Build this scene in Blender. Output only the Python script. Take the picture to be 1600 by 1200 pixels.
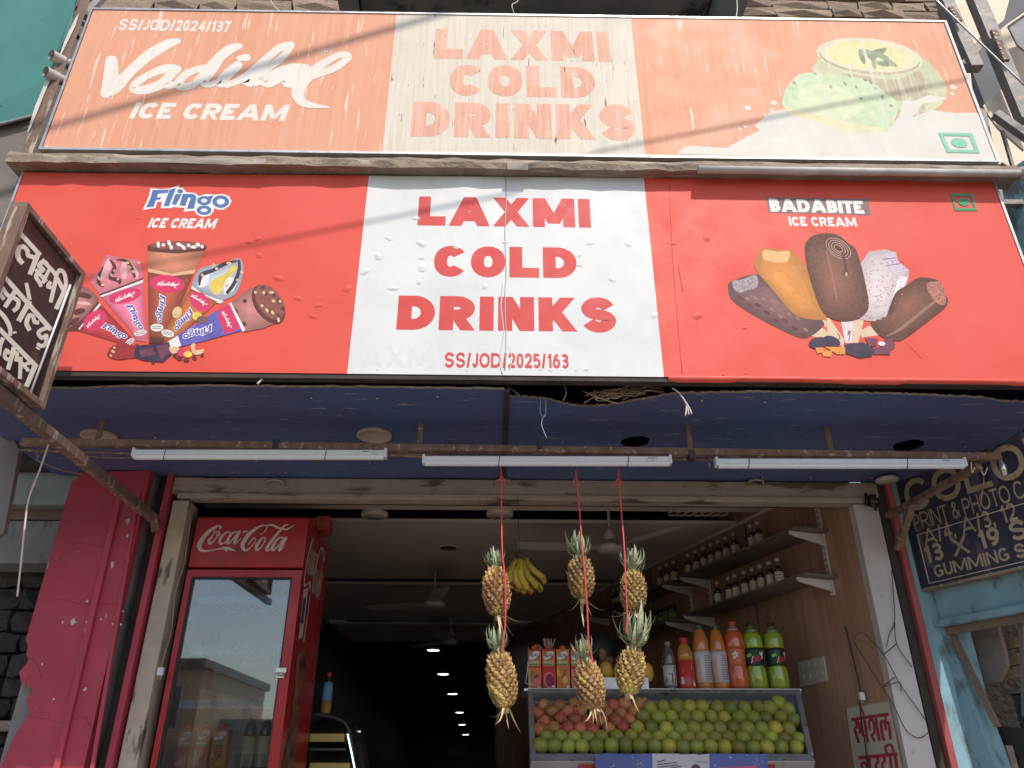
import bpy, bmesh, math, random
from math import sin, cos, tan, pi, radians, atan2, sqrt, hypot
from mathutils import Vector, Matrix, noise

for o in list(bpy.data.objects): bpy.data.objects.remove(o)
scene = bpy.context.scene
col = scene.collection
rng = random.Random(7)

# ------------------------------------------------------------------ camera
CAM = Vector((0, 0, 1.55)); PITCH = radians(27); YAW = radians(1.3); FPX = 1202.0
cam_d = bpy.data.cameras.new('camera'); cam_o = bpy.data.objects.new('camera', cam_d)
col.objects.link(cam_o); cam_o.location = CAM
cam_o.rotation_euler = (radians(90) + PITCH, 0, -YAW)
cam_d.sensor_width = 36; cam_d.lens = FPX / 1600 * 36; cam_d.clip_end = 500; cam_d.clip_start = .05
scene.camera = cam_o

# ------------------------------------------------------------------ light
SUN_EL = radians(52.3); SUN_AZ = radians(20)       # azimuth to the right of straight behind the camera
S = Vector((sin(SUN_AZ) * cos(SUN_EL), -cos(SUN_AZ) * cos(SUN_EL), sin(SUN_EL)))
world = bpy.data.worlds.new('World'); scene.world = world; world.use_nodes = True
wn = world.node_tree.nodes; wl = world.node_tree.links
sky = wn.new('ShaderNodeTexSky'); sky.sky_type = 'NISHITA'; sky.sun_disc = False
sky.sun_elevation = SUN_EL; sky.sun_rotation = pi - SUN_AZ
sky.dust_density = 1.3; sky.air_density = 1.2
wl.new(sky.outputs[0], wn['Background'].inputs[0]); wn['Background'].inputs[1].default_value = .11
sun_d = bpy.data.lights.new('sun', 'SUN'); sun_d.energy = 2.65; sun_d.angle = radians(.55); sun_d.color = (1, .93, .83)
sun_o = bpy.data.objects.new('sun', sun_d); col.objects.link(sun_o)
sun_o.rotation_euler = S.to_track_quat('Z', 'Y').to_euler(); sun_o.location = S * 30
scene.view_settings.view_transform = 'Standard'; scene.view_settings.look = 'None'
scene.view_settings.exposure = .72; scene.view_settings.gamma = 1
scene.view_settings.use_curve_mapping = False
scene.render.engine = 'CYCLES'; scene.cycles.max_bounces = 10; scene.cycles.diffuse_bounces = 6
scene.cycles.use_denoising = True; scene.cycles.sample_clamp_indirect = 4

# ------------------------------------------------------------------ geometry of the view: a photo pixel (1600 x 1200) on a real plane
_F = Vector((sin(YAW) * cos(PITCH), cos(YAW) * cos(PITCH), sin(PITCH)))
_R = Vector((cos(YAW), -sin(YAW), 0)); _U = _R.cross(_F)
def ray(px, py): return _F * FPX + _R * (px - 800) - _U * (py - 600)
def PY(px, py, Y): d = ray(px, py); return CAM + d * ((Y - CAM.y) / d.y)
def PX(px, py, X): d = ray(px, py); return CAM + d * ((X - CAM.x) / d.x)
def PZ(px, py, Z): d = ray(px, py); return CAM + d * ((Z - CAM.z) / d.z)
def PP(px, py, o, n): d = ray(px, py); return CAM + d * ((o - CAM).dot(n) / d.dot(n))
V = Vector

# ------------------------------------------------------------------ materials
MATS = {}
def mat(name, c, var=.12, scale=6, rough=.65, bump=.0, bscale=40, metal=0, c2=None, c2amt=.0, c2scale=(3, 3, 3), c2sharp=.12,
        rv=0, spec=.4, emit=0, trans=0, coat=0, detail=4, c3=None, c3amt=0, c3scale=(20, 20, 20), alpha=1):
    if name in MATS: return MATS[name]
    m = bpy.data.materials.new(name); m.use_nodes = True; MATS[name] = m
    n = m.node_tree.nodes; l = m.node_tree.links; b = n['Principled BSDF']
    tc = n.new('ShaderNodeTexCoord'); oi = n.new('ShaderNodeObjectInfo')
    add = n.new('ShaderNodeVectorMath'); add.operation = 'MULTIPLY_ADD'
    l.new(oi.outputs['Random'], add.inputs[0]); add.inputs[1].default_value = (17, 31, 23); l.new(tc.outputs['Object'], add.inputs[2])
    def noise_f(sc, det, vecscale=None):
        src = add.outputs[0]
        if vecscale:
            mp = n.new('ShaderNodeMapping'); l.new(src, mp.inputs[0]); mp.inputs['Scale'].default_value = vecscale; src = mp.outputs[0]
        t = n.new('ShaderNodeTexNoise'); t.inputs['Scale'].default_value = sc; t.inputs['Detail'].default_value = det
        t.inputs['Roughness'].default_value = .6; l.new(src, t.inputs['Vector']); return t.outputs['Fac']
    def mixc(fac, a, bb):
        x = n.new('ShaderNodeMix'); x.data_type = 'RGBA'
        if isinstance(fac, float): x.inputs[0].default_value = fac
        else: l.new(fac, x.inputs[0])
        for i, q in ((6, a), (7, bb)):
            if isinstance(q, tuple): x.inputs[i].default_value = (*q[:3], 1)
            else: l.new(q, x.inputs[i])
        return x.outputs[2]
    def ramp(f, lo, hi, a=0., bb=1.):
        r = n.new('ShaderNodeMapRange'); l.new(f, r.inputs[0]); r.inputs[1].default_value = lo; r.inputs[2].default_value = hi
        r.inputs[3].default_value = a; r.inputs[4].default_value = bb; return r.outputs[0]
    lo = tuple(max(0, q * (1 - var)) for q in c); hi = tuple(min(1, q * (1 + var)) for q in c)
    cc = mixc(ramp(noise_f(scale, detail), .3, .7), lo, hi)
    if c2 and c2amt > 0:
        th = 1 - c2amt
        cc = mixc(ramp(noise_f(1, 5, c2scale), .28 + .44 * th - c2sharp / 2, .28 + .44 * th + c2sharp / 2), cc, c2)
    if c3 and c3amt > 0:
        th = 1 - c3amt
        cc = mixc(ramp(noise_f(1, 3, c3scale), .28 + .44 * th - .03, .28 + .44 * th + .03), cc, c3)
    if rv:
        hs = n.new('ShaderNodeHueSaturation'); l.new(cc, hs.inputs['Color'])
        l.new(ramp(oi.outputs['Random'], 0, 1, 1 - rv, 1 + rv), hs.inputs['Value'])
        ad = n.new('ShaderNodeMath'); ad.operation = 'MULTIPLY'; l.new(oi.outputs['Random'], ad.inputs[0]); ad.inputs[1].default_value = 7.13
        fr = n.new('ShaderNodeMath'); fr.operation = 'FRACT'; l.new(ad.outputs[0], fr.inputs[0])
        l.new(ramp(fr.outputs[0], 0, 1, .5 - rv * .07, .5 + rv * .07), hs.inputs['Hue']); cc = hs.outputs[0]
    l.new(cc, b.inputs['Base Color'])
    rr = ramp(noise_f(scale * 2.3, 3), .3, .7, max(.02, rough - .1), min(1, rough + .1)); l.new(rr, b.inputs['Roughness'])
    b.inputs['Metallic'].default_value = metal; b.inputs['Specular IOR Level'].default_value = spec
    if coat: b.inputs['Coat Weight'].default_value = coat; b.inputs['Coat Roughness'].default_value = .08
    if trans: b.inputs['Transmission Weight'].default_value = trans
    if emit: b.inputs['Emission Color'].default_value = (*c, 1); b.inputs['Emission Strength'].default_value = emit
    if bump:
        bp = n.new('ShaderNodeBump'); bp.inputs['Strength'].default_value = bump; bp.inputs['Distance'].default_value = .02
        l.new(noise_f(bscale, 5), bp.inputs['Height']); l.new(bp.outputs[0], b.inputs['Normal'])
    return m
def glass_mat(name, tint=(1, 1, 1), refl=1.5, dust=.06):
    m = bpy.data.materials.new(name); m.use_nodes = True; n = m.node_tree.nodes; l = m.node_tree.links
    n.remove(n['Principled BSDF']); out = n['Material Output']
    tr = n.new('ShaderNodeBsdfTransparent'); tr.inputs[0].default_value = (*tint, 1)
    gl = n.new('ShaderNodeBsdfGlossy'); gl.inputs['Roughness'].default_value = .02
    fr = n.new('ShaderNodeFresnel'); fr.inputs[0].default_value = refl
    mx = n.new('ShaderNodeMixShader'); l.new(fr.outputs[0], mx.inputs[0]); l.new(tr.outputs[0], mx.inputs[1]); l.new(gl.outputs[0], mx.inputs[2])
    df = n.new('ShaderNodeBsdfDiffuse'); df.inputs[0].default_value = (.6, .58, .55, 1)
    no = n.new('ShaderNodeTexNoise'); no.inputs['Scale'].default_value = 4; tc = n.new('ShaderNodeTexCoord'); l.new(tc.outputs['Object'], no.inputs[0])
    mr = n.new('ShaderNodeMapRange'); l.new(no.outputs[0], mr.inputs[0]); mr.inputs[1].default_value = .35; mr.inputs[2].default_value = .75; mr.inputs[4].default_value = dust
    m2 = n.new('ShaderNodeMixShader'); l.new(mr.outputs[0], m2.inputs[0]); l.new(mx.outputs[0], m2.inputs[1]); l.new(df.outputs[0], m2.inputs[2])
    l.new(m2.outputs[0], out.inputs[0]); MATS[name] = m; return m

# ------------------------------------------------------------------ mesh builder; coordinates are world coordinates unless the parent stands at the origin
WP = {}
def wpos(o): return WP.get(o.name, V((0, 0, 0))) if o else V((0, 0, 0))
def tag(o, label=None, cat=None, group=None, kind=None):
    if label: o['label'] = label
    if cat: o['category'] = cat
    if group: o['group'] = group
    if kind: o['kind'] = kind
    return o
def thing(name, label, cat, loc=(0, 0, 0), group=None):
    o = bpy.data.objects.new(name, None); col.objects.link(o); o.location = loc; o.empty_display_size = .1
    WP[o.name] = V(loc); return tag(o, label, cat, group)
class MB:
    def __init__(s): s.v = []; s.f = []; s.mi = []; s.smooth = []
    def add(s, vs, fs, mi=0, sm=False):
        k = len(s.v); s.v += [V(q) for q in vs]
        for f in fs: s.f.append([i + k for i in f]); s.mi.append(mi); s.smooth.append(sm)
        return s
    def box(s, a, b, mi=0):
        (x0, y0, z0), (x1, y1, z1) = a, b
        return s.add([(x0, y0, z0), (x1, y0, z0), (x1, y1, z0), (x0, y1, z0), (x0, y0, z1), (x1, y0, z1), (x1, y1, z1), (x0, y1, z1)],
                     [(0, 3, 2, 1), (4, 5, 6, 7), (0, 1, 5, 4), (1, 2, 6, 5), (2, 3, 7, 6), (3, 0, 4, 7)], mi)
    def hexa(s, q, mi=0):          # 8 corners: bottom ring then top ring
        return s.add(q, [(0, 3, 2, 1), (4, 5, 6, 7), (0, 1, 5, 4), (1, 2, 6, 5), (2, 3, 7, 6), (3, 0, 4, 7)], mi)
    def slab(s, poly, off, mi=0):  # a polygon (3D points) given thickness by the offset vector
        n = len(poly); off = V(off); p = [V(q) for q in poly]
        s.add(p + [q + off for q in p], [tuple(range(n)), tuple(range(2 * n - 1, n - 1, -1))] + [((i + 1) % n, i, n + i, n + (i + 1) % n) for i in range(n)], mi); return s
    def beam(s, a, b, w, h, mi=0, up=None):
        a, b = V(a), V(b); d = (b - a).normalized(); u = V(up) if up else V((0, 0, 1))
        if abs(d.dot(u)) > .95: u = V((0, 1, 0))
        x = d.cross(u).normalized() * w / 2; y = x.cross(d).normalized() * h / 2
        return s.hexa([a - x - y, a + x - y, b + x - y, b - x - y, a - x + y, a + x + y, b + x + y, b - x + y], mi)
    def tube(s, pts, r, seg=6, mi=0, cap=True, sm=True):
        pts = [V(p) for p in pts]; n = len(pts); rs = r if isinstance(r, (list, tuple)) else [r] * n; vs = []; fs = []
        t0 = (pts[1] - pts[0]).normalized(); u = V((0, 0, 1)) if abs(t0.z) < .9 else V((1, 0, 0)); x = t0.cross(u).normalized()
        for i, p in enumerate(pts):
            t = (pts[min(i + 1, n - 1)] - pts[max(i - 1, 0)]).normalized(); x = (x - t * x.dot(t)).normalized(); y = t.cross(x)
            for k in range(seg): a = 2 * pi * k / seg; vs.append(p + (x * cos(a) + y * sin(a)) * rs[i])
        for i in range(n - 1):
            for k in range(seg): fs.append((i * seg + k, i * seg + (k + 1) % seg, (i + 1) * seg + (k + 1) % seg, (i + 1) * seg + k))
        s.add(vs, fs, mi, sm)
        if cap: k = len(s.v) - n * seg; s.f += [[k + q for q in range(seg)][::-1], [k + (n - 1) * seg + q for q in range(seg)]]; s.mi += [mi, mi]; s.smooth += [False, False]
        return s
    def lathe(s, prof, c=(0, 0, 0), seg=16, mi=0, axis='z', sm=True, mis=None, cap=True):
        c = V(c); vs = []; fs = []; n = len(prof)
        for r, h in prof:
            for k in range(seg):
                a = 2 * pi * k / seg
                vs.append(c + (V((r * cos(a), r * sin(a), h)) if axis == 'z' else V((r * cos(a), h, r * sin(a))) if axis == 'y' else V((h, r * cos(a), r * sin(a)))))
        for i in range(n - 1):
            for k in range(seg):
                q = (i * seg + k, i * seg + (k + 1) % seg, (i + 1) * seg + (k + 1) % seg, (i + 1) * seg + k)
                s.add([], [], 0); fs.append((q if axis != 'y' else q[::-1], mis[i] if mis else mi))
        k0 = len(s.v); s.v += vs
        for q, m_ in fs: s.f.append([i + k0 for i in q]); s.mi.append(m_); s.smooth.append(sm)
        for i, e in ((0, -1), (n - 1, 1)):
            if cap and prof[i][0] > 1e-4:
                f = [k0 + i * seg + q for q in range(seg)]; s.f.append(f if e > 0 else f[::-1]); s.mi.append(mis[min(i, n - 2)] if mis else mi); s.smooth.append(False)
        return s
    def build(s, name, mats, parent=None, label=None, cat=None, group=None, kind=None, bevel=0, origin=None, loc=None):
        me = bpy.data.meshes.new(name); base = wpos(parent)
        if parent is None or origin == 'own':
            xs = [q.x for q in s.v]; ys = [q.y for q in s.v]; zs = [q.z for q in s.v]
            oc = V(((min(xs) + max(xs)) / 2, (min(ys) + max(ys)) / 2, min(zs))) if loc is None else V(loc)
        else: oc = base
        me.from_pydata([tuple(q - oc) for q in s.v], [], s.f)
        for m in (mats if isinstance(mats, (list, tuple)) else [mats]): me.materials.append(m)
        me.polygons.foreach_set('material_index', s.mi); me.polygons.foreach_set('use_smooth', s.smooth); me.update()
        o = bpy.data.objects.new(name, me); col.objects.link(o)
        if parent: o.parent = parent
        o.location = oc - base; WP[o.name] = oc
        if bevel:
            bm = bmesh.new(); bm.from_mesh(me); bmesh.ops.remove_doubles(bm, verts=bm.verts, dist=1e-6)
            bmesh.ops.bevel(bm, geom=[e for e in bm.edges if len(e.link_faces) == 2 and e.calc_face_angle(0) > .5], offset=bevel, segments=2, affect='EDGES', profile=.6)
            bm.to_mesh(me); bm.free()
        return tag(o, label, cat, group, kind)
def copy_tree(o, parent=None, **kw):
    c = o.copy(); col.objects.link(c); c.parent = parent
    for k, q in kw.items(): c[k] = q
    for ch in o.children: copy_tree(ch, c)
    return c
ORD = 'first second third fourth fifth sixth seventh eighth ninth tenth eleventh twelfth thirteenth fourteenth fifteenth sixteenth seventeenth eighteenth nineteenth twentieth'.split()
def tri(pts): return [tuple(range(len(pts)))]
def cat_rom(p, n=6, closed=False):
    p = [tuple(q) for q in p]; m = len(p); out = []
    rngi = range(m if closed else m - 1)
    for i in rngi:
        g = (lambda k: p[k % m]) if closed else (lambda k: p[min(max(k, 0), m - 1)])
        a, b, c, d = g(i - 1), g(i), g(i + 1), g(i + 2)
        for j in range(n):
            t = j / n; out.append(tuple(.5 * (2 * b[k] + (c[k] - a[k]) * t + (2 * a[k] - 5 * b[k] + 4 * c[k] - d[k]) * t * t + (3 * b[k] - a[k] - 3 * c[k] + d[k]) * t ** 3) for k in range(len(b))))
    if not closed: out.append(p[-1])
    return out

# ------------------------------------------------------------------ flat print: strokes and block letters as 2D polygons
def ribbon(pts, closed=False, cap='butt'):
    """pts: (x, y, width).  Returns a list of polygons."""
    P = []
    for q in pts:
        if not P or hypot(q[0] - P[-1][0], q[1] - P[-1][1]) > 1e-6: P.append(q)
    if closed and hypot(P[0][0] - P[-1][0], P[0][1] - P[-1][1]) < 1e-6: P.pop()
    n = len(P); L = []; R = []
    if n < 2: return []
    for i, (x, y, w) in enumerate(P):
        a = P[i - 1] if (i or closed) else None; b = P[(i + 1) % n] if (i < n - 1 or closed) else None
        def un(p, q): d = hypot(q[0] - p[0], q[1] - p[1]) or 1; return ((q[0] - p[0]) / d, (q[1] - p[1]) / d)
        if a and b:
            t1, t2 = un(a, P[i]), un(P[i], b); nx, ny = -(t1[1] + t2[1]), t1[0] + t2[0]; d = hypot(nx, ny)
            if d < .25: nx, ny = -t2[1], t2[0]; k = 1
            else: nx /= d; ny /= d; k = min(1 / max(.35, nx * -t1[1] + ny * t1[0]), 2.2)
        else:
            t = un(a, P[i]) if a else un(P[i], b); nx, ny = -t[1], t[0]; k = 1
            if cap == 'sq': s_ = w / 2 * (1 if a else -1); x += t[0] * s_; y += t[1] * s_
        L.append((x + nx * w / 2 * k, y + ny * w / 2 * k)); R.append((x - nx * w / 2 * k, y - ny * w / 2 * k))
    out = [[R[i], R[(i + 1) % n], L[(i + 1) % n], L[i]] for i in range(n if closed else n - 1)]
    if cap == 'round' and not closed:
        for i in (0, n - 1):
            x, y, w = P[i]; out.append([(x + cos(2 * pi * k / 12) * w / 2, y + sin(2 * pi * k / 12) * w / 2) for k in range(12)])
    return out
def brush(pts, cap='round', n=5): return ribbon(cat_rom(pts, n), cap=cap)
def ell(cx, cy, rx, ry, a0=0, a1=360, n=24, p=2.0):
    r = []
    for i in range(n + 1):
        a = radians(a0 + (a1 - a0) * i / n); c, s_ = cos(a), sin(a)
        r.append((cx + rx * math.copysign(abs(c) ** (2 / p), c), cy + ry * math.copysign(abs(s_) ** (2 / p), s_)))
    return r
def G_(w, *st): return (w, st)
_sp = lambda pts: cat_rom(pts, 5)
GL = {
 'I': G_(0, ('s', [(0, 0), (0, 1)])), 'L': G_(1.05, ('s', [(0, 1), (0, 0), (1, 0)])),
 'E': G_(.95, ('s', [(1, 1), (0, 1), (0, 0), (1, 0)]), ('b', [(0, .5), (.9, .5)])), 'F': G_(.8, ('s', [(1, 1), (0, 1), (0, 0)]), ('b', [(0, .5), (.9, .5)])),
 'T': G_(.95, ('s', [(0, 1), (1, 1)]), ('s', [(.5, 1), (.5, 0)])), 'H': G_(1.0, ('s', [(0, 1), (0, 0)]), ('s', [(1, 1), (1, 0)]), ('b', [(0, .5), (1, .5)])),
 'D': G_(1.2, ('c', [(0, 0), (.4, 0)] + ell(.4, .5, .6, .5, -90, 90, 14) + [(.4, 1), (0, 1)])),
 'O': G_(1.22, ('c', ell(.5, .5, .5, .5, 0, 360, 28, 2.2)[:-1])), '0': G_(.82, ('c', ell(.5, .5, .5, .5, 0, 360, 24, 2.2)[:-1])),
 'C': G_(1.16, ('b', ell(.5, .5, .5, .5, 36, 324, 24, 2.2))),
 'G': G_(1.1, ('b', ell(.5, .5, .5, .5, 45, 330, 24, 2.2)), ('b', [(.55, .45), (1.0, .45)]), ('s', [(.97, .42), (.97, .12)])),
 'S': G_(1.15, ('b', _sp([(.97, .8), (.72, 1), (.3, 1), (.04, .78), (.2, .56), (.8, .44), (.97, .22), (.7, 0), (.28, 0), (.02, .18)]))),
 'P': G_(.95, ('s', [(0, 1), (0, 0)]), ('b', [(0, 1), (.5, 1)] + ell(.5, .71, .5, .29, 90, -90, 12) + [(0, .42)])),
 'R': G_(1.15, ('s', [(0, 1), (0, 0)]), ('b', [(0, 1), (.5, 1)] + ell(.5, .71, .48, .29, 90, -90, 12) + [(0, .42)]), ('d', [(.45, .45), (1, 0)])),
 'B': G_(1.0, ('c', [(0, 0), (.55, 0)] + ell(.55, .25, .45, .25, -90, 90, 10) + [(0, .5)]), ('c', [(0, .5), (.5, .5)] + ell(.5, .75, .42, .25, -90, 90, 10) + [(0, 1)])),
 'J': G_(.7, ('b', [(1, 1.1), (1, .35)] + ell(.5, .35, .5, .35, 0, -160, 12))), 'U': G_(1.0, ('b', [(0, 1.1), (0, .4)] + ell(.5, .4, .5, .4, 180, 360, 12) + [(1, 1.1)])),
 'K': G_(1.22, ('s', [(0, 1), (0, 0)]), ('d', [(.05, .3), (.95, 1)]), ('d', [(.32, .62), (1, 0)])),
 'A': G_(1.52, ('d', [(0, 0), (.5, 1)]), ('d', [(1, 0), (.5, 1)]), ('b', [(.2, .24), (.8, .24)])),
 'X': G_(1.36, ('d', [(0, 0), (1, 1)]), ('d', [(0, 1), (1, 0)])), 'W': G_(1.5, ('d', [(0, 1), (.26, 0)]), ('d', [(.5, .9), (.26, 0)]), ('d', [(.5, .9), (.74, 0)]), ('d', [(1, 1), (.74, 0)])), 'V': G_(1.15, ('d', [(0, 1), (.5, 0)]), ('d', [(1, 1), (.5, 0)])),
 'M': G_(1.6, ('s', [(0, 1), (0, 0)]), ('s', [(1, 1), (1, 0)]), ('d', [(.02, 1), (.5, .12)]), ('d', [(.98, 1), (.5, .12)])),
 'N': G_(1.16, ('s', [(0, 1), (0, 0)]), ('s', [(1, 1), (1, 0)]), ('d', [(.02, 1), (.98, 0)])), '/': G_(.5, ('d', [(0, 0), (1, 1)])),
 '1': G_(.5, ('s', [(1, 1), (1, 0)]), ('b', [(.0, .74), (.9, .98)])), '2': G_(.85, ('b', _sp([(.02, .74), (.2, .97), (.7, 1), (.98, .74), (.75, .42), (.05, .02)])), ('s', [(.05, 0), (1, 0)])),
 '3': G_(.85, ('b', _sp([(.03, .88), (.4, 1), (.9, .86), (.82, .6), (.4, .52), (.9, .42), (.97, .18), (.6, 0), (.02, .1)]))),
 '4': G_(.95, ('s', [(.75, 1), (.75, 0)]), ('d', [(.02, .25), (.72, 1)]), ('b', [(0, .25), (1.15, .25)])),
 '5': G_(.85, ('b', [(.95, 1), (.1, 1), (.05, .55)] + _sp([(.05, .55), (.5, .62), (.97, .42), (.9, .1), (.4, 0), (.0, .12)]))),
 '6': G_(.88, ('c', ell(.5, .31, .5, .31, 0, 360, 20)[:-1]), ('b', _sp([(.85, 1), (.3, .85), (.0, .31)]))),
 '7': G_(.8, ('s', [(0, 1), (1, 1)]), ('d', [(1, 1), (.3, 0)])), '9': G_(.88, ('c', ell(.5, .69, .5, .31, 0, 360, 20)[:-1]), ('b', _sp([(.15, 0), (.7, .15), (1.0, .69)]))),
 '&': G_(1.05, ('b', _sp([(1.0, .0), (.45, .55), (.2, .82), (.42, 1), (.68, .82), (.15, .4), (.1, .12), (.45, 0), (.85, .2), (1.0, .45)]))), ',': G_(.0, ('b', [(0, .15), (-.1, -.2)])),
 '-': G_(.4, ('b', [(0, .45), (1, .45)])), '.': G_(0, ('b', [(0, 0), (0, .14)])),
}
def block(text, x0, y0, x1, y1, wx=.3, wy=.22, gap=.12, slant=0, space=.5, per=None):
    """Bold block letters fitted into a box; wx, wy are the stroke widths in cap heights.  List of strokes; a stroke is a list of polygons."""
    H = y1 - y0; adv = []
    for ch in text: adv.append(space if ch == ' ' else max(wx, GL[ch][0] + .0))
    tot = sum(adv) + gap * (len(text) - 1); k = (x1 - x0) / tot; px = wx * k; py = wy * H; x = x0; res = []
    for ch, a in zip(text, adv):
        if ch != ' ':
            W = a * k; r0 = len(res)
            for kind, pts in GL[ch][1]:
                if kind == 'd':
                    (ax, ay), (bx, by) = pts; e = px * (1.0 if ch not in 'AXKV/' else 1.06)
                    q = [(x + px / 2 + ax * (W - px), y0 + ay * H), (x + px / 2 + bx * (W - px), y0 + by * H)]
                    st = [[(q[0][0] - e / 2, q[0][1]), (q[0][0] + e / 2, q[0][1]), (q[1][0] + e / 2, q[1][1]), (q[1][0] - e / 2, q[1][1])]]
                else:
                    sk = [((px / 2 + u * (W - px)) / px, (py / 2 + v * (H - py)) / py, 1) for u, v in pts]
                    st = [[(x + u * px, y0 + v * py) for u, v in pl] for pl in ribbon(sk, closed=kind == 'c', cap='sq' if kind == 's' else 'butt')]
                if slant: st = [[(u + (v - y0) * slant, v) for u, v in pl] for pl in st]
                res.append(st)
            if per is not None: per.append(res[r0:])
        x += (a + gap) * k
    return res
def print_mesh(layers, mapf, name, mats, parent, lift=.0004, base=.0006, **kw):
    """layers: list of (material index, strokes); every stroke lies a hair above the one before.  mapf(u, v, h) gives the point on the sheet."""
    b = MB(); h = base
    for mi, strokes in layers:
        for st in strokes:
            for pl in st:
                p = [mapf(u, v, h) for u, v in pl]
                if len(p) >= 3:
                    b.add(p, [tuple(range(len(p)))], mi); h += 1.5e-6
            h += lift * .03
    return b.build(name, mats, parent, **kw)
def letters(text, box, mapf, m, parent, name='letter', base=.0006, **k):
    per = []; block(text, *box, per=per, **k)
    for st in per: print_mesh([(0, st)], mapf, name, [m], parent, base=base)
def pxmap(ox, oy, sc, plane):
    """zoomed photo coordinates -> point on a real plane; plane(px, py, h)."""
    return lambda u, v, h: plane(ox + u / sc, oy + v / sc, h)
# ================================================================== materials used in many places
m_red_pillar = mat('red_pillar_paint', (.40, .047, .075), .14, 3, .6, .12, 14, c2=(.45, .38, .33), c2amt=.06, c2scale=(22, 22, 9), c2sharp=.03, c3=(.25, .05, .07), c3amt=.2, c3scale=(3, 3, 1.2))
m_beige = mat('worn_beige_paint', (.44, .36, .28), .16, 5, .6, .15, 30, c2=(.12, .08, .055), c2amt=.3, c2scale=(14, 14, 3.2), c2sharp=.06)
m_beige_h = mat('worn_beige_paint_beam', (.36, .30, .245), .14, 4, .6, .15, 30, c2=(.12, .085, .06), c2amt=.3, c2scale=(3, 14, 14), c2sharp=.08)
m_dark = mat('dark_old_wood', (.045, .034, .03), .3, 8, .8, .2, 25)
m_conc = mat('grimy_concrete', (.22, .21, .20), .2, 3, .85, .3, 22, c2=(.08, .075, .07), c2amt=.3, c2scale=(4, 4, 2))
m_conc_green = mat('pale_green_plaster', (.26, .30, .29), .16, 3, .8, .2, 20, c2=(.10, .10, .10), c2amt=.25, c2scale=(6, 6, 2))
m_stone = mat('sandstone', (.42, .31, .23), .22, 9, .85, .9, 26, c2=(.2, .15, .12), c2amt=.3, c2scale=(9, 9, 9), rv=.2)
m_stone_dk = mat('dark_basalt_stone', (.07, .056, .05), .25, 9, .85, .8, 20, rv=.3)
m_mortar = mat('mortar', (.13, .105, .09), .2, 12, .9, .4, 40)
m_ceil = mat('cream_false_ceiling', (.62, .53, .45), .05, 2, .75)
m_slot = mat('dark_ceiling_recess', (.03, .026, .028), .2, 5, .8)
m_laminate = mat('wood_laminate', (.40, .235, .155), .10, 2.5, .42, .03, 30, c2=(.30, .16, .10), c2amt=.42, c2scale=(26, 26, 1.2), c2sharp=.3)
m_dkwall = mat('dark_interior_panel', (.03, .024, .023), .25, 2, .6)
m_whitewash = mat('dusty_pinkish_whitewash', (.56, .50, .49), .08, 3, .8, .12, 18, c2=(.2, .17, .16), c2amt=.12, c2scale=(6, 6, 3), c2sharp=.1)
m_rust = mat('rusty_steel', (.20, .12, .085), .3, 20, .8, .3, 60, c2=(.36, .28, .22), c2amt=.25, c2scale=(25, 25, 25), c2sharp=.05)
m_blueply = mat('blue_painted_plywood', (.068, .125, .28), .15, 1.2, .5, .06, 9, c2=(.095, .088, .20), c2amt=.4, c2scale=(1.1, .6, 1), c2sharp=.5, c3=(.26, .27, .36), c3amt=.12, c3scale=(7, 42, 9))  # purple second tone paints in reflected red light and lens flare
m_torn = mat('torn_ply_edge', (.36, .27, .19), .3, 30, .9, .4, 60)
m_wire_w = mat('white_cable', (.6, .54, .48), .1, 10, .5)
m_wire_k = mat('black_cable', (.02, .018, .018), .2, 10, .5)
m_road = mat('dusty_road', (.27, .235, .20), .2, 1.5, .9, .3, 12, c2=(.12, .105, .09), c2amt=.35, c2scale=(.6, .6, .6))
m_pave = mat('stone_paving', (.26, .22, .18), .18, 2, .85, .3, 14)

# ================================================================== ground and street
b = MB(); b.add([(-150, -150, 0), (150, -150, 0), (150, 150, 0), (-150, 150, 0)], [(0, 1, 2, 3)])
b.build('road', m_road, kind='structure', loc=(0, 0, 0))
b = MB(); b.box((-12, 2.4, -.1), (12, 3.6, .14)); b.build('pavement', m_pave, kind='structure')
b = MB(); b.box((-2.2, 3.05, .1), (2.6, 3.5, .32)); b.box((-2.2, 3.45, .1), (2.6, 3.9, .48)); b.build('shop_steps', m_pave, kind='structure')

# ================================================================== shop building
shop = thing('shop_building', 'old sandstone building that houses the open-fronted cold drinks shop', 'building', (0, 3.98, 0))
FL = .6
KW = .32
def wallX(Y): return 1.95 - KW * (Y - 4.05)
b = MB(); b.box((-3.2, 3.95, 0), (3.6, 19.5, FL)); b.build('shop_floor', mat('dark_floor_tiles', (.15, .13, .12), .2, 4, .4), shop)
# upper stone wall
b = MB(); b.box((-5.5, 3.74, 3.35), (8.0, 4.6, 11)); up = b.build('upper_wall', m_mortar, shop)
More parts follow.
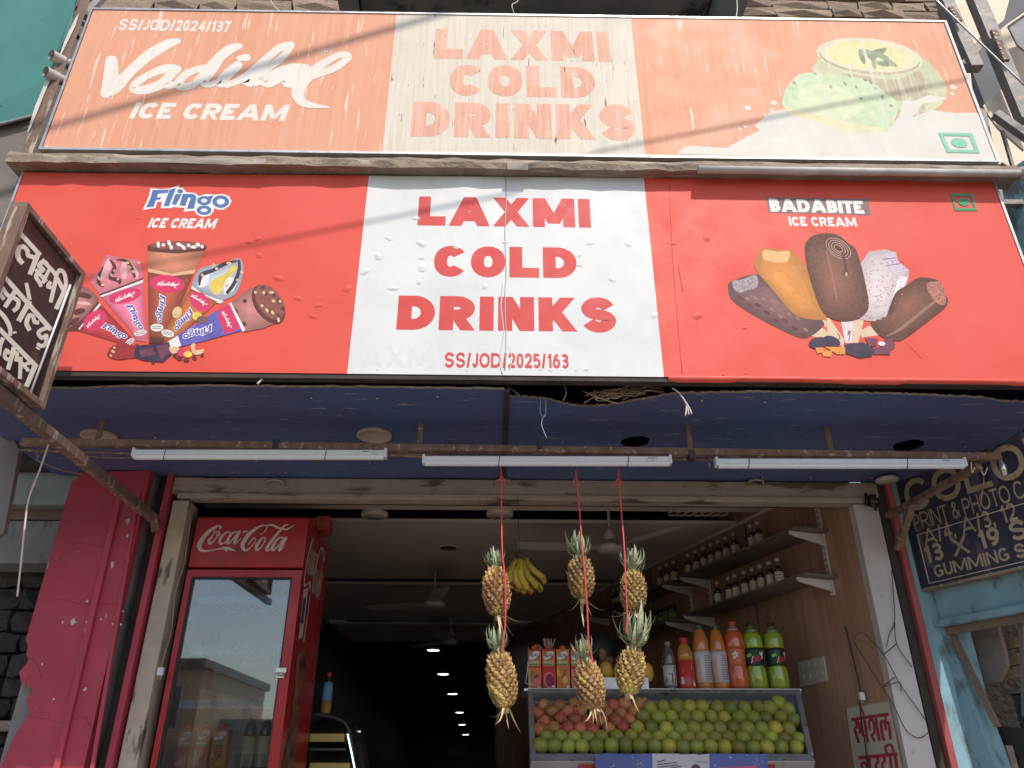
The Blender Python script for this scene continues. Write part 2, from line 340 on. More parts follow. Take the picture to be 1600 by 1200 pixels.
# rough stone blocks: shared meshes, one object each
def rough_block(seed, amp=.12):
    r = random.Random(seed); bm = bmesh.new(); bmesh.ops.create_cube(bm, size=1)
    bmesh.ops.subdivide_edges(bm, edges=bm.edges[:], cuts=1, use_grid_fill=True)
    for v in bm.verts:
        if v.co.y < -.4 and abs(v.co.x) < .45 and abs(v.co.z) < .45: v.co.y -= r.uniform(.15, .45)
        v.co += V((r.uniform(-1, 1) * amp * .4, r.uniform(-1, 1) * amp * .5, r.uniform(-1, 1) * amp * .45))
    me = bpy.data.meshes.new('stone_block'); bm.to_mesh(me); bm.free(); return me
blocks = [rough_block(i) for i in range(7)]
for me in blocks: me.materials.append(m_stone)
blocks_dk = [rough_block(20 + i, .2) for i in range(5)]
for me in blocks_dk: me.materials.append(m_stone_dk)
def courses(parent, meshes, x0, x1, z0, z1, Y, h, lmin, lmax, dep, name='stone_block', seed=1, gap=.012):
    r = random.Random(seed); z = z0; base = wpos(parent)
    while z < z1 - .02:
        x = x0 - r.uniform(0, lmin); hh = h * r.uniform(.9, 1.12)
        while x < x1:
            L = r.uniform(lmin, lmax)
            o = bpy.data.objects.new(name, r.choice(meshes)); col.objects.link(o); o.parent = parent
            o.location = V((x + L / 2, Y, z + hh / 2)) - base; o.scale = (L - gap, dep * r.uniform(.8, 1.3), hh - gap); x += L
        z += hh
courses(up, blocks, 1.45, 3.25, 6.15, 6.95, 3.73, .095, .2, .42, .07, seed=3)
courses(up, blocks, -2.75, -.62, 6.15, 6.85, 3.73, .12, .22, .45, .07, seed=4)
courses(up, blocks, 2.72, 3.85, 3.4, 6.15, 3.73, .11, .22, .45, .07, seed=5)
# dark slab above the signs
a0 = PZ(566, 15, 6.2); a1 = PZ(1105, 15, 6.2)
b = MB(); b.box((a0.x, 3.1, 6.2), (a1.x, 3.78, 6.42)); b.box((a0.x - .12, 3.3, 6.05), (a0.x - .015, 3.72, 6.5)); b.build('concrete_ledge', m_conc, shop)
a2 = PZ(1162, 12, 6.16); b = MB(); b.box((a1.x + .02, 3.25, 6.12), (a2.x, 3.72, 6.4)); b.build('ledge_bracket', m_conc_green, shop)
# opening: jambs, lintel
b = MB(); b.box((-1.72, 3.98, FL), (-1.632, 4.12, 2.862)); b.build('door_frame', m_beige, shop, bevel=.008)
b = MB(); b.box((-1.765, 3.955, FL), (-1.735, 4.1, 3.0)); b.build('frame_strip', m_red_pillar, shop)
b = MB(); b.box((-1.83, 4.03, FL), (-1.77, 4.14, 3.0)); b.build('shutter_channel', m_dark, shop)
b = MB(); b.box((-1.74, 3.985, 2.905), (2.10, 4.1, 2.993)); lin = b.build('lintel_beam', m_beige_h, shop, bevel=.004)
b = MB(); b.box((-1.70, 3.97, 2.872), (2.08, 4.06, 2.903)); b.build('lintel_moulding', m_beige_h, shop, bevel=.006)
for px in (431, 786, 1180):
    c = PY(px, 757, 3.982); b = MB(); b.tube([c + V((-.045, -.0, 0)), c + V((-.035, -.03, .012)), c + V((0, -.036, .016)), c + V((.035, -.03, .012)), c + V((.045, 0, 0))], .007, 6)
    b.build('shutter_handle', m_beige_h, shop)
b = MB(); b.box((-1.70, 4.1, 2.9), (1.95, 4.16, 3.25)); b.build('shutter_box', m_dark, shop)
# red pillar on the left
pr = [(262, 745), (228, 820), (152, 1200), (138, 1330), (-40, 1330), (0, 1200), (22, 1150), (47, 1115), (40, 1092), (52, 1078), (33, 1066), (30, 1050), (45, 1033), (41, 1022), (44, 1009), (40, 1000), (92, 820), (112, 752), (120, 748), (124, 738), (250, 735)]
Yp = 3.9
ppts = [PY(x, y, Yp) for x, y in pr]
for p in ppts: p.x = min(p.x, -1.835)
b = MB(); b.slab(ppts, (0, .05, 0)); pil = b.build('pillar_face', m_red_pillar, shop)
b = MB(); b.box((-2.24, Yp + .052, 0), (-1.84, 4.35, 3.1)); b.build('pillar_core', m_conc, shop)
q0, q1 = PY(192, 762, Yp), PY(84, 1230, Yp)
b = MB(); b.beam(q0 + V((0, -.008, 0)), V((q1.x, q1.y - .008, q1.z)), .03, .03); b.build('pillar_rib', m_red_pillar, shop, bevel=.008)
b = MB(); b.beam(PY(218, 770, Yp) + V((0, -.004, 0)), PY(140, 1230, Yp) + V((0, -.004, 0)), .018, .016); b.build('pillar_rib', m_red_pillar, shop, bevel=.004)
m_crack = mat('crack_shadow', (.10, .02, .03), .2); m_chip = mat('bare_chip', (.55, .48, .44), .1, 30)
for pts in ([(47, 1118), (70, 1124), (100, 1127), (132, 1122), (150, 1150)], [(43, 1028), (55, 1032), (64, 1056)], [(38, 1078), (44, 1060), (48, 1052)], [(0 + 95, 938), (150, 944), (190, 940)], [(100, 850), (170, 853), (205, 850)]):
    b = MB(); b.tube([PY(x + 1.5 * sin(x * 1.3), y + 2 * sin(x * .7), Yp - .0002) for x, y in cat_rom(pts, 4)], .0007, 4); b.build('crack', m_crack, shop)
for x, y, w in ((176, 882, 5), (135, 985, 6), (138, 995, 4), (137, 972, 3), (115, 972, 5), (98, 972, 2), (176, 975, 2), (189, 976, 2), (199, 837, 3), (133, 1077, 2.5), (136, 939, 2.5), (158, 968, 2), (84, 1092, 2), (66, 1038, 2), (173, 1015, 1.6), (192, 955, 1.6)):
    b = MB(); r_ = random.Random(x); c = PY(x, y, Yp - .0006); b.slab([c + V((cos(a) * w * .0032 * r_.uniform(.4, 1.1), 0, sin(a) * w * .0036 * r_.uniform(.4, 1.3))) for a in [k * pi / 3.5 for k in range(7)]], (0, .0004, 0)); b.build('paint_chip', m_chip, shop)
# white jamb, black channel and red strip on the right
b = MB(); b.box((1.955, 4.0, FL), (2.088, 4.25, 2.87)); b.build('white_jamb', m_whitewash, shop)
b = MB(); b.box((2.092, 3.99, FL), (2.135, 4.2, 2.99)); b.build('shutter_channel', m_dark, shop)
b = MB(); b.box((2.137, 3.955, FL), (2.172, 4.1, 3.0)); b.build('red_strip', mat('faded_red_strip', (.33, .07, .07), .2, 6, .6, .1), shop, bevel=.006)
# inside: walls, ceiling in panels with dark slots
b = MB(); y1 = 10.0
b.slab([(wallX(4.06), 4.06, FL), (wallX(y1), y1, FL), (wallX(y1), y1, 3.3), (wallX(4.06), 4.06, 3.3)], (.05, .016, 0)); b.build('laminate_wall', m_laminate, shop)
for yy in (4.95, 6.2):
    b = MB(); b.beam(V((wallX(yy) - .001, yy, FL)), V((wallX(yy) - .001, yy, 3.07)), .004, .004); b.build('laminate_joint', m_dark, shop)
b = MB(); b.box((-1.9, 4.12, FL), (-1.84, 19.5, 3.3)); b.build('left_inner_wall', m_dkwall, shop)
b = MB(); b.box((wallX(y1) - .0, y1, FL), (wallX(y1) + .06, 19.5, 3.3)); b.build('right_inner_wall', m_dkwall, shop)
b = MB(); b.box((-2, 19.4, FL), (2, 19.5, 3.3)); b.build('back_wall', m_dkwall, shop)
CZ = 3.07
def cpanel(y0, y1): bb = MB(); bb.box((-1.84, y0, CZ), (wallX(y0) + .05, y1, CZ + .012)); return bb.build('ceiling_panel', m_ceil, shop)
cpanel(4.16, 4.77); cpanel(5.03, 6.72); cpanel(6.92, 8.72); cpanel(8.95, 10.2)
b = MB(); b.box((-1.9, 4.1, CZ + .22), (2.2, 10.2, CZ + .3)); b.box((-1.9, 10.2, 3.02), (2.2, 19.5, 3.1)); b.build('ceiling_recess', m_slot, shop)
for y in (5.03, 6.92, 8.95):
    b = MB(); b.box((-1.83, y - .003, CZ - .002), (wallX(y), y + .004, CZ + .02)); b.build('ceiling_edge_trim', m_ceil, shop)
b = MB()
w0, w1 = V((wallX(4.2) - .012, 4.2, CZ - .012)), V((wallX(9) - .012, 9, CZ - .012)); b.beam(w0, w1, .02, .02); b.build('ceiling_edge_trim', m_ceil, shop)
# fretwork in the first slot, over the bottles
m_fret = mat('pale_fretwork', (.5, .42, .34), .1, 9, .6)
r = random.Random(5); fb = MB()
for i in range(7):
    x = 1.18 + i * .055
    fb.tube([V((x + .03 * cos(a), 4.9 + .05 * sin(a), CZ + .03)) for a in [k * pi / 5 for k in range(11)]], .008, 5)
fb.build('fretwork_grille', m_fret, shop)

m_faint = mat('dim_wall_lettering', (.10, .09, .09), .1)
for st in (('V', 741, 768), ('I', 776, 783)):
    p0, p1 = PY(st[1], 1163, 19.38), PY(st[2], 1141, 19.38); letters(st[0], (p0.x, p0.z, p1.x, p1.z), lambda u, v, h: V((u, 19.39 - h, v)), m_faint, shop, wx=.12 if st[0] == 'V' else 1, wy=.1)
p0, p1 = PY(699, 1182, 19.38), PY(729, 1157, 19.38); b = MB(); b.box((p0.x, 19.36, p0.z), (p1.x, 19.39, p1.z)); b.build('notice_board', m_faint, shop)
# ================================================================== canopy over the opening: blue plywood soffit in two sheets
canopy = thing('canopy', 'boxed canopy over the shop front with torn blue painted plywood underside', 'canopy', (0, 3.4, 3.0))
XS = .045
def soffit(x0, x1, front, holes, nx, ny, seed):
    r = random.Random(seed); vs = []; fs = []
    for j in range(ny + 1):
        for i in range(nx + 1):
            x = x0 + (x1 - x0) * i / nx; yf, sag = front(x); v = (j / ny); y = yf + (4.0 - yf) * v
            if j == 0: y += r.uniform(-.006, .006)
            vs.append(V((x, y, 3.0 - sag * (1 - v) ** 3 + .004 * noise.noise((x * 2.2, y * 2.2, seed)))))
    for j in range(ny):
        for i in range(nx):
            q = [j * (nx + 1) + i, j * (nx + 1) + i + 1, (j + 1) * (nx + 1) + i + 1, (j + 1) * (nx + 1) + i]
            c = (vs[q[0]] + vs[q[2]]) / 2
            if any((c.x - hx) ** 2 + (c.y - hy) ** 2 < hr * hr for hx, hy, hr in holes): continue
            fs.append(q)
    return vs, fs
def lerp_tab(t):
    def f(x):
        for (a, *p), (c, *q) in zip(t, t[1:]):
            if x <= c: k = (x - a) / (c - a); return [u + (w - u) * max(0, min(1, k)) for u, w in zip(p, q)]
        return t[-1][1:]
    return f
fl = lerp_tab([(-2.4, 2.95, 0), (-1.9, 2.935, 0), (-1.3, 2.9, 0), (-.95, 2.895, 0), (.04, 2.895, 0)])
fr_ = lerp_tab([(.05, 2.97, .0), (.2, 2.985, .0), (.35, 3.035, .012), (.5, 3.02, .012), (.75, 2.925, .0), (1.07, 2.9, 0), (1.7, 2.905, 0), (2.1, 2.93, 0), (2.2, 2.965, 0), (2.45, 2.96, 0)])
H1 = PZ(993, 690, 3.0); H2 = PZ(1417, 697, 3.0)
for nm, (vs, fs), ed in (('l', soffit(-2.36, XS - .012, fl, [], 60, 24, 2), 0), ('r', soffit(XS + .012, 2.46, fr_, [(H1.x, H1.y, .068), (H2.x, H2.y - .01, .07)], 200, 92, 3), 1)):
    b = MB(); b.add(vs, fs, 0, False)
    nxx = 61 if nm == 'l' else 201
    k = len(b.v); b.v += [p + V((0, .004, .012)) for p in vs[:nxx]]
    for i in range(nxx - 1): b.f.append([i + 1, i, k + i, k + i + 1]); b.mi.append(1); b.smooth.append(False)
    b.build('soffit_panel', [m_blueply, m_torn], canopy)
b = MB(); b.box((XS - .012, 2.9, 2.992), (XS + .012, 3.97, 3.006)); b.build('seam_batten', m_dark, canopy)
b = MB(); b.box((-2.38, 2.92, 3.004), (-2.362, 3.98, 3.34)); b.build('side_board', m_blueply, canopy)
b = MB(); b.box((2.462, 2.92, 3.004), (2.48, 3.98, 3.34)); b.build('side_board', m_blueply, canopy)
b = MB(); b.box((-2.36, 2.93, 3.34), (2.46, 3.73, 3.37)); b.build('canopy_top', m_dark, canopy)  # unseen lid, added to keep light from above out of the canopy
for x in (-1.5, -.6, .6, 1.5): b = MB(); b.beam((x, 2.93, 3.06), (x, 3.98, 3.06), .05, .06); b.build('joist', m_dark, canopy)
m_disc = mat('yellowed_plastic_cover', (.45, .37, .29), .1, 6, .5)
for px, py, rr in ((155, 683, .083), (585, 681, .083)):
    c = PZ(px, py, 2.992); b = MB(); b.lathe([(.0, 0), (rr * .86, .0), (rr * .9, -.006), (rr, -.004), (rr, .012)], c, 28); b.build('cover_plate', m_disc, canopy)
for i in range(17):
    x = -2.2 + i * .28 + rng.uniform(-.05, .05); y = rng.choice((2.98, 3.92, 3.45)) + rng.uniform(-.02, .02); b = MB(); b.lathe([(0, -.003), (.006, -.002), (.006, .002)], (x, y, 2.994), 8); b.build('nail_head', m_disc, canopy)
# torn paper and cable ends at the canopy edge
def strands(name, label, cat, paths, rad, m, parent=None):
    bb = MB()
    for p in paths: bb.tube(cat_rom([tuple(q) for q in p], 5), rad, 5)
    return bb.build(name, m, parent, label, cat)
Zc = 3.0
twp = []
r = random.Random(12)
for i in range(46):
    px = r.uniform(925, 1025); py = 622 - (px - 925) * .13 + r.uniform(-9, 4); c = PY(px, py, 2.95 + r.uniform(0, .06)); L = r.uniform(.05, .16); a = r.uniform(-.35, .5)
    d = V((cos(a), r.uniform(-.3, .3), sin(a))) * L / 2; twp.append([c - d, c + V((0, 0, r.uniform(-.012, .012))), c + d])
strands('bird_nest', 'bundle of dry twigs stuck in the torn canopy edge', 'nest', twp, .0025, m_torn)
strands('white_cable_end', 'frayed white cable with split ends hanging from the torn canopy edge', 'cable',
        [[PY(1050, 606, 2.9), PY(1062, 615, 2.89), PY(1072, 632, 2.89), PY(1071, 650, 2.89)], [PY(1062, 615, 2.888), PY(1073, 633, 2.888), PY(1076, 648, 2.888)], [PY(1062, 615, 2.886), PY(1075, 634, 2.886), PY(1081, 647, 2.886)]], .0032, m_wire_w)
strands('thin_blue_wire', 'thin pale blue wire dangling below the torn canopy edge beside the seam', 'wire',
        [[PY(845, 622, 2.96), PY(844, 645, 2.95), PY(852, 650, 2.95), PY(853, 624, 2.95)], [PY(851, 648, 2.95), PY(846, 662, 2.95), PY(854, 684, 2.95)], [PY(878, 597, 2.93), PY(885, 612, 2.93), PY(880, 626, 2.94)], [PY(792, 602, 2.93), PY(812, 618, 2.93)]], .0016, mat('pale_blue_wire', (.3, .36, .45), .1))
strands('paper_scrap', 'torn white scrap hanging under the edge of the red ice cream sign', 'scrap', [[PY(411, 590, 2.87), PY(408, 594, 2.865), PY(402, 600, 2.865)]], .005, m_wire_w)

# ================================================================== rail with hooks, tube lights
rail = thing('light_rail', 'long rusty steel rail under the canopy with small hooks', 'rail', PY(800, 700, 3.25))
ra, rb = PY(34, 691, 3.25), PY(1562, 714, 3.25)
b = MB(); b.beam(ra, rb, .032, .032); b.build('square_tube', m_rust, rail, bevel=.003)
b = MB(); b.tube([PY(30, 703, 3.28), PY(210, 709, 3.28), PY(640, 712, 3.28), PY(1100, 718, 3.28), PY(1540, 722, 3.28)], .006, 6); b.build('thin_rod', m_rust, rail)
for (x0, y0, x1, y1) in ((600, 706, 660, 712), (655, 712, 720, 702), (1050, 714, 1120, 707), (605, 711, 665, 714)):
    b = MB(); b.tube([PY(x0, y0, 3.27), PY(x1, y1, 3.27)], .008, 6); b.build('tie_rod', m_rust, rail)
for px in (168, 300, 405, 500, 580, 700, 860, 920, 1045, 1105, 1240):
    py = 700 + (px - 168) * .0145; b = MB(); c = PY(px, py, 3.262)
    b.tube([c, c + V((0, 0, -.05)), c + V((0, -.008, -.062)), c + V((0, -.02, -.055)), c + V((0, -.022, -.04))], .0032, 5); b.build('hook', m_rust, rail)
for px in (150, 655, 1080, 1300):
    c = PY(px, 697 + (px - 150) * .0125, 3.25); b = MB(); b.box((c.x - .012, c.y - .003, c.z), (c.x + .012, c.y + .003, 3.01)); b.build('hanger_strap', m_rust, rail)
m_black = mat('black_tape', (.03, .035, .05), .2, 12, .5)
for px, py in ((843, 697), (1080, 712), (432, 695)):
    c = PY(px, py, 3.25); b = MB(); b.box((c.x - .013, c.y - .021, c.z - .022), (c.x + .013, c.y + .021, c.z + .022)); b.build('tape_band', m_black, rail, bevel=.003)
m_batten = mat('white_batten_plastic', (.62, .63, .66), .05, 5, .35, c2=(.45, .42, .4), c2amt=.15, c2scale=(9, 9, 9)); m_diff = mat('frosted_diffuser', (.70, .72, .76), .03, 5, .25)
m_mark = mat('grey_print', (.2, .2, .22), .1)
tl = None
for (x0, x1, py, lab) in ((208, 605, 708.5, 'white tube light batten on the rail, left of the three'), (660, 1049, 718.5, 'white tube light batten above the hanging pineapples, middle of the three'), (1117, 1508, 722.5, 'white tube light batten on the rail nearest the print shop sign')):
    p0, p1 = PY(x0, py, 3.212), PY(x1, py + .5, 3.212); t = thing('tube_light', lab, 'tube light', (p0 + p1) / 2, 'unlit tube lights on the rail')
    d = (p1 - p0).normalized(); L = (p1 - p0).length
    b = MB(); b.beam(p0 + d * .01, p1 - d * .01, .034, .026); b.build('housing', m_batten, t, bevel=.004)
    b = MB(); n = 7; pr_ = [(.017 * cos(pi + pi * k / n), .016 * sin(pi + pi * k / n)) for k in range(n + 1)]
    vs = []; fs = []
    for e in (p0 + d * .012, p1 - d * .012):
        for (u, w) in pr_: vs.append(e + V((0, u * .98, w - .0135)))
    for k in range(n): fs.append((k, k + 1, n + 2 + k, n + 1 + k))
    b.add(vs, fs, 0, True); b.build('diffuser', m_diff, t)
    for e, s_ in ((p0, 1), (p1, -1)): b = MB(); b.beam(e, e + d * s_ * .012, .038, .044); b.build('end_cap', m_batten, t, bevel=.004)
    for fr0 in (.13, .76):
        c = p0 + d * L * (fr0 if x0 != 660 else fr0 * .82 + .2); b = MB(); b.tube([c + V((.004, 0, .015)), c + V((.002, -.019, .01)), c + V((0, -.0195, -.012)), c + V((-.003, -.012, -.029)), c + V((-.003, .01, -.03))], .0016, 4); b.build('tie_wire', m_wire_k, t)
    c = p0 + d * L * .93; b = MB(); b.box((c.x - .03, c.y - .0180, c.z + .002), (c.x + .0, c.y - .0172, c.z + .006)); b.build('print_mark', m_mark, t)
# bracket holding the right end of the rail
br = thing('rail_bracket', 'rusty angle iron bracket holding the right end of the rail', 'bracket', PY(1400, 800, 3.95))
b = MB(); b.beam(PY(1530, 728, 3.28), PY(1388, 806, 3.95), .035, .03); b.build('arm', m_rust, br, bevel=.003)
b = MB(); b.beam(PY(1425, 786, 3.7), PY(1403, 858, 3.93), .035, .028); b.build('brace', m_rust, br, bevel=.003)
# ================================================================== signs
def ink(name, c, **k): return mat('ink_' + name, c, k.pop('var', .05), k.pop('scale', 7), k.pop('rough', .62), spec=.3, **k)
streak = dict(c2=(.36, .29, .24), c2amt=.08, c2scale=(55, 20, 3.2), c2sharp=.06, c3=(.85, .74, .66), c3amt=.13, c3scale=(38, 20, 2.2))
m_salmon = mat('faded_salmon_vinyl', (.60, .27, .165), .06, 2, .66, .02, 60, spec=.35, c2=(.62, .315, .21), c2amt=.45, c2scale=(45, 20, 1.2), c2sharp=.3, c3=(.78, .56, .46), c3amt=.13, c3scale=(45, 20, 3))
m_cream = mat('weathered_cream_vinyl', (.60, .54, .46), .06, 3, .68, .02, 60, spec=.3, c2=(.53, .47, .40), c2amt=.36, c2scale=(70, 20, 2.6), c2sharp=.22, c3=(.16, .12, .10), c3amt=.055, c3scale=(60, 20, 7))
m_fadered = mat('faded_red_lettering', (.60, .31, .225), .08, 3, .68, spec=.3, c2=(.68, .42, .34), c2amt=.35, c2scale=(60, 20, 3), c2sharp=.2, c3=(.2, .13, .1), c3amt=.05, c3scale=(60, 20, 7))
m_vred = mat('red_vinyl', (.60, .068, .042), .05, 2.5, .56, .14, 1.6, spec=.32, c2=(.64, .09, .065), c2amt=.4, c2scale=(2.2, 2, 1.6), c2sharp=.4)
m_vwhite = mat('white_vinyl', (.60, .60, .60), .04, 2.5, .56, .14, 1.6, spec=.32, c2=(.50, .51, .53), c2amt=.22, c2scale=(2.5, 2, 2.2), c2sharp=.3)
m_lred = mat('red_lettering', (.52, .05, .045), .05, 5, .56, spec=.32)
m_metal = mat('galvanised_edge', (.5, .5, .5), .15, 12, .4, metal=.7)
m_wood = mat('weathered_timber', (.24, .185, .14), .25, 9, .85, .5, 40, c2=(.40, .34, .28), c2amt=.25, c2scale=(5, 30, 30), c2sharp=.15)
m_postwood = mat('brown_sign_post', (.17, .105, .078), .2, 8, .7, .2, 40, c2=(.42, .35, .29), c2amt=.28, c2scale=(30, 30, 4), c2sharp=.08)
YL, YU = 2.85, 2.84
lower = lambda px, py, h: PY(px, py, YL - h)
upper = lambda px, py, h: PY(px, py, YU - h)
def lowm(ox, oy, s_): return pxmap(ox, oy, s_, lower)
def upm(ox, oy, s_): return pxmap(ox, oy, s_, upper)
xz = lambda Y: (lambda u, v, h: V((u, Y - h, v)))
def fit(plane, x0, y0, x1, y1):          # photo box -> box in the sheet's own metres
    a = plane(x0, y1, 0); c = plane(x1, y0, 0); return a.x, a.z, c.x, c.z

# ---- lower sign
ls = thing('red_shop_sign', 'glossy red and white shop sign just above the blue canopy', 'sign', (.08, YL, 3.04))
LX = [-2.25, -.622, PY(790, 430, YL).x, .703, 2.415]
ztop = lambda x: 4.103 + (x + 2.25) * .0085; zbot = lambda x: 3.043 - .012 * max(0, x - 1) ** 2 * .4
def sheet(x0, x1, Y, m, name, lift=0):
    nx = max(2, int((x1 - x0) / .06)); nz = 16; vs = []; fs = []
    for j in range(nz + 1):
        for i in range(nx + 1):
            x = x0 + (x1 - x0) * i / nx; t = j / nz; z = zbot(x) + (ztop(x) - zbot(x)) * t
            vs.append(V((x, Y - lift, z)))
    for j in range(nz):
        for i in range(nx): k = j * (nx + 1) + i; fs.append((k, k + 1, k + nx + 2, k + nx + 1))
    bb = MB(); bb.add(vs, fs, 0, True); return bb.build(name, m, ls)
b = MB(); b.box((-2.25, YL + .003, 3.045), (2.41, YL + .04, 4.1)); b.build('backing_board', m_dark, ls)
sheet(LX[0], LX[1], YL, m_vred, 'red_sheet'); sheet(LX[1], LX[2], YL, m_vwhite, 'white_sheet'); sheet(LX[2] - .004, LX[3], YL, m_vwhite, 'white_sheet', .0003); sheet(LX[3], LX[4], YL, m_vred, 'red_sheet', .0003)
b = MB(); b.box((-2.262, YL - .004, 3.05), (-2.252, YL + .04, 4.105)); b.build('side_edge', m_metal, ls)
b = MB(); b.box((2.417, YL - .004, 3.05), (2.43, YL + .04, 4.15)); b.build('side_edge', m_metal, ls)
b = MB(); b.box((-2.25, YL + .004, 3.022), (2.41, YL + .045, 3.0425)); b.build('bottom_batten', m_dark, ls)
# curled lip of vinyl along the bottom right edge
b = MB(); vs = []; fs = []; N = 40
for i in range(N + 1):
    x = .72 + (2.40 - .72) * i / N; a = .004 + .008 * max(0, noise.noise((x * 3, 1.7, 0))) + .006 * (sin(x * 9) > .5)
    vs += [V((x, YL - .002, 3.05)), V((x, YL - .004 - a, 3.036)), V((x, YL + .004, 3.030 - a))]
for i in range(N):
    for k in range(2): fs.append((i * 3 + k, i * 3 + k + 1, i * 3 + k + 4, i * 3 + k + 3))
b.add(vs, fs, 0, True); b.build('curled_lip', m_vred, ls)
for s_, (x0, y0, x1, y1) in (('LAXMI', (652, 311, 921, 352)), ('COLD', (677, 387, 900, 432)), ('DRINKS', (619, 466, 961, 515))):
    bx = fit(lower, x0, y0, x1, y1); letters(s_, bx, xz(YL), m_lred, ls, wx=.455, wy=.315, gap=.14)
bx = fit(lower, 694, 553, 888, 574); letters('SS/JOD/2025/163', bx, xz(YL), m_lred, ls, wx=.26, wy=.2, gap=.14)
m_ghostw = mat('ghost_emboss', (.565, .57, .58), .03, 5, .56)
for s_, (x0, y0, x1, y1) in (('AXMI', (562, 544, 686, 573)), ('COLD', (735, 541, 880, 570)), ('DRIN', (920, 540, 1028, 570))):
    bx = fit(lower, x0, y0, x1, y1); letters(s_, bx, xz(YL), m_ghostw, ls, 'ghost_letter', .0004, wx=.3, wy=.22, gap=.14)
# ghost outline on the red (older print showing through)
# air bubbles and dents in the vinyl
r = random.Random(3)
bub = [(608, 372, 9, 1), (658, 380, 9, 1), (591, 400, 9, 1), (570, 424, 8, 1), (660, 418, 9, 1), (655, 440, 11, 1), (614, 450, 9, 1), (758, 447, 11, 1), (790, 378, 9, 1), (712, 384, 8, 1), (659, 403, 5, 1), (922, 380, 6, 1), (982, 382, 6, 1), (905, 399, 5, 1), (905, 414, 5, 1), (956, 436, 7, 1), (1023, 492, 8, 1), (650, 341, 8, 1),
       (403, 373, 10, 0), (404, 398, 9, 0), (388, 378, 6, 0), (435, 434, 9, 0), (466, 466, 9, 0), (497, 477, 10, 0), (489, 494, 8, 0), (543, 450, 8, 0), (216, 341, 4, 0), (1105, 372, 9, 0), (1052, 380, 6, 0), (1091, 493, 9, 0), (1164, 512, 5, 0), (590, 577, 4, 1), (730, 578, 4, 1), (845, 576, 4, 1), (860, 578, 4, 1), (900, 578, 4, 1), (916, 577, 4, 1), (1130, 584, 5, 0), (1165, 583, 5, 0)]
for px, py, s_, k in bub:
    c = PY(px, py, YL - (.0012 if k != 2 else .004)); rad = s_ * .0020 * r.uniform(.6, 1.25); a0 = r.uniform(0, 6)
    bb = MB(); vs = [c + V((0, -rad * .17, 0))]; fs = []
    for j, (q, hgt) in enumerate(((.35, .13), (.65, .05), (1, 0))):
        for i in range(10):
            a = 2 * pi * i / 10; w = q * rad * (1 + .28 * sin(2 * a + a0) + r.uniform(-.08, .08)); vs.append(c + V((w * cos(a) * 1.15, -rad * hgt * r.uniform(.7, 1.2), w * sin(a) * .85)))
    for i in range(10):
        j = (i + 1) % 10; fs += [(0, 1 + i, 1 + j), (1 + i, 11 + i, 11 + j, 1 + j), (11 + i, 21 + i, 21 + j, 11 + j)]
    bb.add(vs, fs, 0, True); bb.build('vinyl_bubble', (m_vred, m_vwhite, m_lred)[k], ls)
# seam between the two white sheets
b = MB(); p = [PY(790 + 1.2 * sin(q * 1.7), 278 + q * 30, YL - .002) for q in range(11)]
b.tube(p, .0022, 5); b.build('sheet_seam', mat('seam_shadow_grey', (.42, .42, .44), .1), ls)
for pts, rr in (([(786, 440), (783, 480), (787, 520), (781, 560), (785, 585)], .0026), ([(795, 540), (800, 560), (796, 578)], .002), ([(1060, 415), (1064, 440), (1067, 455)], .0016), ([(1046, 290), (1052, 420), (1066, 585)], .0012), ([(262, 560), (275, 500), (282, 440)], .0012), ([(1290, 300), (1293, 420), (1291, 520)], .001), ([(1380, 470), (1420, 455), (1455, 462)], .0012), ([(1420, 540), (1440, 560)], .001)):
    b = MB(); b.tube([PY(x, y, YL - .0006) for x, y in cat_rom(pts, 4)], rr, 5); b.build('vinyl_crease', m_vwhite if 545 < pts[0][0] < 1038 else m_vred, ls)
# veg marks
m_veg = ink('veg_green', (.06, .26, .13)); m_vegf = ink('veg_green_faded', (.20, .48, .34))
def vegmark(plane, parent, c4, m, name='veg_mark'):
    (a, bq, cq, d) = c4
    f = lambda u, v: tuple((a[i] * (1 - u) + bq[i] * u) * (1 - v) + (d[i] * (1 - u) + cq[i] * u) * v for i in (0, 1))
    w = .15; ring = [[[f(0, 0), f(1, 0), f(1, w), f(0, w)], [f(0, 1 - w), f(1, 1 - w), f(1, 1), f(0, 1)], [f(0, w), f(w * .8, w), f(w * .8, 1 - w), f(0, 1 - w)], [f(1 - w * .8, w), f(1, w), f(1, 1 - w), f(1 - w * .8, 1 - w)]]]
    dot = [[[f(.5 + .24 * cos(t), .5 + .24 * sin(t)) for t in [k * pi / 10 for k in range(20)]]]]
    print_mesh([(0, ring + dot)], plane, name, [m], parent, base=.0028)
vegmark(lower, ls, ((1485, 302), (1520, 303), (1527, 329), (1492, 329)), m_veg)
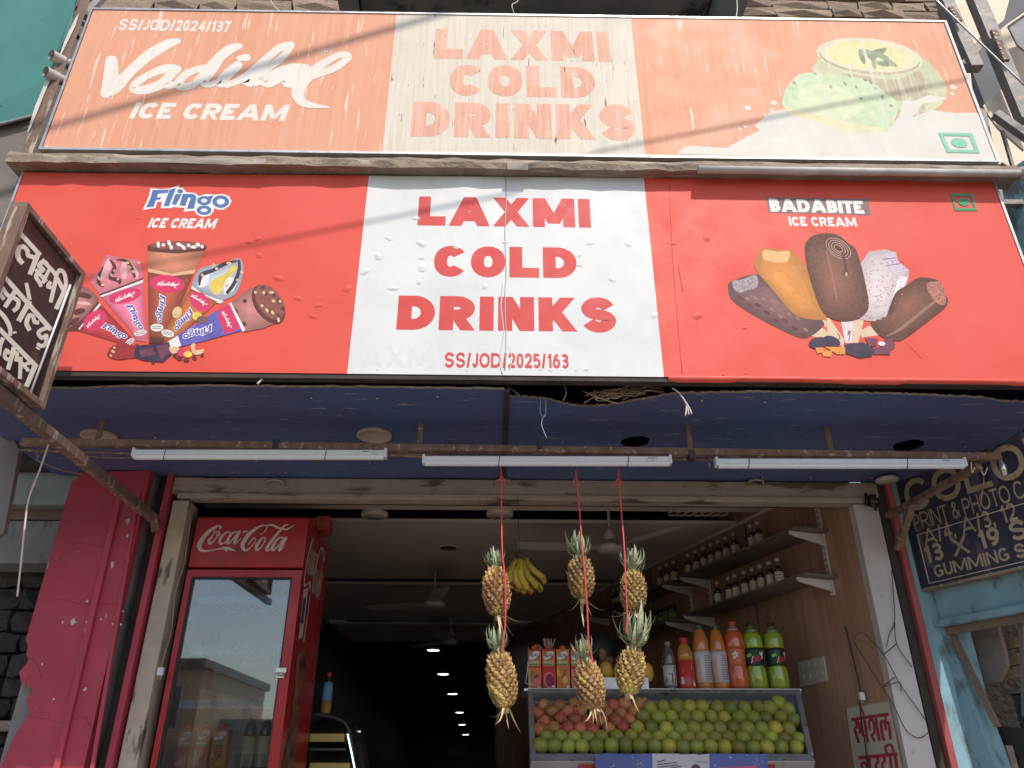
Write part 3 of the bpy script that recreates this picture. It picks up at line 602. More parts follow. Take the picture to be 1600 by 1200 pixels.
# Flingo logo
FL_OUT = [(75, 430), (140, 300), (185, 190), (200, 90), (360, 105), (500, 95), (660, 40), (640, 85), (700, 80), (745, 130), (750, 150), (900, 165), (960, 215), (1060, 180), (1200, 190), (1330, 180), (1430, 215), (1470, 290), (1440, 360), (1350, 425), (1260, 425), (1190, 400), (1190, 450), (1130, 520), (1020, 540), (920, 500), (885, 440), (720, 460), (735, 400), (560, 385), (520, 400), (360, 405), (380, 310), (310, 300), (280, 400)]
def ringp(cx, cy, a, bq, c, d): return [[[(cx + a * cos(t), cy + bq * sin(t)), (cx + a * cos(t2), cy + bq * sin(t2)), (cx + c * cos(t2), cy + d * sin(t2)), (cx + c * cos(t), cy + d * sin(t))] for t, t2 in [(k * pi / 12, (k + 1) * pi / 12) for k in range(24)]]]
FL_LET = [[[(135, 390), (200, 250), (235, 120), (490, 110), (470, 165), (320, 180), (300, 235), (370, 230), (350, 270), (285, 275), (250, 380)]], [[(405, 375), (500, 110), (600, 90), (490, 370)]],
          [[(535, 345), (590, 180), (690, 180), (600, 355)]], [ell(665, 138, 46, 34, 0, 360, 14)[:-1]], [[(655, 360), (705, 180), (860, 180), (900, 195), (920, 240), (880, 410), (770, 415), (830, 240), (790, 235), (745, 370)]]] \
         + ringp(1040, 285, 112, 72, 48, 30) + ringp(1038, 435, 115, 75, 55, 30) + [[[(1100, 215), (1190, 200), (1150, 270), (1120, 260)]]] + ringp(1300, 300, 132, 97, 64, 46)
m_iw = ink('white', (.66, .65, .64)); m_ib = ink('logo_blue', (.075, .15, .33))
print_mesh([(0, [[FL_OUT]]), (1, FL_LET)], lowm(215, 285, 10), 'ice_cream_logo', [m_iw, m_ib], ls)
bx = fit(lower, 230, 342, 338, 356); letters('ICE CREAM', bx, xz(YL), m_iw, ls, wx=.34, wy=.26, gap=.1, slant=.16)
# second brand
m_ig = ink('logo_grey', (.20, .13, .14))
BO = [(55, 115), (240, 120), (290, 120), (420, 118), (600, 125), (660, 125), (820, 125), (960, 135), (1000, 132), (1480, 142), (1520, 372), (1340, 372), (1330, 362), (1180, 362), (1020, 352), (640, 345), (300, 340), (100, 330), (80, 250)]
bw = block('BADABITE', 95, 0, 1400, 190, wx=.42, wy=.27, gap=.06)
bw = [[[(u + .18 * (190 - v) * 0 + (190 - v) * .17, 135 + (190 - v) * 0.95 + (u - 95) * .023) for u, v in pl] for pl in st] for st in bw]
print_mesh([(0, [[BO]]), (1, bw)], lowm(1190, 295, 8.889), 'ice_cream_logo', [m_ig, m_iw], ls)
bx = fit(lower, 1234, 340, 1336, 353); letters('ICE CREAM', bx, xz(YL), m_iw, ls, wx=.34, wy=.26, gap=.1)

# Vadilal script, used large on the upper sign and small on the cones
VAD = [brush(p) for p in (
    [(95, 180, 76), (92, 250, 90), (78, 330, 84), (58, 372, 62)], [(60, 375, 46), (120, 335, 74), (210, 240, 62), (320, 143, 66), (430, 78, 58), (500, 56, 34)],
    [(500, 225, 44), (430, 222, 52), (330, 258, 44), (245, 312, 46), (228, 350, 44), (300, 352, 56), (400, 315, 58), (480, 240, 48)], [(485, 235, 50), (430, 290, 54), (440, 325, 44), (520, 312, 30)],
    [(650, 218, 40), (560, 250, 44), (505, 305, 52), (515, 333, 44), (600, 315, 44), (700, 205, 54), (800, 115, 60), (875, 85, 36)], [(760, 150, 56), (700, 240, 60), (655, 305, 50), (700, 320, 36), (770, 285, 30)],
    [(865, 205, 56), (800, 260, 64), (755, 312, 50), (820, 312, 36)], [(873, 160, 34), (922, 156, 44)],
    [(800, 322, 40), (880, 290, 42), (1000, 200, 50), (1110, 103, 46), (1188, 78, 44)], [(1195, 80, 36), (1130, 160, 44), (1000, 250, 50), (925, 305, 54), (1000, 308, 34)],
    [(1288, 216, 36), (1200, 214, 46), (1100, 248, 50), (1030, 298, 54), (1060, 318, 40), (1130, 282, 40), (1220, 222, 46)], [(1250, 226, 48), (1160, 305, 56), (1220, 318, 36)],
    [(1220, 310, 46), (1320, 268, 42), (1450, 222, 42), (1535, 160, 44), (1530, 136, 36)], [(1530, 140, 36), (1480, 142, 38), (1380, 197, 50), (1290, 270, 72), (1242, 330, 84), (1232, 390, 70), (1280, 438, 46), (1420, 460, 8)])]
def xf(strokes, f): return [[[f(u, v) for u, v in pl] for pl in st] for st in strokes]
def place(strokes, cx, cy, w, ang, src):     # put a drawing (bbox src) with its middle at cx, cy; w wide; turned by ang degrees
    x0, y0, x1, y1 = src; k = w / (x1 - x0); a = radians(ang); mx, my = (x0 + x1) / 2, (y0 + y1) / 2
    return xf(strokes, lambda u, v: (cx + k * ((u - mx) * cos(a) - (v - my) * sin(a)), cy + k * ((u - mx) * sin(a) + (v - my) * cos(a))))
def E_(cx, cy, rx, ry, ang=0, n=22):
    a = radians(ang); return [[(cx + rx * cos(t) * cos(a) - ry * sin(t) * sin(a), cy + rx * cos(t) * sin(a) + ry * sin(t) * cos(a)) for t in [2 * pi * k / n for k in range(n)]]]
def sm(pts, n=4): return [[q[:2] for q in cat_rom(pts, n, True)]]
IDEF = dict(choc=((.10, .030, .026), .25, 30), chocl=((.22, .075, .06), .15, 30), pinkc=((.62, .20, .24), .12, 25), pinkl=((.68, .36, .38), .1, 25), tan=((.50, .20, .11), .2, 90), tanl=((.62, .36, .22), .1, 40),
     brownw=((.34, .08, .045), .2, 20), pinkw=((.55, .14, .22), .15, 20), redw=((.42, .045, .05), .25, 20), orangew=((.45, .14, .05), .2, 20), bluew=((.11, .10, .36), .2, 20), rose=((.55, .035, .11), .08, 20), white=((.64, .62, .62), .06, 20), yellow=((.62, .47, .08), .15, 25),
     grey=((.40, .44, .50), .15, 25), mocha=((.38, .16, .14), .22, 60), nut=((.58, .40, .24), .15, 30), berry=((.28, .03, .035), .25, 60), dark=((.045, .03, .055), .3, 30), orange=((.60, .24, .055), .06, 10), orangel=((.64, .38, .16), .12, 60), barb=((.16, .065, .045), .12, 12), barl=((.27, .135, .10), .1, 12),
     bump=((.17, .085, .085), .3, 45), speck=((.60, .52, .53), .05, 20), speckr=((.50, .12, .18), .1, 20), stick=((.58, .44, .31), .06, 30), barh=((.40, .25, .20), .08, 12), pur=((.15, .045, .075), .2, 30), crumb=((.36, .15, .11), .5, 110), violet=((.50, .42, .52), .15, 60), ash=((.30, .24, .26), .5, 110))
ICOL = {k: q[0] for k, q in IDEF.items()}
I = {k: ink('print_' + k, c, var=v, scale=s_) for k, (c, v, s_) in IDEF.items()}
IL = list(I); IM = [I[k] for k in IL]
def L_(k, *sts): return (IL.index(k), list(sts))
def S_(k, poly, fx, fy, lo=.62, hi=1.3, n=7, keep=.12):      # printed soft shading: steps of one ink from the edge to a highlight
    out = []; c = I[k]['c'] if False else ICOL[k]
    for i in range(n):
        t = i / (n - 1); g = lo + (hi - lo) * t; nm = '%s_%02d' % (k, int(g * 20))
        if nm not in I: I[nm] = ink('print_' + nm, tuple(min(.7, q * int(g * 20) / 20) for q in ICOL[k]), var=.08, scale=24); IL.append(nm); IM.append(I[nm])
        s_ = 1 - t * (1 - keep); out.append((IL.index(nm), [[[(fx + (x - fx) * s_, fy + (y - fy) * s_) for x, y in poly[0]]]]))
    return out
ms = lowm(100, 360, 4.444); FB = (75, 40, 1470, 540); VB = (15, 40, 1565, 465)
PB = [.0006]
def cone(layers, name='printed_cone'): PB[0] += .0004; print_mesh(layers, ms, name, IM, ls, lift=.0002, base=PB[0])
def lab(cx, cy, w, ang, vx, vy, vw, va, ox, oy, orx, ory, oa):
    return [L_('rose', E_(ox, oy, orx, ory, oa)), (IL.index('white'), place(VAD, vx, vy, vw, va, VB)), (IL.index('white'), place([[FL_OUT]], cx, cy, w, ang, FB)), (IL.index('bluew'), place(FL_LET, cx, cy, w, ang, FB))]
def tl2(x, y, w, an): a = radians(an); return [ribbon([(x - w * cos(a) - o * sin(a), y - w * sin(a) + o * cos(a), 5), (x + w * cos(a) - o * sin(a), y + w * sin(a) + o * cos(a), 5)]) for o in (-6, 6)]
def dots(pts, k, r0): return L_(k, *[E_(x, y, r0 * (1 + .3 * sin(x)), r0 * .7, (x * 7) % 90, 8) for x, y in pts])
cone(S_('mocha', sm([(20, 520), (60, 420), (120, 388), (175, 410), (232, 462), (236, 500), (150, 605), (40, 680), (0, 690), (-10, 600)]), 110, 520) + [ L_('choc', sm([(60, 450), (130, 430), (190, 450), (180, 475), (120, 465)]), sm([(60, 560), (120, 540), (150, 560), (90, 590)]), sm([(0, 640), (70, 610), (110, 610), (60, 660)])), L_('pinkl', sm([(80, 500), (150, 495), (190, 515), (130, 515)])), L_('choc', [[(236, 492), (246, 505), (100, 700), (5, 700), (140, 610)]]), L_('white', [[(246, 505), (262, 520), (250, 545), (110, 690), (98, 686)]]),
      ] + S_('redw', [[(258, 515), (470, 745), (470, 800), (430, 800), (96, 700)]], 300, 690, .65, 1.3) + lab(350, 700, 200, 25, 205, 630, 125, -40, 215, 625, 90, 62, -35) + [L_('white', E_(455, 775, 39, 18, -35)), L_('bump', *tl2(455, 775, 27, -35))])
cone(S_('pinkc', [[(300, 165), (345, 180), (400, 190), (470, 200), (530, 205), (540, 270), (548, 335), (400, 405), (250, 445), (215, 400), (185, 360), (195, 325), (250, 270), (270, 215)]], 370, 290, .75, 1.15) + [ L_('pinkl', sm([(310, 190), (330, 250), (300, 310), (250, 350), (260, 290)]), sm([(420, 210), (440, 280), (420, 340), (390, 280)]), sm([(480, 240), (520, 300), (500, 335), (480, 290)])), L_('choc', *[brush(q, n=4) for q in ([(320, 205, 12), (350, 250, 26), (340, 290, 24), (320, 330, 22), (380, 345, 34), (385, 365, 20)], [(370, 205, 12), (430, 212, 22), (470, 265, 24), (490, 320, 20)], [(270, 255, 12), (245, 310, 22), (240, 360, 26), (270, 385, 22)])]),
      dots([(350, 280), (330, 310), (375, 338), (270, 378), (455, 255), (480, 285), (440, 225), (240, 330), (520, 225)], 'nut', 13), L_('choc', [[(548, 330), (550, 342), (250, 455), (244, 444)]]), L_('white', [[(550, 342), (545, 380), (275, 468), (246, 456)]]),
      ] + S_('pinkw', [[(546, 362), (575, 775), (500, 765), (470, 700), (262, 462)]], 480, 560, .8, 1.7) + lab(492, 600, 215, 60, 425, 462, 150, -20, 425, 455, 118, 48, -14) + [L_('white', E_(530, 712, 46, 19, -12)), L_('bump', *tl2(530, 712, 32, -12))])
cone(S_('tan', [[(580, 110), (990, 112), (935, 230), (900, 300), (740, 320), (585, 290)]], 740, 210, .75, 1.35) + [ L_('tanl', [[(584, 262), (745, 300), (915, 272), (900, 305), (740, 325), (586, 300)]]), L_('choc', E_(785, 112, 206, 36), [[(580, 112), (990, 112), (978, 140), (785, 160), (582, 145)]]), L_('chocl', E_(785, 106, 190, 26)), dots([(690, 100), (730, 88), (745, 118), (800, 98), (830, 118), (865, 104), (900, 115), (960, 112), (655, 98), (930, 98)], 'white', 18),
      ] + S_('brownw', [[(582, 288), (740, 318), (900, 300), (700, 770), (590, 785)]], 690, 480, .6, 1.4) + lab(672, 540, 205, 95, 725, 375, 155, 5, 715, 372, 122, 62, 5) + [L_('white', E_(645, 675, 45, 27, 0)), L_('bump', *tl2(645, 675, 31, 0)), L_('choc', [[(600, 735), (700, 745), (690, 775), (590, 785)]])])
cone(S_('grey', sm([(890, 370), (915, 310), (950, 262), (1040, 240), (1120, 225), (1222, 195), (1245, 290), (1200, 430), (1120, 480), (1060, 478), (970, 440), (900, 400)]), 1070, 350, .65, 1.35) + [ L_('white', sm([(960, 300), (1010, 300), (990, 380), (930, 390)]), sm([(1130, 330), (1200, 350), (1170, 420), (1110, 440)])), L_('yellow', sm([(1040, 340), (1120, 300), (1180, 240), (1200, 270), (1130, 340), (1080, 440), (1030, 430), (1010, 380)])), L_('dark', *[brush(q, n=4) for q in ([(940, 380, 12), (955, 310, 30), (1040, 275, 26), (1110, 235, 28), (1200, 212, 12)], [(1215, 210, 16), (1215, 280, 24), (1180, 370, 26), (1135, 430, 24)])]), dots([(960, 310), (1060, 265), (1040, 240), (1145, 228), (1050, 435), (1130, 385), (1235, 290), (1205, 345)], 'nut', 15),
      L_('white', [[(890, 385), (960, 440), (1070, 478), (1110, 490), (1090, 508), (1050, 500), (880, 410)]]), ] + S_('orangew', [[(880, 402), (1065, 495), (760, 770), (655, 765)]], 840, 610, .65, 1.4) + lab(830, 620, 200, 128, 940, 485, 130, 35, 945, 495, 84, 56, 40) + [L_('yellow', E_(925, 595, 34, 30)), L_('nut', E_(785, 570, 32, 42, 20)), L_('white', E_(720, 715, 45, 25, 15)), L_('bump', *tl2(720, 715, 31, 15))])
cone(S_('mocha', [[(1150, 505), (1290, 400), (1340, 390), (1480, 640), (1380, 680), (1250, 705), (1190, 600)]], 1290, 540, .75, 1.35) + [ L_('choc', E_(1420, 512, 95, 152, -35)), L_('chocl', E_(1428, 498, 82, 138, -35)), dots([(1380, 400), (1400, 440), (1455, 450), (1490, 490), (1380, 520), (1420, 560), (1490, 600), (1520, 545), (1330, 430)], 'choc', 20), dots([(1388, 432), (1440, 430), (1500, 492), (1455, 490), (1375, 522), (1448, 570), (1410, 555), (1490, 620), (1330, 430)], 'nut', 15), dots([(1255, 490), (1190, 560), (1250, 650)], 'choc', 22), L_('white', [[(1140, 510), (1160, 500), (1260, 690), (1240, 705)]]),
      L_('bluew', [[(1080, 545), (1150, 510), (1235, 695), (1000, 760), (760, 820), (700, 785)]]), L_('rose', [[(1075, 548), (1150, 512), (1225, 680), (1110, 720)]]), L_('white', [[(700, 785), (790, 730), (815, 800), (750, 830)]])] + lab(930, 705, 230, 160, 1130, 620, 130, 65, 1135, 620, 92, 58, 65) + [L_('bump', E_(960, 620, 40, 26))])
cone([L_('berry', sm([(300, 860), (340, 800), (420, 780), (470, 800), (520, 790), (520, 870), (440, 890), (360, 895)])), dots([(340, 840), (325, 870), (350, 815)], 'nut', 12), L_('dark', [[(480, 880), (500, 800), (620, 790), (730, 775), (750, 860), (690, 915), (560, 905)]]), L_('pur', [[(520, 830), (610, 815), (640, 860), (540, 880)], [(640, 800), (720, 790), (730, 850), (670, 900)]]), L_('nut', sm([(880, 800), (910, 785), (915, 830), (970, 825), (960, 855), (900, 860)]), sm([(730, 810), (790, 810), (800, 840), (750, 855)])), L_('rose', E_(820, 850, 36, 28)), L_('yellow', E_(860, 860, 30, 22)), dots([(800, 890), (850, 900), (905, 885), (960, 865), (620, 915), (770, 870)], 'choc', 18)], 'printed_berries')
ms2 = lowm(1120, 360, 4.2105)
PB[0] = .0006
def bar(layers, name='printed_ice_bar'): PB[0] += .0004; print_mesh(layers, ms2, name, IM, ls, lift=.0002, base=PB[0])
bar([L_('stick', [[(680, 585), (740, 575), (840, 720), (830, 770), (760, 700)]], [[(600, 690), (690, 640), (800, 700), (740, 720)]], [[(890, 590), (970, 580), (930, 740), (870, 740)]], [[(1010, 625), (1065, 690), (950, 705), (940, 660)]]), L_('speck', [[(815, 590), (895, 595), (885, 740), (845, 740)]]), L_('dark', brush([(795, 680, 5), (810, 700, 5), (800, 720, 5)], n=3), brush([(870, 655, 5), (862, 690, 5), (880, 660, 5), (868, 725, 5)], n=3))], 'printed_sticks')
bar(S_('bump', sm([(75, 370), (105, 330), (240, 290), (300, 312), (500, 470), (690, 590), (690, 640), (610, 700), (530, 702), (300, 590), (110, 470)]), 380, 470) + [ L_('choc', *[E_(150 + 60 * i, 440 + 34 * i + 18 * sin(i * 2.1), 24, 12, 30, 9) for i in range(8)]), L_('barl', *[E_(200 + 55 * i, 420 + 30 * i + 30 * cos(i * 1.7), 20, 9, 35, 9) for i in range(8)]), L_('ash', sm([(105, 335), (180, 318), (258, 296), (268, 370), (200, 395), (150, 410), (112, 385)]))])
bar(S_('orange', sm([(250, 205), (270, 160), (310, 118), (430, 128), (500, 135), (560, 210), (620, 300), (720, 560), (690, 588), (560, 575), (480, 525), (350, 370), (262, 270)]), 420, 330, .72, 1.12) + [ L_('orangel', sm([(310, 130), (400, 140), (475, 138), (468, 200), (400, 212), (310, 190)]))])
bar(S_('speck', [[(945, 220), (1000, 140), (1110, 125), (1180, 145), (1190, 200), (1265, 262), (1262, 310), (1172, 560), (1110, 600), (985, 595), (940, 580)]], 1050, 360, .74, 1.1) + [ L_('white', [[(1200, 300), (1255, 310), (1170, 555), (1110, 590)]]), L_('violet', [[(1088, 160), (1170, 145), (1190, 200), (1265, 265), (1180, 275), (1110, 215)]]), L_('dark', brush([(1090, 190, 4), (1180, 180, 4)], n=2), brush([(1120, 230, 4), (1210, 220, 4)], n=2)),
     L_('speckr', *[E_(960 + rng.random() * 270, 170 + rng.random() * 410, 4.5, 4, 0, 6) for _ in range(95) if True])])
bar(S_('barb', sm([(1170, 420), (1250, 360), (1330, 310), (1420, 318), (1475, 345), (1500, 410), (1516, 488), (1400, 590), (1230, 715), (1160, 722), (1070, 690), (1012, 605), (1100, 590)]), 1250, 500, .6, 1.5) + [L_('barl', brush([(1460, 450, 6), (1380, 510, 20), (1220, 640, 20), (1120, 695, 6)], n=5)), L_('crumb', sm([(1382, 348), (1440, 338), (1482, 350), (1508, 478), (1455, 482), (1400, 420)]))])
bar(S_('barb', sm([(580, 110), (610, 50), (660, 25), (730, 18), (800, 32), (870, 88), (915, 125), (950, 230), (985, 380), (1000, 490), (980, 545), (920, 585), (830, 597), (740, 572), (685, 515), (640, 400), (600, 260)]), 770, 330, .65, 1.6, 9) + [L_('barl', brush([(720, 130, 4), (760, 300, 10), (790, 460, 6)], n=4)), L_('choc', E_(790, 105, 98, 62, 35)), L_('barh', *[ribbon([(x, y, 5) for x, y in E_(800, 118, 92 - q * 20, 54 - q * 12, 35, 20)[0]], closed=True) for q in range(4)]),
     L_('choc', brush([(830, 160, 20), (845, 230, 14), (850, 285, 36)], n=5)), L_('barh', E_(852, 288, 9, 14))])
bar([L_('dark', E_(670, 740, 65, 38, -10), E_(755, 730, 60, 34, 20), [[(840, 750), (960, 735), (1040, 780), (1020, 830), (940, 840), (850, 810)]]), L_('orange', [[(715, 765), (845, 768), (845, 815), (790, 815)], [(690, 795), (760, 790), (752, 832), (700, 828)], [(648, 770), (700, 770), (705, 800), (660, 810)]]), L_('pur', [[(975, 705), (1060, 712), (1050, 760), (1000, 762)], [(1040, 770), (1145, 765), (1140, 818), (1030, 815)]], E_(1130, 750, 44, 40)), L_('white', E_(1085, 745, 24, 14))], 'printed_chocolate_bits')

# ---- upper sign
us = thing('faded_upper_sign', 'sun-faded salmon and cream shop sign with a pot of ice cream, uppermost of the two', 'sign', (.13, YU, 4.24))
UX = [-2.2, -.567, .719, 2.46]; uz0 = lambda x: 4.245 + .008 * (x + 2.2) / 2; uz1 = lambda x: 5.243 + (x + 2.2) * .0075
b = MB(); b.box((-2.2, YU + .003, 4.25), (2.455, YU + .07, 5.24)); b.build('backing_board', m_dark, us)
for i, m in enumerate((m_salmon, m_cream, m_salmon)):
    x0, x1 = UX[i], UX[i + 1]; b = MB(); b.slab([(x0, YU, uz0(x0)), (x1, YU, uz0(x1)), (x1, YU, uz1(x1)), (x0, YU, uz1(x0))], (0, .0025, 0)); b.build('printed_sheet', m, us)
for nm, a, c, w, h in (('top_edge', (-2.21, YU + .02, uz1(-2.2) + .007), (2.47, YU + .02, uz1(2.46) + .007), .05, .012), ('bottom_edge', (-2.21, YU + .015, uz0(-2.2) - .008), (2.47, YU + .015, uz0(2.46) - .008), .055, .013)):
    b = MB(); b.beam(a, c, w, h); b.build(nm, m_metal, us)
b = MB(); b.box((-2.214, YU - .006, 4.235), (-2.203, YU + .06, 5.26)); b.build('side_edge', m_metal, us)
b = MB(); b.box((2.464, YU - .006, 4.24), (2.478, YU + .06, 5.29)); b.build('side_edge', mat('white_edge', (.6, .6, .6), .05), us)
for s_, (x0, y0, x1, y1) in (('LAXMI', (678, 50, 950, 91)), ('COLD', (702, 105, 928, 149)), ('DRINKS', (641, 165, 990, 213))):
    bx = fit(upper, x0, y0, x1, y1); letters(s_, bx, xz(YU), m_fadered, us, wx=.455, wy=.315, gap=.14)
m_fw = mat('faded_white_ink', (.66, .61, .56), .05, 4, .68, spec=.3, c2=(.58, .52, .46), c2amt=.2, c2scale=(60, 20, 3), c2sharp=.2)
bx = fit(upper, 183, 33, 362, 47); letters('SS/JOD/2024/137', bx, xz(YU), m_fw, us, wx=.28, wy=.22, gap=.14)
print_mesh([(0, VAD)], upm(150, 50, 3.902), 'script_logo', [m_fw], us)
print_mesh([(0, [ribbon([(x, y, 3) for x, y in E_(1404, 119, 30, 19)[0]], closed=True)] + xf(block('R', 1392, 0, 1416, 20, wx=.2, wy=.18), lambda u, v: (u, 129 - v)))], upm(150, 50, 3.902), 'registered_mark', [m_fw], us)
bx = fit(upper, 201, 164, 449, 185); letters('ICE CREAM', bx, xz(YU), m_fw, us, wx=.36, wy=.27, gap=.1, slant=.14)
# matka kulfi picture, faded
F = {k: mat('faded_' + k, c, v, s_, .68, spec=.3, c2=(.6, .56, .48), c2amt=.25, c2scale=(50, 20, 3), c2sharp=.2) for k, (c, v, s_) in dict(milk=((.60, .57, .52), .05, 6), pot=((.50, .50, .33), .12, 6), potd=((.42, .36, .25), .12, 6), rim=((.58, .56, .40), .08, 8), curd=((.62, .58, .30), .08, 16), leaf=((.24, .28, .20), .3, 20), scoop=((.47, .57, .37), .10, 22), scoopl=((.56, .60, .40), .08, 22), cone=((.62, .57, .36), .08, 14), nutd=((.27, .27, .22), .2, 12)).items()}
FK = list(F); FM = [F[k] for k in FK]
def U_(k, *st): return (FK.index(k), list(st))
print_mesh([U_('pot', sm([(640, 290), (700, 270), (1100, 270), (1180, 310), (1240, 400), (1230, 460), (1190, 505), (1090, 520), (900, 470), (640, 350)])), U_('potd', sm([(760, 340), (1000, 370), (1120, 330), (1130, 420), (1000, 470), (860, 420)]), sm([(1080, 450), (1160, 430), (1150, 490), (1090, 545)])), U_('rim', E_(885, 262, 248, 84, 6)), U_('potd', E_(885, 268, 236, 76, 6)), U_('rim', E_(885, 258, 232, 74, 6)), U_('curd', E_(880, 258, 205, 62, 6)), U_('leaf', *[E_(x, y, 38, 12, a, 10) for x, y, a in ((850, 262, 70), (880, 255, 40), (915, 240, -20), (945, 262, 25), (980, 290, 30), (905, 285, 80), (870, 240, 10), (935, 245, -40), (950, 295, 10))])] +
           [U_('milk', [[(0, 700), (35, 680), (60, 675), (225, 685), (300, 640), (375, 605), (352, 580), (380, 560), (430, 515), (500, 505), (560, 540), (700, 560), (880, 590), (985, 585), (1020, 540), (1040, 470), (1100, 465), (1155, 440), (1240, 452), (1245, 460), (1130, 480), (1085, 545), (1170, 508), (1280, 522), (1385, 522), (1445, 640), (1507, 752), (700, 734), (0, 712)]])] +
           [U_('scoop', sm([(480, 470), (500, 410), (550, 350), (640, 335), (760, 350), (870, 370), (960, 430), (1020, 480), (1000, 560), (970, 605), (900, 612), (780, 605), (650, 560), (530, 540), (495, 505)], 5)), U_('scoopl', sm([(560, 420), (680, 390), (800, 430), (860, 500), (740, 560), (600, 520)])), U_('cone', [[(485, 490), (620, 525), (760, 560), (970, 600), (900, 614), (780, 610), (650, 570), (520, 535)]]), U_('nutd', *[E_(x, y, 11, 7, x % 60, 8) for x, y in ((535, 382), (635, 342), (707, 402), (772, 388), (820, 402), (795, 352), (865, 370), (915, 410), (945, 450), (985, 490), (845, 455), (890, 380))]), U_('milk', *[E_(x, y, a, c, 20, 12) for x, y, a, c in ((322, 500, 14, 12), (443, 477, 16, 11), (430, 510, 10, 7), (285, 597, 11, 6), (310, 588, 9, 6), (1272, 403, 16, 12), (1268, 435, 12, 7))])],
           upm(1060, 0, 2.963), 'printed_pot_of_ice_cream', FM, us, lift=.0002)
vegmark(upper, us, ((1466, 207), (1519, 208), (1531, 239), (1480, 238)), m_vegf)
# left timber post, ledge and pipe round the upper sign
post = thing('sign_post', 'peeling brown timber post along the left edge of the faded sign', 'post', PY(45, 250, 2.86))
b = MB(); b.hexa([PY(30, 246, 2.82), PY(48, 246, 2.82), PY(48, 246, 2.92), PY(30, 246, 2.92), PY(130, -12, 2.82), PY(146, -12, 2.82), PY(146, -12, 2.92), PY(130, -12, 2.92)]); b.build('timber', m_postwood, post, bevel=.004)
m_peel = mat('peeling_white_paint', (.55, .50, .44), .1, 12, .6)
b = MB(); b.add([PY(x, y, 2.812) for x, y in ((42, 208), (48, 200), (62, 165), (74, 135), (84, 112), (80, 110), (70, 130), (55, 165))], [tuple(range(8))]); b.add([PY(x, y, 2.813) for x, y in ((90, 95), (96, 85), (118, 40), (124, 20), (118, 28), (100, 66))], [tuple(range(6))]); b.build('peeling_strip', m_peel, post)
ledge = thing('timber_ledge', 'rough timber ledge and metal pipe running between the two signs', 'ledge', (.1, 2.8, 4.16))
b = MB(); N = 60; vs = []; fs = []; r = random.Random(8)
for i in range(N + 1):
    x = -2.31 + (2.52 + 2.31) * i / N; z0 = 4.112 + (x + 2.3) * .004
    for (y, z) in ((2.795, z0 + .062), (2.788, z0 + .035), (2.792, z0 + .002), (2.90, z0 + .01), (2.90, z0 + .066)): vs.append(V((x, y + r.uniform(-.006, .006), z + r.uniform(-.006, .006))))
for i in range(N):
    for k in range(5): a = i * 5 + k; c = i * 5 + (k + 1) % 5; fs.append((a, c, c + 5, a + 5))
fs += [(4, 3, 2, 1, 0), tuple(N * 5 + k for k in range(5))]; b.add(vs, fs); b.build('timber', m_wood, ledge)
m_pipe = mat('grey_painted_pipe', (.42, .40, .38), .2, 8, .6)
b = MB(); b.tube([(.95, 2.782, 4.125), (1.7, 2.782, 4.128), (2.66, 2.782, 4.132)], .019, 10); b.build('pipe', m_pipe, ledge)
b = MB(); b.lathe([(.0, -.05), (.034, -.05), (.034, .05), (0, .05)], (2.56, 2.782, 4.132), 12, axis='x'); b.build('pipe_clamp', m_pipe, ledge)
m_cloth = mat('dirty_flex_strip', (.30, .26, .225), .2, 6, .8)
for x0, x1, dz, sd in ((-1.9, -1.1, .004, 1), (.04, .14, .008, 3)):
    vs = []; fs = []; n = 24
    for i in range(n + 1):
        x = x0 + (x1 - x0) * i / n; w = dz * (1 + .6 * noise.noise((x * 4, sd, 0)))
        vs += [V((x, 2.7865, 4.150)), V((x, 2.7835 + .003 * sin(x * 20), 4.135 - w * .4)), V((x, 2.7865 + .003 * sin(x * 13), 4.122 - w))]
    for i in range(n):
        for k in range(2): fs.append((i * 3 + k, i * 3 + k + 1, i * 3 + k + 4, i * 3 + k + 3))
    b = MB(); b.add(vs, fs, 0, True); b.build('flex_strip', m_cloth, ledge)

# ---- projecting Hindi sign on its arm
XH = -1.69
hindi = lambda px, py, h: PX(px, py, XH + h)
hs = thing('projecting_sign', 'small black projecting sign in a brown frame with white Hindi lettering', 'sign', PX(54, 627, XH))
m_board = mat('black_sign_board', (.028, .019, .018), .25, 10, .4, c2=(.07, .05, .045), c2amt=.2, c2scale=(8, 8, 8))
tl_, tr_, br_ = PX(45, 324, XH), PX(124, 432, XH), PX(54, 627, XH)
zt = (tl_.z + tr_.z) / 2; zb = br_.z; yF, yN = tr_.y, tl_.y - .02
zb -= .0
b = MB(); b.box((XH - .03, yN + .02, zb + .02), (XH - .0003, yF - .02, zt - .02)); b.build('board', m_board, hs)
for a, c in (((yN, zt), (yF, zt)), ((yN, zb), (yF, zb)), ((yN, zb), (yN, zt)), ((yF, zb), (yF, zt))):
    b = MB(); e = .0125
    b.box((XH - .045, min(a[0], c[0]) - (e if a[1] == c[1] else e * .98), min(a[1], c[1]) - (e if a[0] == c[0] else e * .98)), (XH + (.016 if a[0] == c[0] else .0145), max(a[0], c[0]) + (e if a[1] == c[1] else e * .98), max(a[1], c[1]) + (e if a[0] == c[0] else e * .98))); b.build('frame_bar', m_postwood, hs, bevel=.003)
b = MB(); b.tube([PX(110, 445, XH + .012), PX(47, 616, XH + .012)], .004, 6); b.build('tube_lamp', mat('bare_tube_glass', (.68, .68, .7), .03, 5, .12), hs)
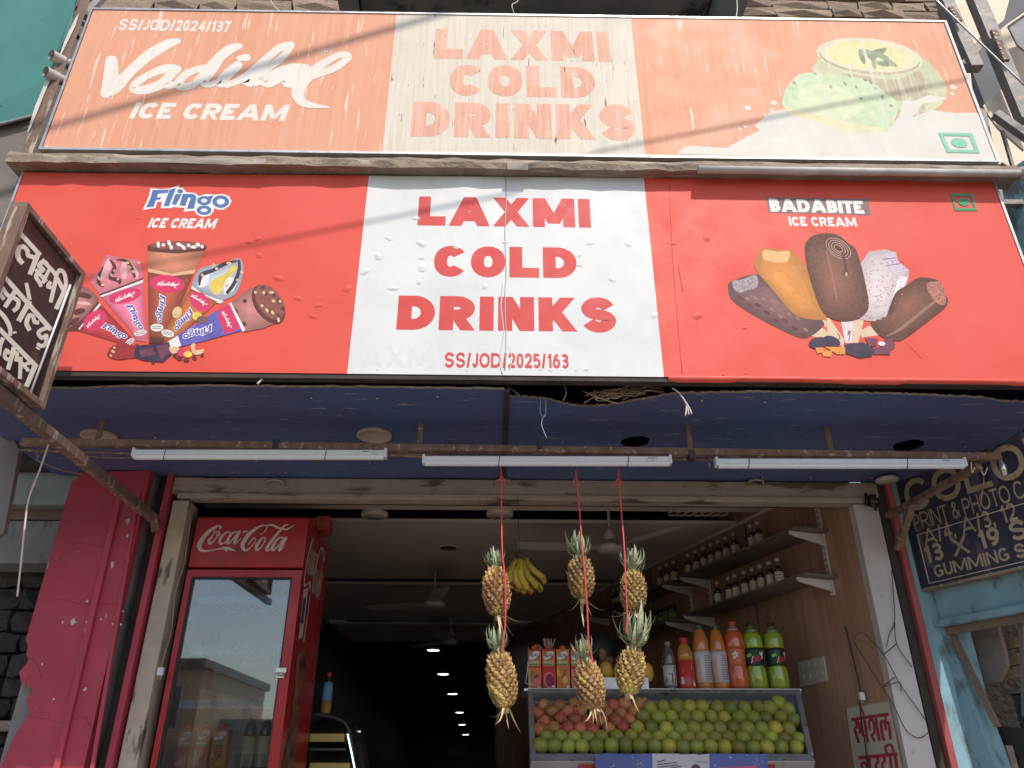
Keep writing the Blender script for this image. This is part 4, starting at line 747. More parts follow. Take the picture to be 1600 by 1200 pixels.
HS = [[(132, 104, 20), (252, 236, 20)], [(240, 222, 24), (186, 356, 22)], [(143, 288, 20), (112, 245, 24), (117, 192, 22), (148, 182, 20), (172, 210, 20), (174, 236, 18), (205, 246, 20), (226, 262, 18)],
      [(262, 262, 18), (345, 350, 18)], [(298, 290, 16), (270, 276, 20), (246, 300, 22), (268, 326, 20), (240, 342, 20), (226, 370, 20), (244, 402, 18), (258, 432, 16)], [(222, 322, 16), (290, 400, 18)], [(310, 320, 16), (265, 410, 18)],
      [(340, 345, 18), (405, 470, 20)], [(352, 372, 20), (316, 530, 18)], [(318, 400, 18), (300, 430, 18), (340, 440, 16)], [(402, 462, 22), (350, 572, 22)], [(398, 470, 18), (412, 410, 18), (400, 345, 18), (370, 330, 18), (356, 360, 14)],
      [(20, 360, 20), (320, 702, 22)], [(100, 452, 22), (30, 560, 20)], [(72, 500, 18), (40, 478, 18), (14, 440, 20), (0, 470, 18), (24, 512, 18)], [(84, 500, 18), (114, 522, 20), (108, 562, 20), (80, 584, 18)], [(186, 520, 24), (116, 648, 24)], [(164, 408, 16), (186, 515, 18)],
      [(186, 706, 20), (166, 660, 22), (184, 612, 20), (208, 620, 18), (216, 652, 18), (245, 655, 18)], [(308, 684, 20), (262, 700, 18), (240, 722, 18), (262, 752, 18), (290, 738, 18), (284, 790, 18), (256, 802, 18), (232, 786, 14)], [(240, 812, 20), (234, 822, 20)],
      [(-20, 680, 20), (232, 936, 22)], [(-10, 580, 18), (30, 625, 20), (62, 690, 20), (62, 740, 16)], [(90, 712, 18), (92, 724, 18)], [(20, 750, 20), (0, 800, 20), (-6, 850, 20), (-20, 870, 18)], [(88, 810, 22), (50, 950, 20)], [(60, 850, 16), (40, 830, 18), (30, 870, 18), (52, 890, 16)], [(80, 850, 16), (106, 850, 18), (100, 900, 18)], [(130, 870, 18), (124, 1008, 18)], [(110, 880, 16), (180, 960, 16)], [(222, 920, 24), (164, 1056, 22)], [(150, 920, 16), (190, 905, 16)]]
m_hw = mat('cream_hand_lettering', (.74, .72, .62), .06, 20, .5)
print_mesh([(0, [brush(s_, cap='butt', n=4) if len(s_) > 2 else ribbon(s_, cap='butt') for s_ in [[(x, y, w * 1.4) for x, y, w in q] for q in HS]])], pxmap(0, 340, 4, hindi), 'lettering', [m_hw], hs, base=.001, lift=.0003)
aw = PY(240, 815, 3.93)
b = MB(); b.beam(V((XH - .02, yN - .12, zb - .045)), V((aw.x, 3.93, zb - .03)), .04, .04); b.build('arm', m_postwood, hs, bevel=.003)
b = MB(); b.beam(V((aw.x, 3.9, zb - .02)), PY(243, 830, 3.92), .04, .03); b.build('arm_bracket', m_rust, hs, bevel=.003)

# ---- print shop sign next door: its wall turns towards the street
oN = PY(1448, 920, 4.0); tN = radians(66); dN = V((cos(tN), -sin(tN), 0)); nN = V((-sin(tN), -cos(tN), 0))
def NB(px, py, h=0): return PP(px, py, oN + nN * h, nN)
def uz(px, py): p = NB(px, py); return (p - oN).dot(dN), p.z
nb = lambda u, v, h: oN + dN * u + nN * h + V((0, 0, v - oN.z))
m_blueboard = mat('navy_sign_board', (.042, .040, .068), .2, 8, .45, c2=(.10, .095, .12), c2amt=.3, c2scale=(12, 12, 4), c2sharp=.06)
m_gold = mat('faded_gold_lettering', (.40, .33, .22), .1, 12, .5, c2=(.2, .16, .12), c2amt=.15, c2scale=(30, 30, 30))
ns = thing('print_shop_sign', 'navy print shop sign with faded gold lettering on the wall next door', 'sign', oN)
zb_ = oN.z; zt_ = PP(1415, 757, oN, nN).z + .25; UE = 1.15
b = MB(); b.slab([nb(0, zb_, .02), nb(UE, zb_, .02), nb(UE, zt_, .02), nb(0, zt_, .02)], nN * -.03); b.build('board', m_blueboard, ns)
b = MB(); b.beam(nb(-.008, zb_ - .008, .008), nb(UE, zb_ - .008, .008), .045, .014); b.build('bottom_edge', m_wood, ns)
b = MB(); b.beam(nb(-.008, zb_, .008), nb(-.008, zt_, .008), .04, .014); b.build('side_edge', m_dark, ns)
def Z4(x, y): return (1260 + x / 2.4, 700 + y / 2.4)
u_c0, z_c0 = uz(*Z4(418, 243)); u_p0, z_p0 = uz(*Z4(415, 314)); u_a0, z_a0 = uz(*Z4(452, 369)); u_x0, z_x0 = uz(*Z4(455, 437)); u_g0, z_g0 = uz(*Z4(492, 489))
def ntext(s_, u0, z0, u1, h, **k): letters(s_, (u0, z0, u1, z0 + h), lambda u, v, h_: nb(u, v, h_ + .021), m_gold, ns, **k)
uR = lambda x, y: uz(*Z4(x, y))[0]
hC = uz(*Z4(383, 158))[1] - z_c0
ntext('COLOR', uR(383, 200), z_c0 + .004, uR(816, 70) + (uR(816, 70) - uR(383, 200)) * .30, .175, wx=.2, wy=.17, gap=.14)
ntext('PRINT & PHOTO C', uR(414, 290), z_p0, uR(828, 160), .088, wx=.16, wy=.13, gap=.12, space=.28)
ntext('A/4, A/3, 12', uR(450, 340), z_a0, uR(803, 260), .085, wx=.2, wy=.16, gap=.16, space=.4)
ntext('13 X 19 S', uR(455, 410), z_x0, uR(845, 330), .09, wx=.26, wy=.2, gap=.16, space=.4)
ntext('GUMMING S', uR(490, 465), z_g0, uR(835, 385), .062, wx=.22, wy=.18, gap=.12, space=.35)
uF = uR(427, 330); zf1 = uz(*Z4(427, 328))[1]; zf0 = uz(*Z4(470, 510))[1]
m_rule = mat('cream_rule', (.5, .45, .36), .1)
for a, c in (((uF, zf1), (UE, zf1)), ((uF, zf0), (UE, zf0)), ((uF, zf0), (uF, zf1))): b = MB(); b.beam(nb(a[0], a[1], .0215), nb(c[0], c[1], .0215), .004, .004); b.build('rule', m_rule, ns)
# ================================================================== neighbour on the right: blue painted wall, window opening
m_bluewall = mat('turquoise_limewash', (.21, .36, .42), .14, 4, .8, .25, 16, c2=(.13, .16, .17), c2amt=.34, c2scale=(7, 7, 4), c2sharp=.1, c3=(.35, .28, .22), c3amt=.05, c3scale=(18, 18, 18))
m_plaster = mat('bare_plaster', (.20, .17, .15), .2, 8, .85, .4, 30)
m_brownpl = mat('brown_plaster_reveal', (.22, .15, .11), .2, 6, .8, .3, 20)
nw = thing('print_shop_wall', 'turquoise limewashed wall of the print shop on the right', 'wall', nb(.2, 0, 0))
def NBp(pts, h): return [NB(x, y, h) for x, y in pts]
zU = NB(1448, 700, 0).z
zlin = uz(1455, 978)[1]; zl2 = uz(1463, 995)[1]
ua = uz(1470, 985)[0]; 
uL = (V((2.176, 3.99, 0)) - oN).dot(dN) - .06
b = MB(); b.box((2.174, 4.0, 0), (2.42, 4.3, 3.3)); b.build('wall_corner', m_bluewall, nw)
b = MB(); b.slab([nb(uL, 0, -.02), nb(uL, 4.4, -.02), nb(ua - .0, 4.4, -.02), nb(ua, zlin, -.02), nb(uz(1470, 985)[0], uz(1470, 985)[1], -.02), nb(uz(1560, 1200)[0] * .8, uz(1560, 1200)[1], -.02), nb(uz(1560, 1200)[0] * .8, 0, -.02)], nN * -.12); b.build('wall_pier', m_bluewall, nw)
b = MB(); b.slab([nb(ua, zlin, -.018), nb(1.6, zlin, -.018), nb(1.6, 4.4, -.018), nb(ua, 4.4, -.018)], nN * -.12); b.build('wall_over_window', m_bluewall, nw)
b = MB(); b.slab([nb(ua - .03, zlin + .022, .012), nb(1.6, zlin + .022, .012), nb(1.6, zlin - .012, .012), nb(ua - .03, zlin - .012, .012)], nN * -.1); b.build('window_lintel', m_bluewall, nw, bevel=.006)
b = MB(); b.slab([nb(ua, zlin - .014, -.03), nb(1.6, zlin - .014, -.03), nb(1.6, zlin - .05, -.03), nb(ua, zlin - .05, -.03)], nN * -.02); b.build('brown_reveal', m_brownpl, nw)
b = MB(); q = uz(1552, 1135)
b.slab([nb(ua, zlin - .05, -.05), nb(ua + .035, zlin - .05, -.05), nb(q[0] * .8 + .03, q[1], -.05), nb(q[0] * .8, q[1], -.05)], nN * -.015); b.build('brown_reveal', m_brownpl, nw)
b = MB(); b.slab([nb(-.6, .0, -.75), nb(1.9, .0, -.75), nb(1.9, 4.4, -.75), nb(-.6, 4.4, -.75)], nN * -.04); b.build('inner_wall', m_plaster, nw)
b = MB(); gp = [(1483, 985), (1555, 970), (1566, 1010), (1572, 1040), (1560, 1065), (1520, 1072), (1505, 1078), (1495, 1040)]
b.slab(NBp(gp, -.2), nN * -.03); b.build('grey_board', mat('grey_fibre_board', (.24, .20, .18), .12, 20, .85, .3, 60), nw)
m_shut = mat('dull_steel_shutter', (.22, .21, .2), .15, 10, .5, metal=.4)
for i in range(11):
    z = uz(1500, 1086)[1] - i * .032; b = MB(); b.tube([nb(.08, z, -.34), nb(1.7, z, -.34)], .0165, 6); b.build('shutter_slat', m_shut, nw)
b = MB(); z = uz(1500, 1086)[1]; b.slab([nb(.05, z + .03, -.30), nb(1.7, z + .03, -.30), nb(1.7, z + .012, -.30), nb(.05, z + .012, -.30)], nN * -.05); b.build('shutter_bar', m_shut, nw)
for (y0, y1) in ((1003, 1012), (1030, 1042), (1050, 1060)):
    b = MB(); b.beam(NB(1570, y0 + 5, -.3), NB(1625, y0 - 8, -.3), .03, .05); b.build('wooden_slat', m_brownpl, nw)
b = MB(); b.beam(NB(1598, 960, -.1), NB(1603, 1120, -.1), .02, .03); b.build('window_post', m_conc, nw)
b = MB(); b.slab([NB(1520, 1128, -.18), NB(1610, 1140, -.18), NB(1640, 1230, -.18), NB(1560, 1230, -.18)], nN * -.02); b.build('window_board', m_dark, nw)
b = MB(); b.beam(NB(1538, 1150, -.15), NB(1560, 1225, -.15), .02, .02); b.build('window_frame', m_conc, nw)
b = MB(); b.beam(NB(1575, 1165, -.15), NB(1592, 1225, -.15), .03, .02); b.build('window_frame', m_wood, nw)

# ================================================================== neighbour on the left: dark slabs, rough stone wall
ln = thing('left_neighbour_building', 'shadowed stone and concrete building left of the red pillar', 'building', (-3.2, 4.6, 0))
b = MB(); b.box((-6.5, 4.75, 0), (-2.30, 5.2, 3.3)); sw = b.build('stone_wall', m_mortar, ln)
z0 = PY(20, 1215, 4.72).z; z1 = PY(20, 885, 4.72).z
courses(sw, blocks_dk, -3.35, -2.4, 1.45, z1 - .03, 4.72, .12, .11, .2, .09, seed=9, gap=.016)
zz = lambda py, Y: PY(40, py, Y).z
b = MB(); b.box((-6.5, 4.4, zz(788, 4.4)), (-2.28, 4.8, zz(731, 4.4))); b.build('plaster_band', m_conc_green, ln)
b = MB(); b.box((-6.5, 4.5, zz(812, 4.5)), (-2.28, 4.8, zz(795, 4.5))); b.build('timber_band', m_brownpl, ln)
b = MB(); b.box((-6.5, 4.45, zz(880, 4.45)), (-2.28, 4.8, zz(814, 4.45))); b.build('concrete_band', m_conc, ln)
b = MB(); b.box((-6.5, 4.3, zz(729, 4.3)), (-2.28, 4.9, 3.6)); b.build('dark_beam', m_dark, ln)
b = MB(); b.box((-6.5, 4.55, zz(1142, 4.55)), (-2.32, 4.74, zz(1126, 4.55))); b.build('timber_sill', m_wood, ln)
b = MB(); b.slab([PY(-60, 560, 3.5), PY(0, 640, 3.5), PY(30, 703, 3.5), PY(6, 832, 3.5), PY(-60, 870, 3.5)], (0, .03, 0)); b.build('side_panel', mat('brown_grey_panel', (.2, .17, .155), .12, 4, .8), ln)
b = MB(); b.box((-6.5, 3.9, 3.3), (-2.4, 5.2, 9)); b.build('upper_wall', m_conc, ln)
# hanging cable at far left
strands('hanging_cable', 'pale loose cable hanging from the left end of the rail', 'cable', [[PY(76, 694, 3.2), PY(62, 735, 3.2), PY(45, 780, 3.2), PY(38, 830, 3.2), PY(33, 880, 3.2), PY(27, 932, 3.2)]], .0042, mat('pale_pink_cable', (.62, .50, .42), .08))
strands('twisted_wire', 'thin brown wire wound along the left end of the rail', 'wire', [[PY(60, 700, 3.24), PY(58, 715, 3.24), PY(75, 704, 3.24), PY(130, 712, 3.24), PY(180, 716, 3.24), PY(250, 713, 3.24)], [PY(56, 718, 3.24), PY(90, 733, 3.26), PY(130, 742, 3.3)]], .003, m_rust)

# ================================================================== top left: teal tarpaulin, cloth, pipes
m_teal = mat('teal_tarpaulin', (.05, .19, .175), .08, 3, .6, .05, 12, c3=(.02, .05, .05), c3amt=.05, c3scale=(40, 40, 40))
tp = [(-120, -60), (135, -60), (118, 0), (112, 35), (92, 80), (72, 125), (55, 178), (0, 193), (-120, 215)]
vs = [PY(x, y, 2.95 + .03 * sin(x * .05)) for x, y in tp]; b = MB(); b.slab(vs, (0, .012, 0)); b.build('teal_tarpaulin', m_teal, None, 'teal tarpaulin stretched at the top left beside the faded sign', 'tarpaulin')
m_gcl = mat('grey_brown_cloth', (.17, .145, .13), .15, 3, .85, .15, 20)
b = MB(); b.slab([PY(x, y, 2.99) for x, y in ((-60, 205), (0, 196), (54, 181), (40, 230), (28, 300), (0, 360), (-60, 420))], (0, .02, 0)); b.build('grey_cloth', m_gcl, None, 'grey brown cloth sheet hanging below the teal tarpaulin', 'cloth')
b = MB(); b.tube([PY(-40, 201, 2.955), PY(0, 194.5, 2.955), PY(55, 180, 2.955)], .009, 6); b.build('tarpaulin_hem', m_conc, None, 'pale hem rope along the bottom of the teal tarpaulin', 'rope')
for i, (x, y, lab) in enumerate(((71, 112, 'short grey pipe end poking out beside the sign post, lower of two'), (80, 86, 'short grey pipe end poking out beside the sign post, upper of two'))):
    c = PY(x, y, 2.78); b = MB(); d = (V((.28, .5, .16))).normalized(); u = d.cross(V((0, 0, 1))).normalized(); w = u.cross(d)
    for rr0, rr1 in ((.028, .028), (.022, .022)):
        pass
    b.tube([c, c + d * .2], .028, 14, cap=False); b.tube([c + d * .001, c + d * .2], .022, 14, cap=False); b.build('pipe_end', m_pipe, None, lab, 'pipe')
b = MB()
for a, c, Y in (((120, 10), (150, 40), 3.2), ((125, 60), (140, 20), 3.25), ((128, 30), (165, -10), 3.3)): b.beam(PY(*a, Y), PY(*c, Y + .1), .05, .03)
b.build('frame_brace', m_conc, None, 'grey steel braces behind the top left corner of the faded sign', 'brace')
for k, (pts, lab) in enumerate((([(1000 - 560, 20), (425, 5), (418, -20)], 'thin wire rising from the top of the faded sign near its left third'), ([(804, 22), (800, 8), (810, 0), (812, -25)], 'thin frayed wire sticking up above the middle of the faded sign'), ([(1150, 28), (1152, 10), (1149, -25)], 'thin white wire rising past the stone bracket above the faded sign'))):
    strands('thin_wire', lab, 'wire', [[PY(x, y, 2.9) for x, y in pts]], .003, m_wire_w)

# ================================================================== top right: neighbour's steel sign frame with sunlit sheets
rf = thing('steel_sign_frame', 'weathered steel frame with pale sunlit sheets right of the faded sign', 'frame', PY(1560, 300, 3.1))
m_steel = mat('weathered_grey_steel', (.23, .21, .20), .2, 8, .55, .15, 30, metal=.2, c2=(.34, .28, .23), c2amt=.25, c2scale=(12, 12, 12))
m_sheet = mat('cream_back_sheet', (.66, .55, .42), .06, 3, .6); m_dkpan = mat('dark_slate_panel', (.055, .057, .065), .25, 6, .5)
def fpoly(pts, Y, m, name, t=.012): bb = MB(); bb.slab([PY(x, y, Y) for x, y in pts], (0, t, 0)); return bb.build(name, m, rf)
def fbeam(a, c, Y0, Y1, w, h, m=None, name='frame_bar'): bb = MB(); bb.beam(PY(*a, Y0), PY(*c, Y1), w, h); return bb.build(name, m or m_steel, rf, bevel=.003)
fpoly([(1470, -30), (1640, -30), (1640, 300), (1545, 240), (1500, 120)], 3.62, m_sheet, 'pale_sheet')
fpoly([(1515, 85), (1536, 72), (1580, 135), (1545, 180), (1525, 168)], 3.3, m_dkpan, 'dark_panel')
fpoly([(1533, 60), (1570, 30), (1585, -25), (1640, -40), (1640, -10), (1575, 35), (1545, 60)], 3.35, m_dkpan, 'dark_panel')
fpoly([(1575, 40), (1640, -5), (1640, 110), (1590, 70)], 3.38, mat('ribbed_grey_sheet', (.2, .19, .2), .3, 14, .5), 'ribbed_sheet')
fbeam((1464, -25), (1524, 108), 3.12, 3.12, .075, .06); fbeam((1515, -25), (1604, 190), 3.1, 3.1, .085, .06)
fbeam((1505, 105), (1538, 60), 3.14, 3.14, .05, .05); fbeam((1555, 178), (1620, 225), 3.05, 3.05, .04, .05); fbeam((1545, 250), (1530, 175), 3.12, 3.12, .05, .05)
fbeam((1485, 12), (1499, 34), 3.06, 3.06, .035, .02, m_rust, 'slotted_angle'); fbeam((1552, 48), (1572, 95), 3.04, 3.04, .04, .02, m_rust, 'slotted_angle')
fbeam((1566, 205), (1585, 270), 3.2, 3.2, .015, .02); fbeam((1535, 300), (1556, 318), 3.05, 3.05, .03, .03); fbeam((1556, 275), (1562, 318), 3.05, 3.05, .03, .03); fbeam((1556, 318), (1610, 318), 3.05, 3.05, .03, .03)
m_hole = mat('punched_hole_white', (.7, .68, .62), .05)  # white discs paint the bright openings of holes punched in the angles
for k in range(6):
    t = k / 5; c = PY(1553 + 17 * t, 52 + 40 * t, 3.028); bb = MB(); bb.lathe([(0, -.003), (.005, -.003), (.005, .003), (0, .003)], c, 8, axis='y'); bb.build('bright_hole_disc', m_hole, rf)
for k in range(4):
    t = k / 3; c = PY(1488 + 8 * t, 16 + 14 * t, 3.048); bb = MB(); bb.lathe([(0, -.003), (.005, -.003), (.005, .003), (0, .003)], c, 8, axis='y'); bb.build('bright_hole_disc', m_hole, rf)
fpoly([(1536, 165), (1543, 158), (1565, 140), (1590, 175), (1610, 215), (1600, 235), (1560, 200), (1545, 180)], 3.2, m_sheet, 'pale_sheet')
strands('stay_rod', 'thin straight stay rod crossing in front of the steel frame at top right', 'rod', [[PY(1450, -12, 2.98), PY(1610, 142, 2.98)]], .006, m_metal)
for pts, lab in (([(1552, 300), (1553, 350), (1550, 400)], 'thin wire hanging beside the right end of the red sign'),):
    strands('thin_wire', lab, 'wire', [[PY(x, y, 3.0) for x, y in pts]], .0025, m_wire_k)

# ================================================================== street behind the viewer: cables, a pole and the houses opposite (seen in the cooler's glass)
m_sand2 = mat('yellow_sandstone_plaster', (.62, .46, .28), .12, 1.2, .85, .15, 6, c2=(.34, .26, .19), c2amt=.25, c2scale=(1, 1, 1.5))
m_winfr = mat('white_window_bars', (.6, .58, .55), .05); m_windk = mat('dark_window_glass', (.04, .045, .05), .1, 3, .2)
def house(x0, x1, y, h, lab, m, seed, nf):
    t = thing('opposite_house', lab, 'house', ((x0 + x1) / 2, y, 0)); bb = MB(); bb.box((x0, y - 5, 0), (x1, y, h)); bb.build('wall', m, t)
    bb = MB(); bb.box((x0 - .1, y - 5.1, h), (x1 + .1, y + .25, h + .18)); bb.build('cornice', m_conc, t)
    n = max(2, int((x1 - x0) / 1.4)); fh = h / nf
    for f in range(nf):
        for i in range(n):
            cx = x0 + (i + .5) * (x1 - x0) / n; z = f * fh + fh * .35
            bb = MB(); bb.box((cx - .4, y - .05, z), (cx + .4, y + .015, z + fh * .45)); w = bb.build('window', m_windk, t)
            bb = MB()
            for k in range(5): bb.box((cx - .4 + k * .19, y + .02, z), (cx - .36 + k * .19, y + .05, z + fh * .45))
            bb.box((cx - .44, y + .02, z - .05), (cx + .44, y + .06, z)); bb.box((cx - .44, y + .02, z + fh * .45), (cx + .44, y + .06, z + fh * .45 + .05)); bb.build('window_bars', m_winfr, w)
    bb = MB(); bb.box((x0, y, fh - .1), (x1, y + .7, fh)); bb.build('balcony', m_conc, t)
house(-13.5, -6.2, -9.5, 3.6, 'tall yellow sandstone house across the street', m_sand2, 1, 2)
house(-6.0, -3.4, -11.0, 2.5, 'lower pink plastered house across the street', mat('pink_plaster', (.5, .33, .26), .1, 1.5, .85), 2, 1)
house(-3.2, 4.5, -12.5, 2.2, 'low pale house across the street', mat('pale_plaster', (.5, .45, .38), .1, 1.5, .85), 3, 1)
# cables overhead whose shadows cross the signs
def cable_over(p1, p2, t, rad, lab, ext=(3, 3)):
    a = p1 + S * t; c = p2 + S * t; d = (c - a).normalized(); bb = MB(); bb.tube([a - d * ext[0], a + d * .01, c, c + d * ext[1]], rad, 8); bb.build('overhead_cable', m_wire_k, None, lab, 'cable')
cable_over(PY(60, 205, YU), PY(690, 22, YU), 4.2, .018, 'thick overhead cable across the street above the signs', (5, 5))
q = [PY(370, 388, YL) + S * 3.2, PY(800, 302, YL) + S * 3.1, PY(930, 238, YU) + S * 3.0, PY(1512, 124, YU) + S * 3.0]
q = [q[0] + (q[0] - q[1]).normalized() * 5] + q + [q[3] + (q[3] - q[2]).normalized() * 5]
b = MB(); b.tube([tuple(z) for z in q], .0075, 8); b.build('overhead_cable', m_wire_k, None, 'thin overhead cable crossing above the signs', 'cable')
# ================================================================== drinks cooler
m_cred = mat('cooler_red', (.36, .018, .022), .10, 4, .32, .03, 40, c2=(.22, .03, .025), c2amt=.15, c2scale=(4, 4, 4))
m_cwhite = mat('cooler_logo_cream', (.52, .45, .39), .06, 8, .5)
m_gasket = mat('black_gasket', (.018, .018, .02), .1, 8, .5); m_inner = mat('cooler_liner', (.34, .35, .36), .05, 4, .5)
m_peelb = mat('peeling_brown_decal', (.22, .085, .035), .45, 8, .6, .1, 20, c2=(.05, .025, .02), c2amt=.4, c2scale=(5, 5, 14), c2sharp=.15)
FX0, FX1, FY0, FY1, FZ = -1.588, -1.0, 4.03, 4.62, 2.785
fr = thing('drinks_cooler', 'tall red glass-door drinks cooler inside the shop entrance', 'cooler', (-1.295, 4.32, FL))
b = MB(); t_ = .035
b.box((FX0, FY0 + .05, FL), (FX0 + t_, FY1, FZ - .01)); b.box((FX1 - t_, FY0 + .05, FL), (FX1, FY1, FZ - .01)); b.box((FX0 + t_, FY1 - t_, FL), (FX1 - t_, FY1, FZ - .01)); b.box((FX0 + t_, FY0 + .05, 2.5), (FX1 - t_, FY1 - t_, FZ - .01)); b.box((FX0 + t_, FY0 + .05, FL), (FX1 - t_, FY1 - t_, FL + .25))
b.build('cabinet', m_cred, fr)
b = MB(); b.box((FX0 + t_ + .001, FY1 - t_ - .012, FL + .25), (FX1 - t_ - .001, FY1 - t_ - .002, 2.5)); b.build('liner', m_inner, fr)
zh = 2.515
b = MB(); b.slab([(FX0 - .004, FY0 - .01, zh), (FX1 + .004, FY0 - .01, zh), (FX1 + .004, FY0 - .004, FZ - .02), (FX1 - .01, FY0 + .03, FZ), (FX0 + .01, FY0 + .03, FZ), (FX0 - .004, FY0 - .004, FZ - .02)], (0, .056, 0))
b.v = []; b.f = []; b.mi = []; b.smooth = []
b.box((FX0 - .004, FY0 - .008, zh), (FX1 + .004, FY0 + .05, FZ)); hd = b.build('header', m_cred, fr, bevel=.012)
CC = [brush(p, n=5) for p in ([(340, 128, 8), (318, 152, 14), (318, 120, 14), (265, 135, 26), (180, 195, 40), (105, 290, 50), (82, 355, 50), (110, 400, 34), (200, 404, 12), (300, 384, 14), (370, 374, 26), (430, 382, 30), (500, 410, 5)], [(385, 390, 30), (398, 408, 12)],
    [(262, 160, 8), (240, 225, 12), (195, 285, 30), (202, 325, 26), (250, 290, 16), (300, 215, 14), (312, 185, 10), (275, 190, 8), (290, 240, 8), (330, 215, 8)], [(432, 205, 22), (410, 188, 14), (370, 210, 18), (325, 265, 32), (318, 315, 28), (355, 322, 16), (410, 280, 8)],
    [(520, 195, 14), (480, 190, 16), (425, 245, 28), (400, 305, 32), (430, 310, 18), (520, 205, 14)], [(540, 188, 28), (490, 290, 32), (482, 322, 20), (520, 300, 10), (560, 255, 7)], [(578, 190, 15), (630, 184, 15)],
    [(765, 205, 8), (795, 212, 8), (850, 150, 10), (835, 115, 12), (765, 130, 24), (665, 200, 40), (595, 290, 46), (574, 355, 44), (600, 398, 28), (660, 370, 14), (722, 290, 10), (700, 258, 12), (640, 335, 12)],
    [(800, 255, 16), (740, 335, 34), (732, 395, 28), (780, 372, 14), (832, 285, 14), (822, 252, 14), (795, 258, 12)], [(1092, 110, 12), (1050, 122, 20), (945, 240, 28), (855, 365, 34), (852, 402, 22), (905, 375, 9)], [(850, 118, 10), (910, 112, 22), (990, 145, 24), (1080, 160, 18), (1168, 105, 4)],
    [(1045, 262, 18), (990, 258, 18), (930, 330, 34), (912, 392, 30), (955, 375, 14), (1045, 265, 16)], [(1072, 255, 26), (1000, 375, 32), (995, 402, 20), (1030, 372, 9), (1060, 325, 6)])]
print_mesh([(0, CC)], pxmap(300, 805, 7.273, lambda x, y, h: PY(x, y, FY0 - .008 - h)), 'script_logo', [m_cwhite], hd, lift=.0001)
def side_map(u, v, h): return V((FX1 + .001 + h, FY0 + .05 + (u - 60) / 1110 * .47, 2.735 - (v - 100) / 320 * .30))
print_mesh([(0, CC)], side_map, 'script_logo', [m_cwhite], fr, lift=.0001)
def sidep(pts, m, name, h=.002): bb = MB(); bb.add([V((FX1 + h, y, z)) for y, z in pts], [tuple(range(len(pts)))]); return bb.build(name, m, fr)
sidep([(4.10, 2.42), (4.2, 2.45), (4.2, 2.2), (4.12, 2.17)], m_cwhite, 'torn_sticker'); sidep([(4.115, 2.37), (4.175, 2.40), (4.175, 2.26), (4.12, 2.25)], mat('sticker_navy', (.05, .05, .12), .1), 'torn_sticker', .003); sidep([(4.25, 2.42), (4.27, 2.43), (4.25, 2.18), (4.22, 2.17), (4.24, 2.25)], m_cwhite, 'torn_sticker')
sidep([(4.12, 2.1), (4.28, 2.14), (4.36, 2.08), (4.33, 1.95), (4.30, 1.8), (4.33, 1.6), (4.3, 1.35), (4.12, 1.35), (4.10, 1.6), (4.17, 1.78), (4.16, 1.95)], m_peelb, 'peeling_decal')
# door
d0, d1 = FX0 - .002, FX1 + .002; fw = .036; fl_ = .028; dz1 = zh - .012; dz0 = FL + .12
b = MB(); b.box((d0, FY0 - .004, dz0), (d0 + fl_, FY0 + .045, dz1)); b.box((d1 - fw - .012, FY0 - .004, dz0), (d1, FY0 + .045, dz1)); b.box((d0 + fl_, FY0 - .004, dz1 - fw), (d1 - fw - .012, FY0 + .045, dz1)); b.box((d0 + fl_, FY0 - .004, dz0), (d1 - fw - .012, FY0 + .045, dz0 + fw))
door = b.build('door', m_cred, fr)
g0, g1, gz0, gz1 = d0 + fl_, d1 - fw - .012, dz0 + fw, dz1 - fw
b = MB(); e = .009; b.box((g0, FY0 + .002, gz0), (g0 + e, FY0 + .03, gz1)); b.box((g1 - e, FY0 + .002, gz0), (g1, FY0 + .03, gz1)); b.box((g0 + e, FY0 + .002, gz1 - e), (g1 - e, FY0 + .03, gz1)); b.build('gasket', m_gasket, door)
b = MB(); b.box((g0 + e, FY0 + .012, gz0), (g1 - e, FY0 + .018, gz1 - e)); b.build('glass_pane', glass_mat('cooler_glass', (.93, .95, .96), 2.1, .03), door)
m_chrome = mat('steel_latch', (.55, .53, .5), .1, 10, .3, metal=.9)
c = PY(439, 1048, FY0 - .004); b = MB(); b.box((c.x - .022, c.y - .02, c.z - .012), (c.x + .03, c.y, c.z + .012)); b.tube([c + V((-.02, -.022, -.016)), c + V((.01, -.026, -.018)), c + V((.026, -.012, -.018))], .006, 6); b.box((c.x - .02, c.y - .008, c.z - .035), (c.x + .02, c.y, c.z - .016)); b.build('latch', m_chrome, door, bevel=.002)
m_strip = mat('blue_price_strip', (.06, .20, .36), .2, 60, .4, c2=(.4, .45, .5), c2amt=.2, c2scale=(60, 60, 60)); m_wireshelf = mat('white_wire_shelf', (.5, .5, .5), .05)
SHZ = [PY(380, 1209, FY0 + .12).z, PY(380, 1102, FY0 + .12).z, PY(380, 1018, FY0 + .12).z, PY(380, 940, FY0 + .12).z]
for z in SHZ:
    b = MB()
    for k in range(16): x = FX0 + .05 + k * .033; b.tube([(x, FY0 + .1, z), (x, FY1 - .06, z)], .0025, 4)
    b.tube([(FX0 + .04, FY0 + .1, z), (FX1 - .04, FY0 + .1, z)], .004, 5); sh = b.build('wire_shelf', m_wireshelf, fr)
    b = MB(); b.box((FX0 + .045, FY0 + .088, z - .018), (FX1 - .045, FY0 + .092, z + .022)); b.build('price_strip', m_strip, sh)
m_lid = mat('decal_lid', (.25, .03, .02), .3, 20)
b = MB(); r = random.Random(4)
for i in range(8): x = -1.085 + r.uniform(0, .1); b.slab([(x, 4.15 + i * .03, FZ - .01), (x + .07, 4.16 + i * .03, FZ - .01), (x + .06, 4.17 + i * .03, FZ + r.uniform(.03, .09)), (x - .01, 4.16 + i * .03, FZ + r.uniform(.02, .08))], (0, .01, 0))
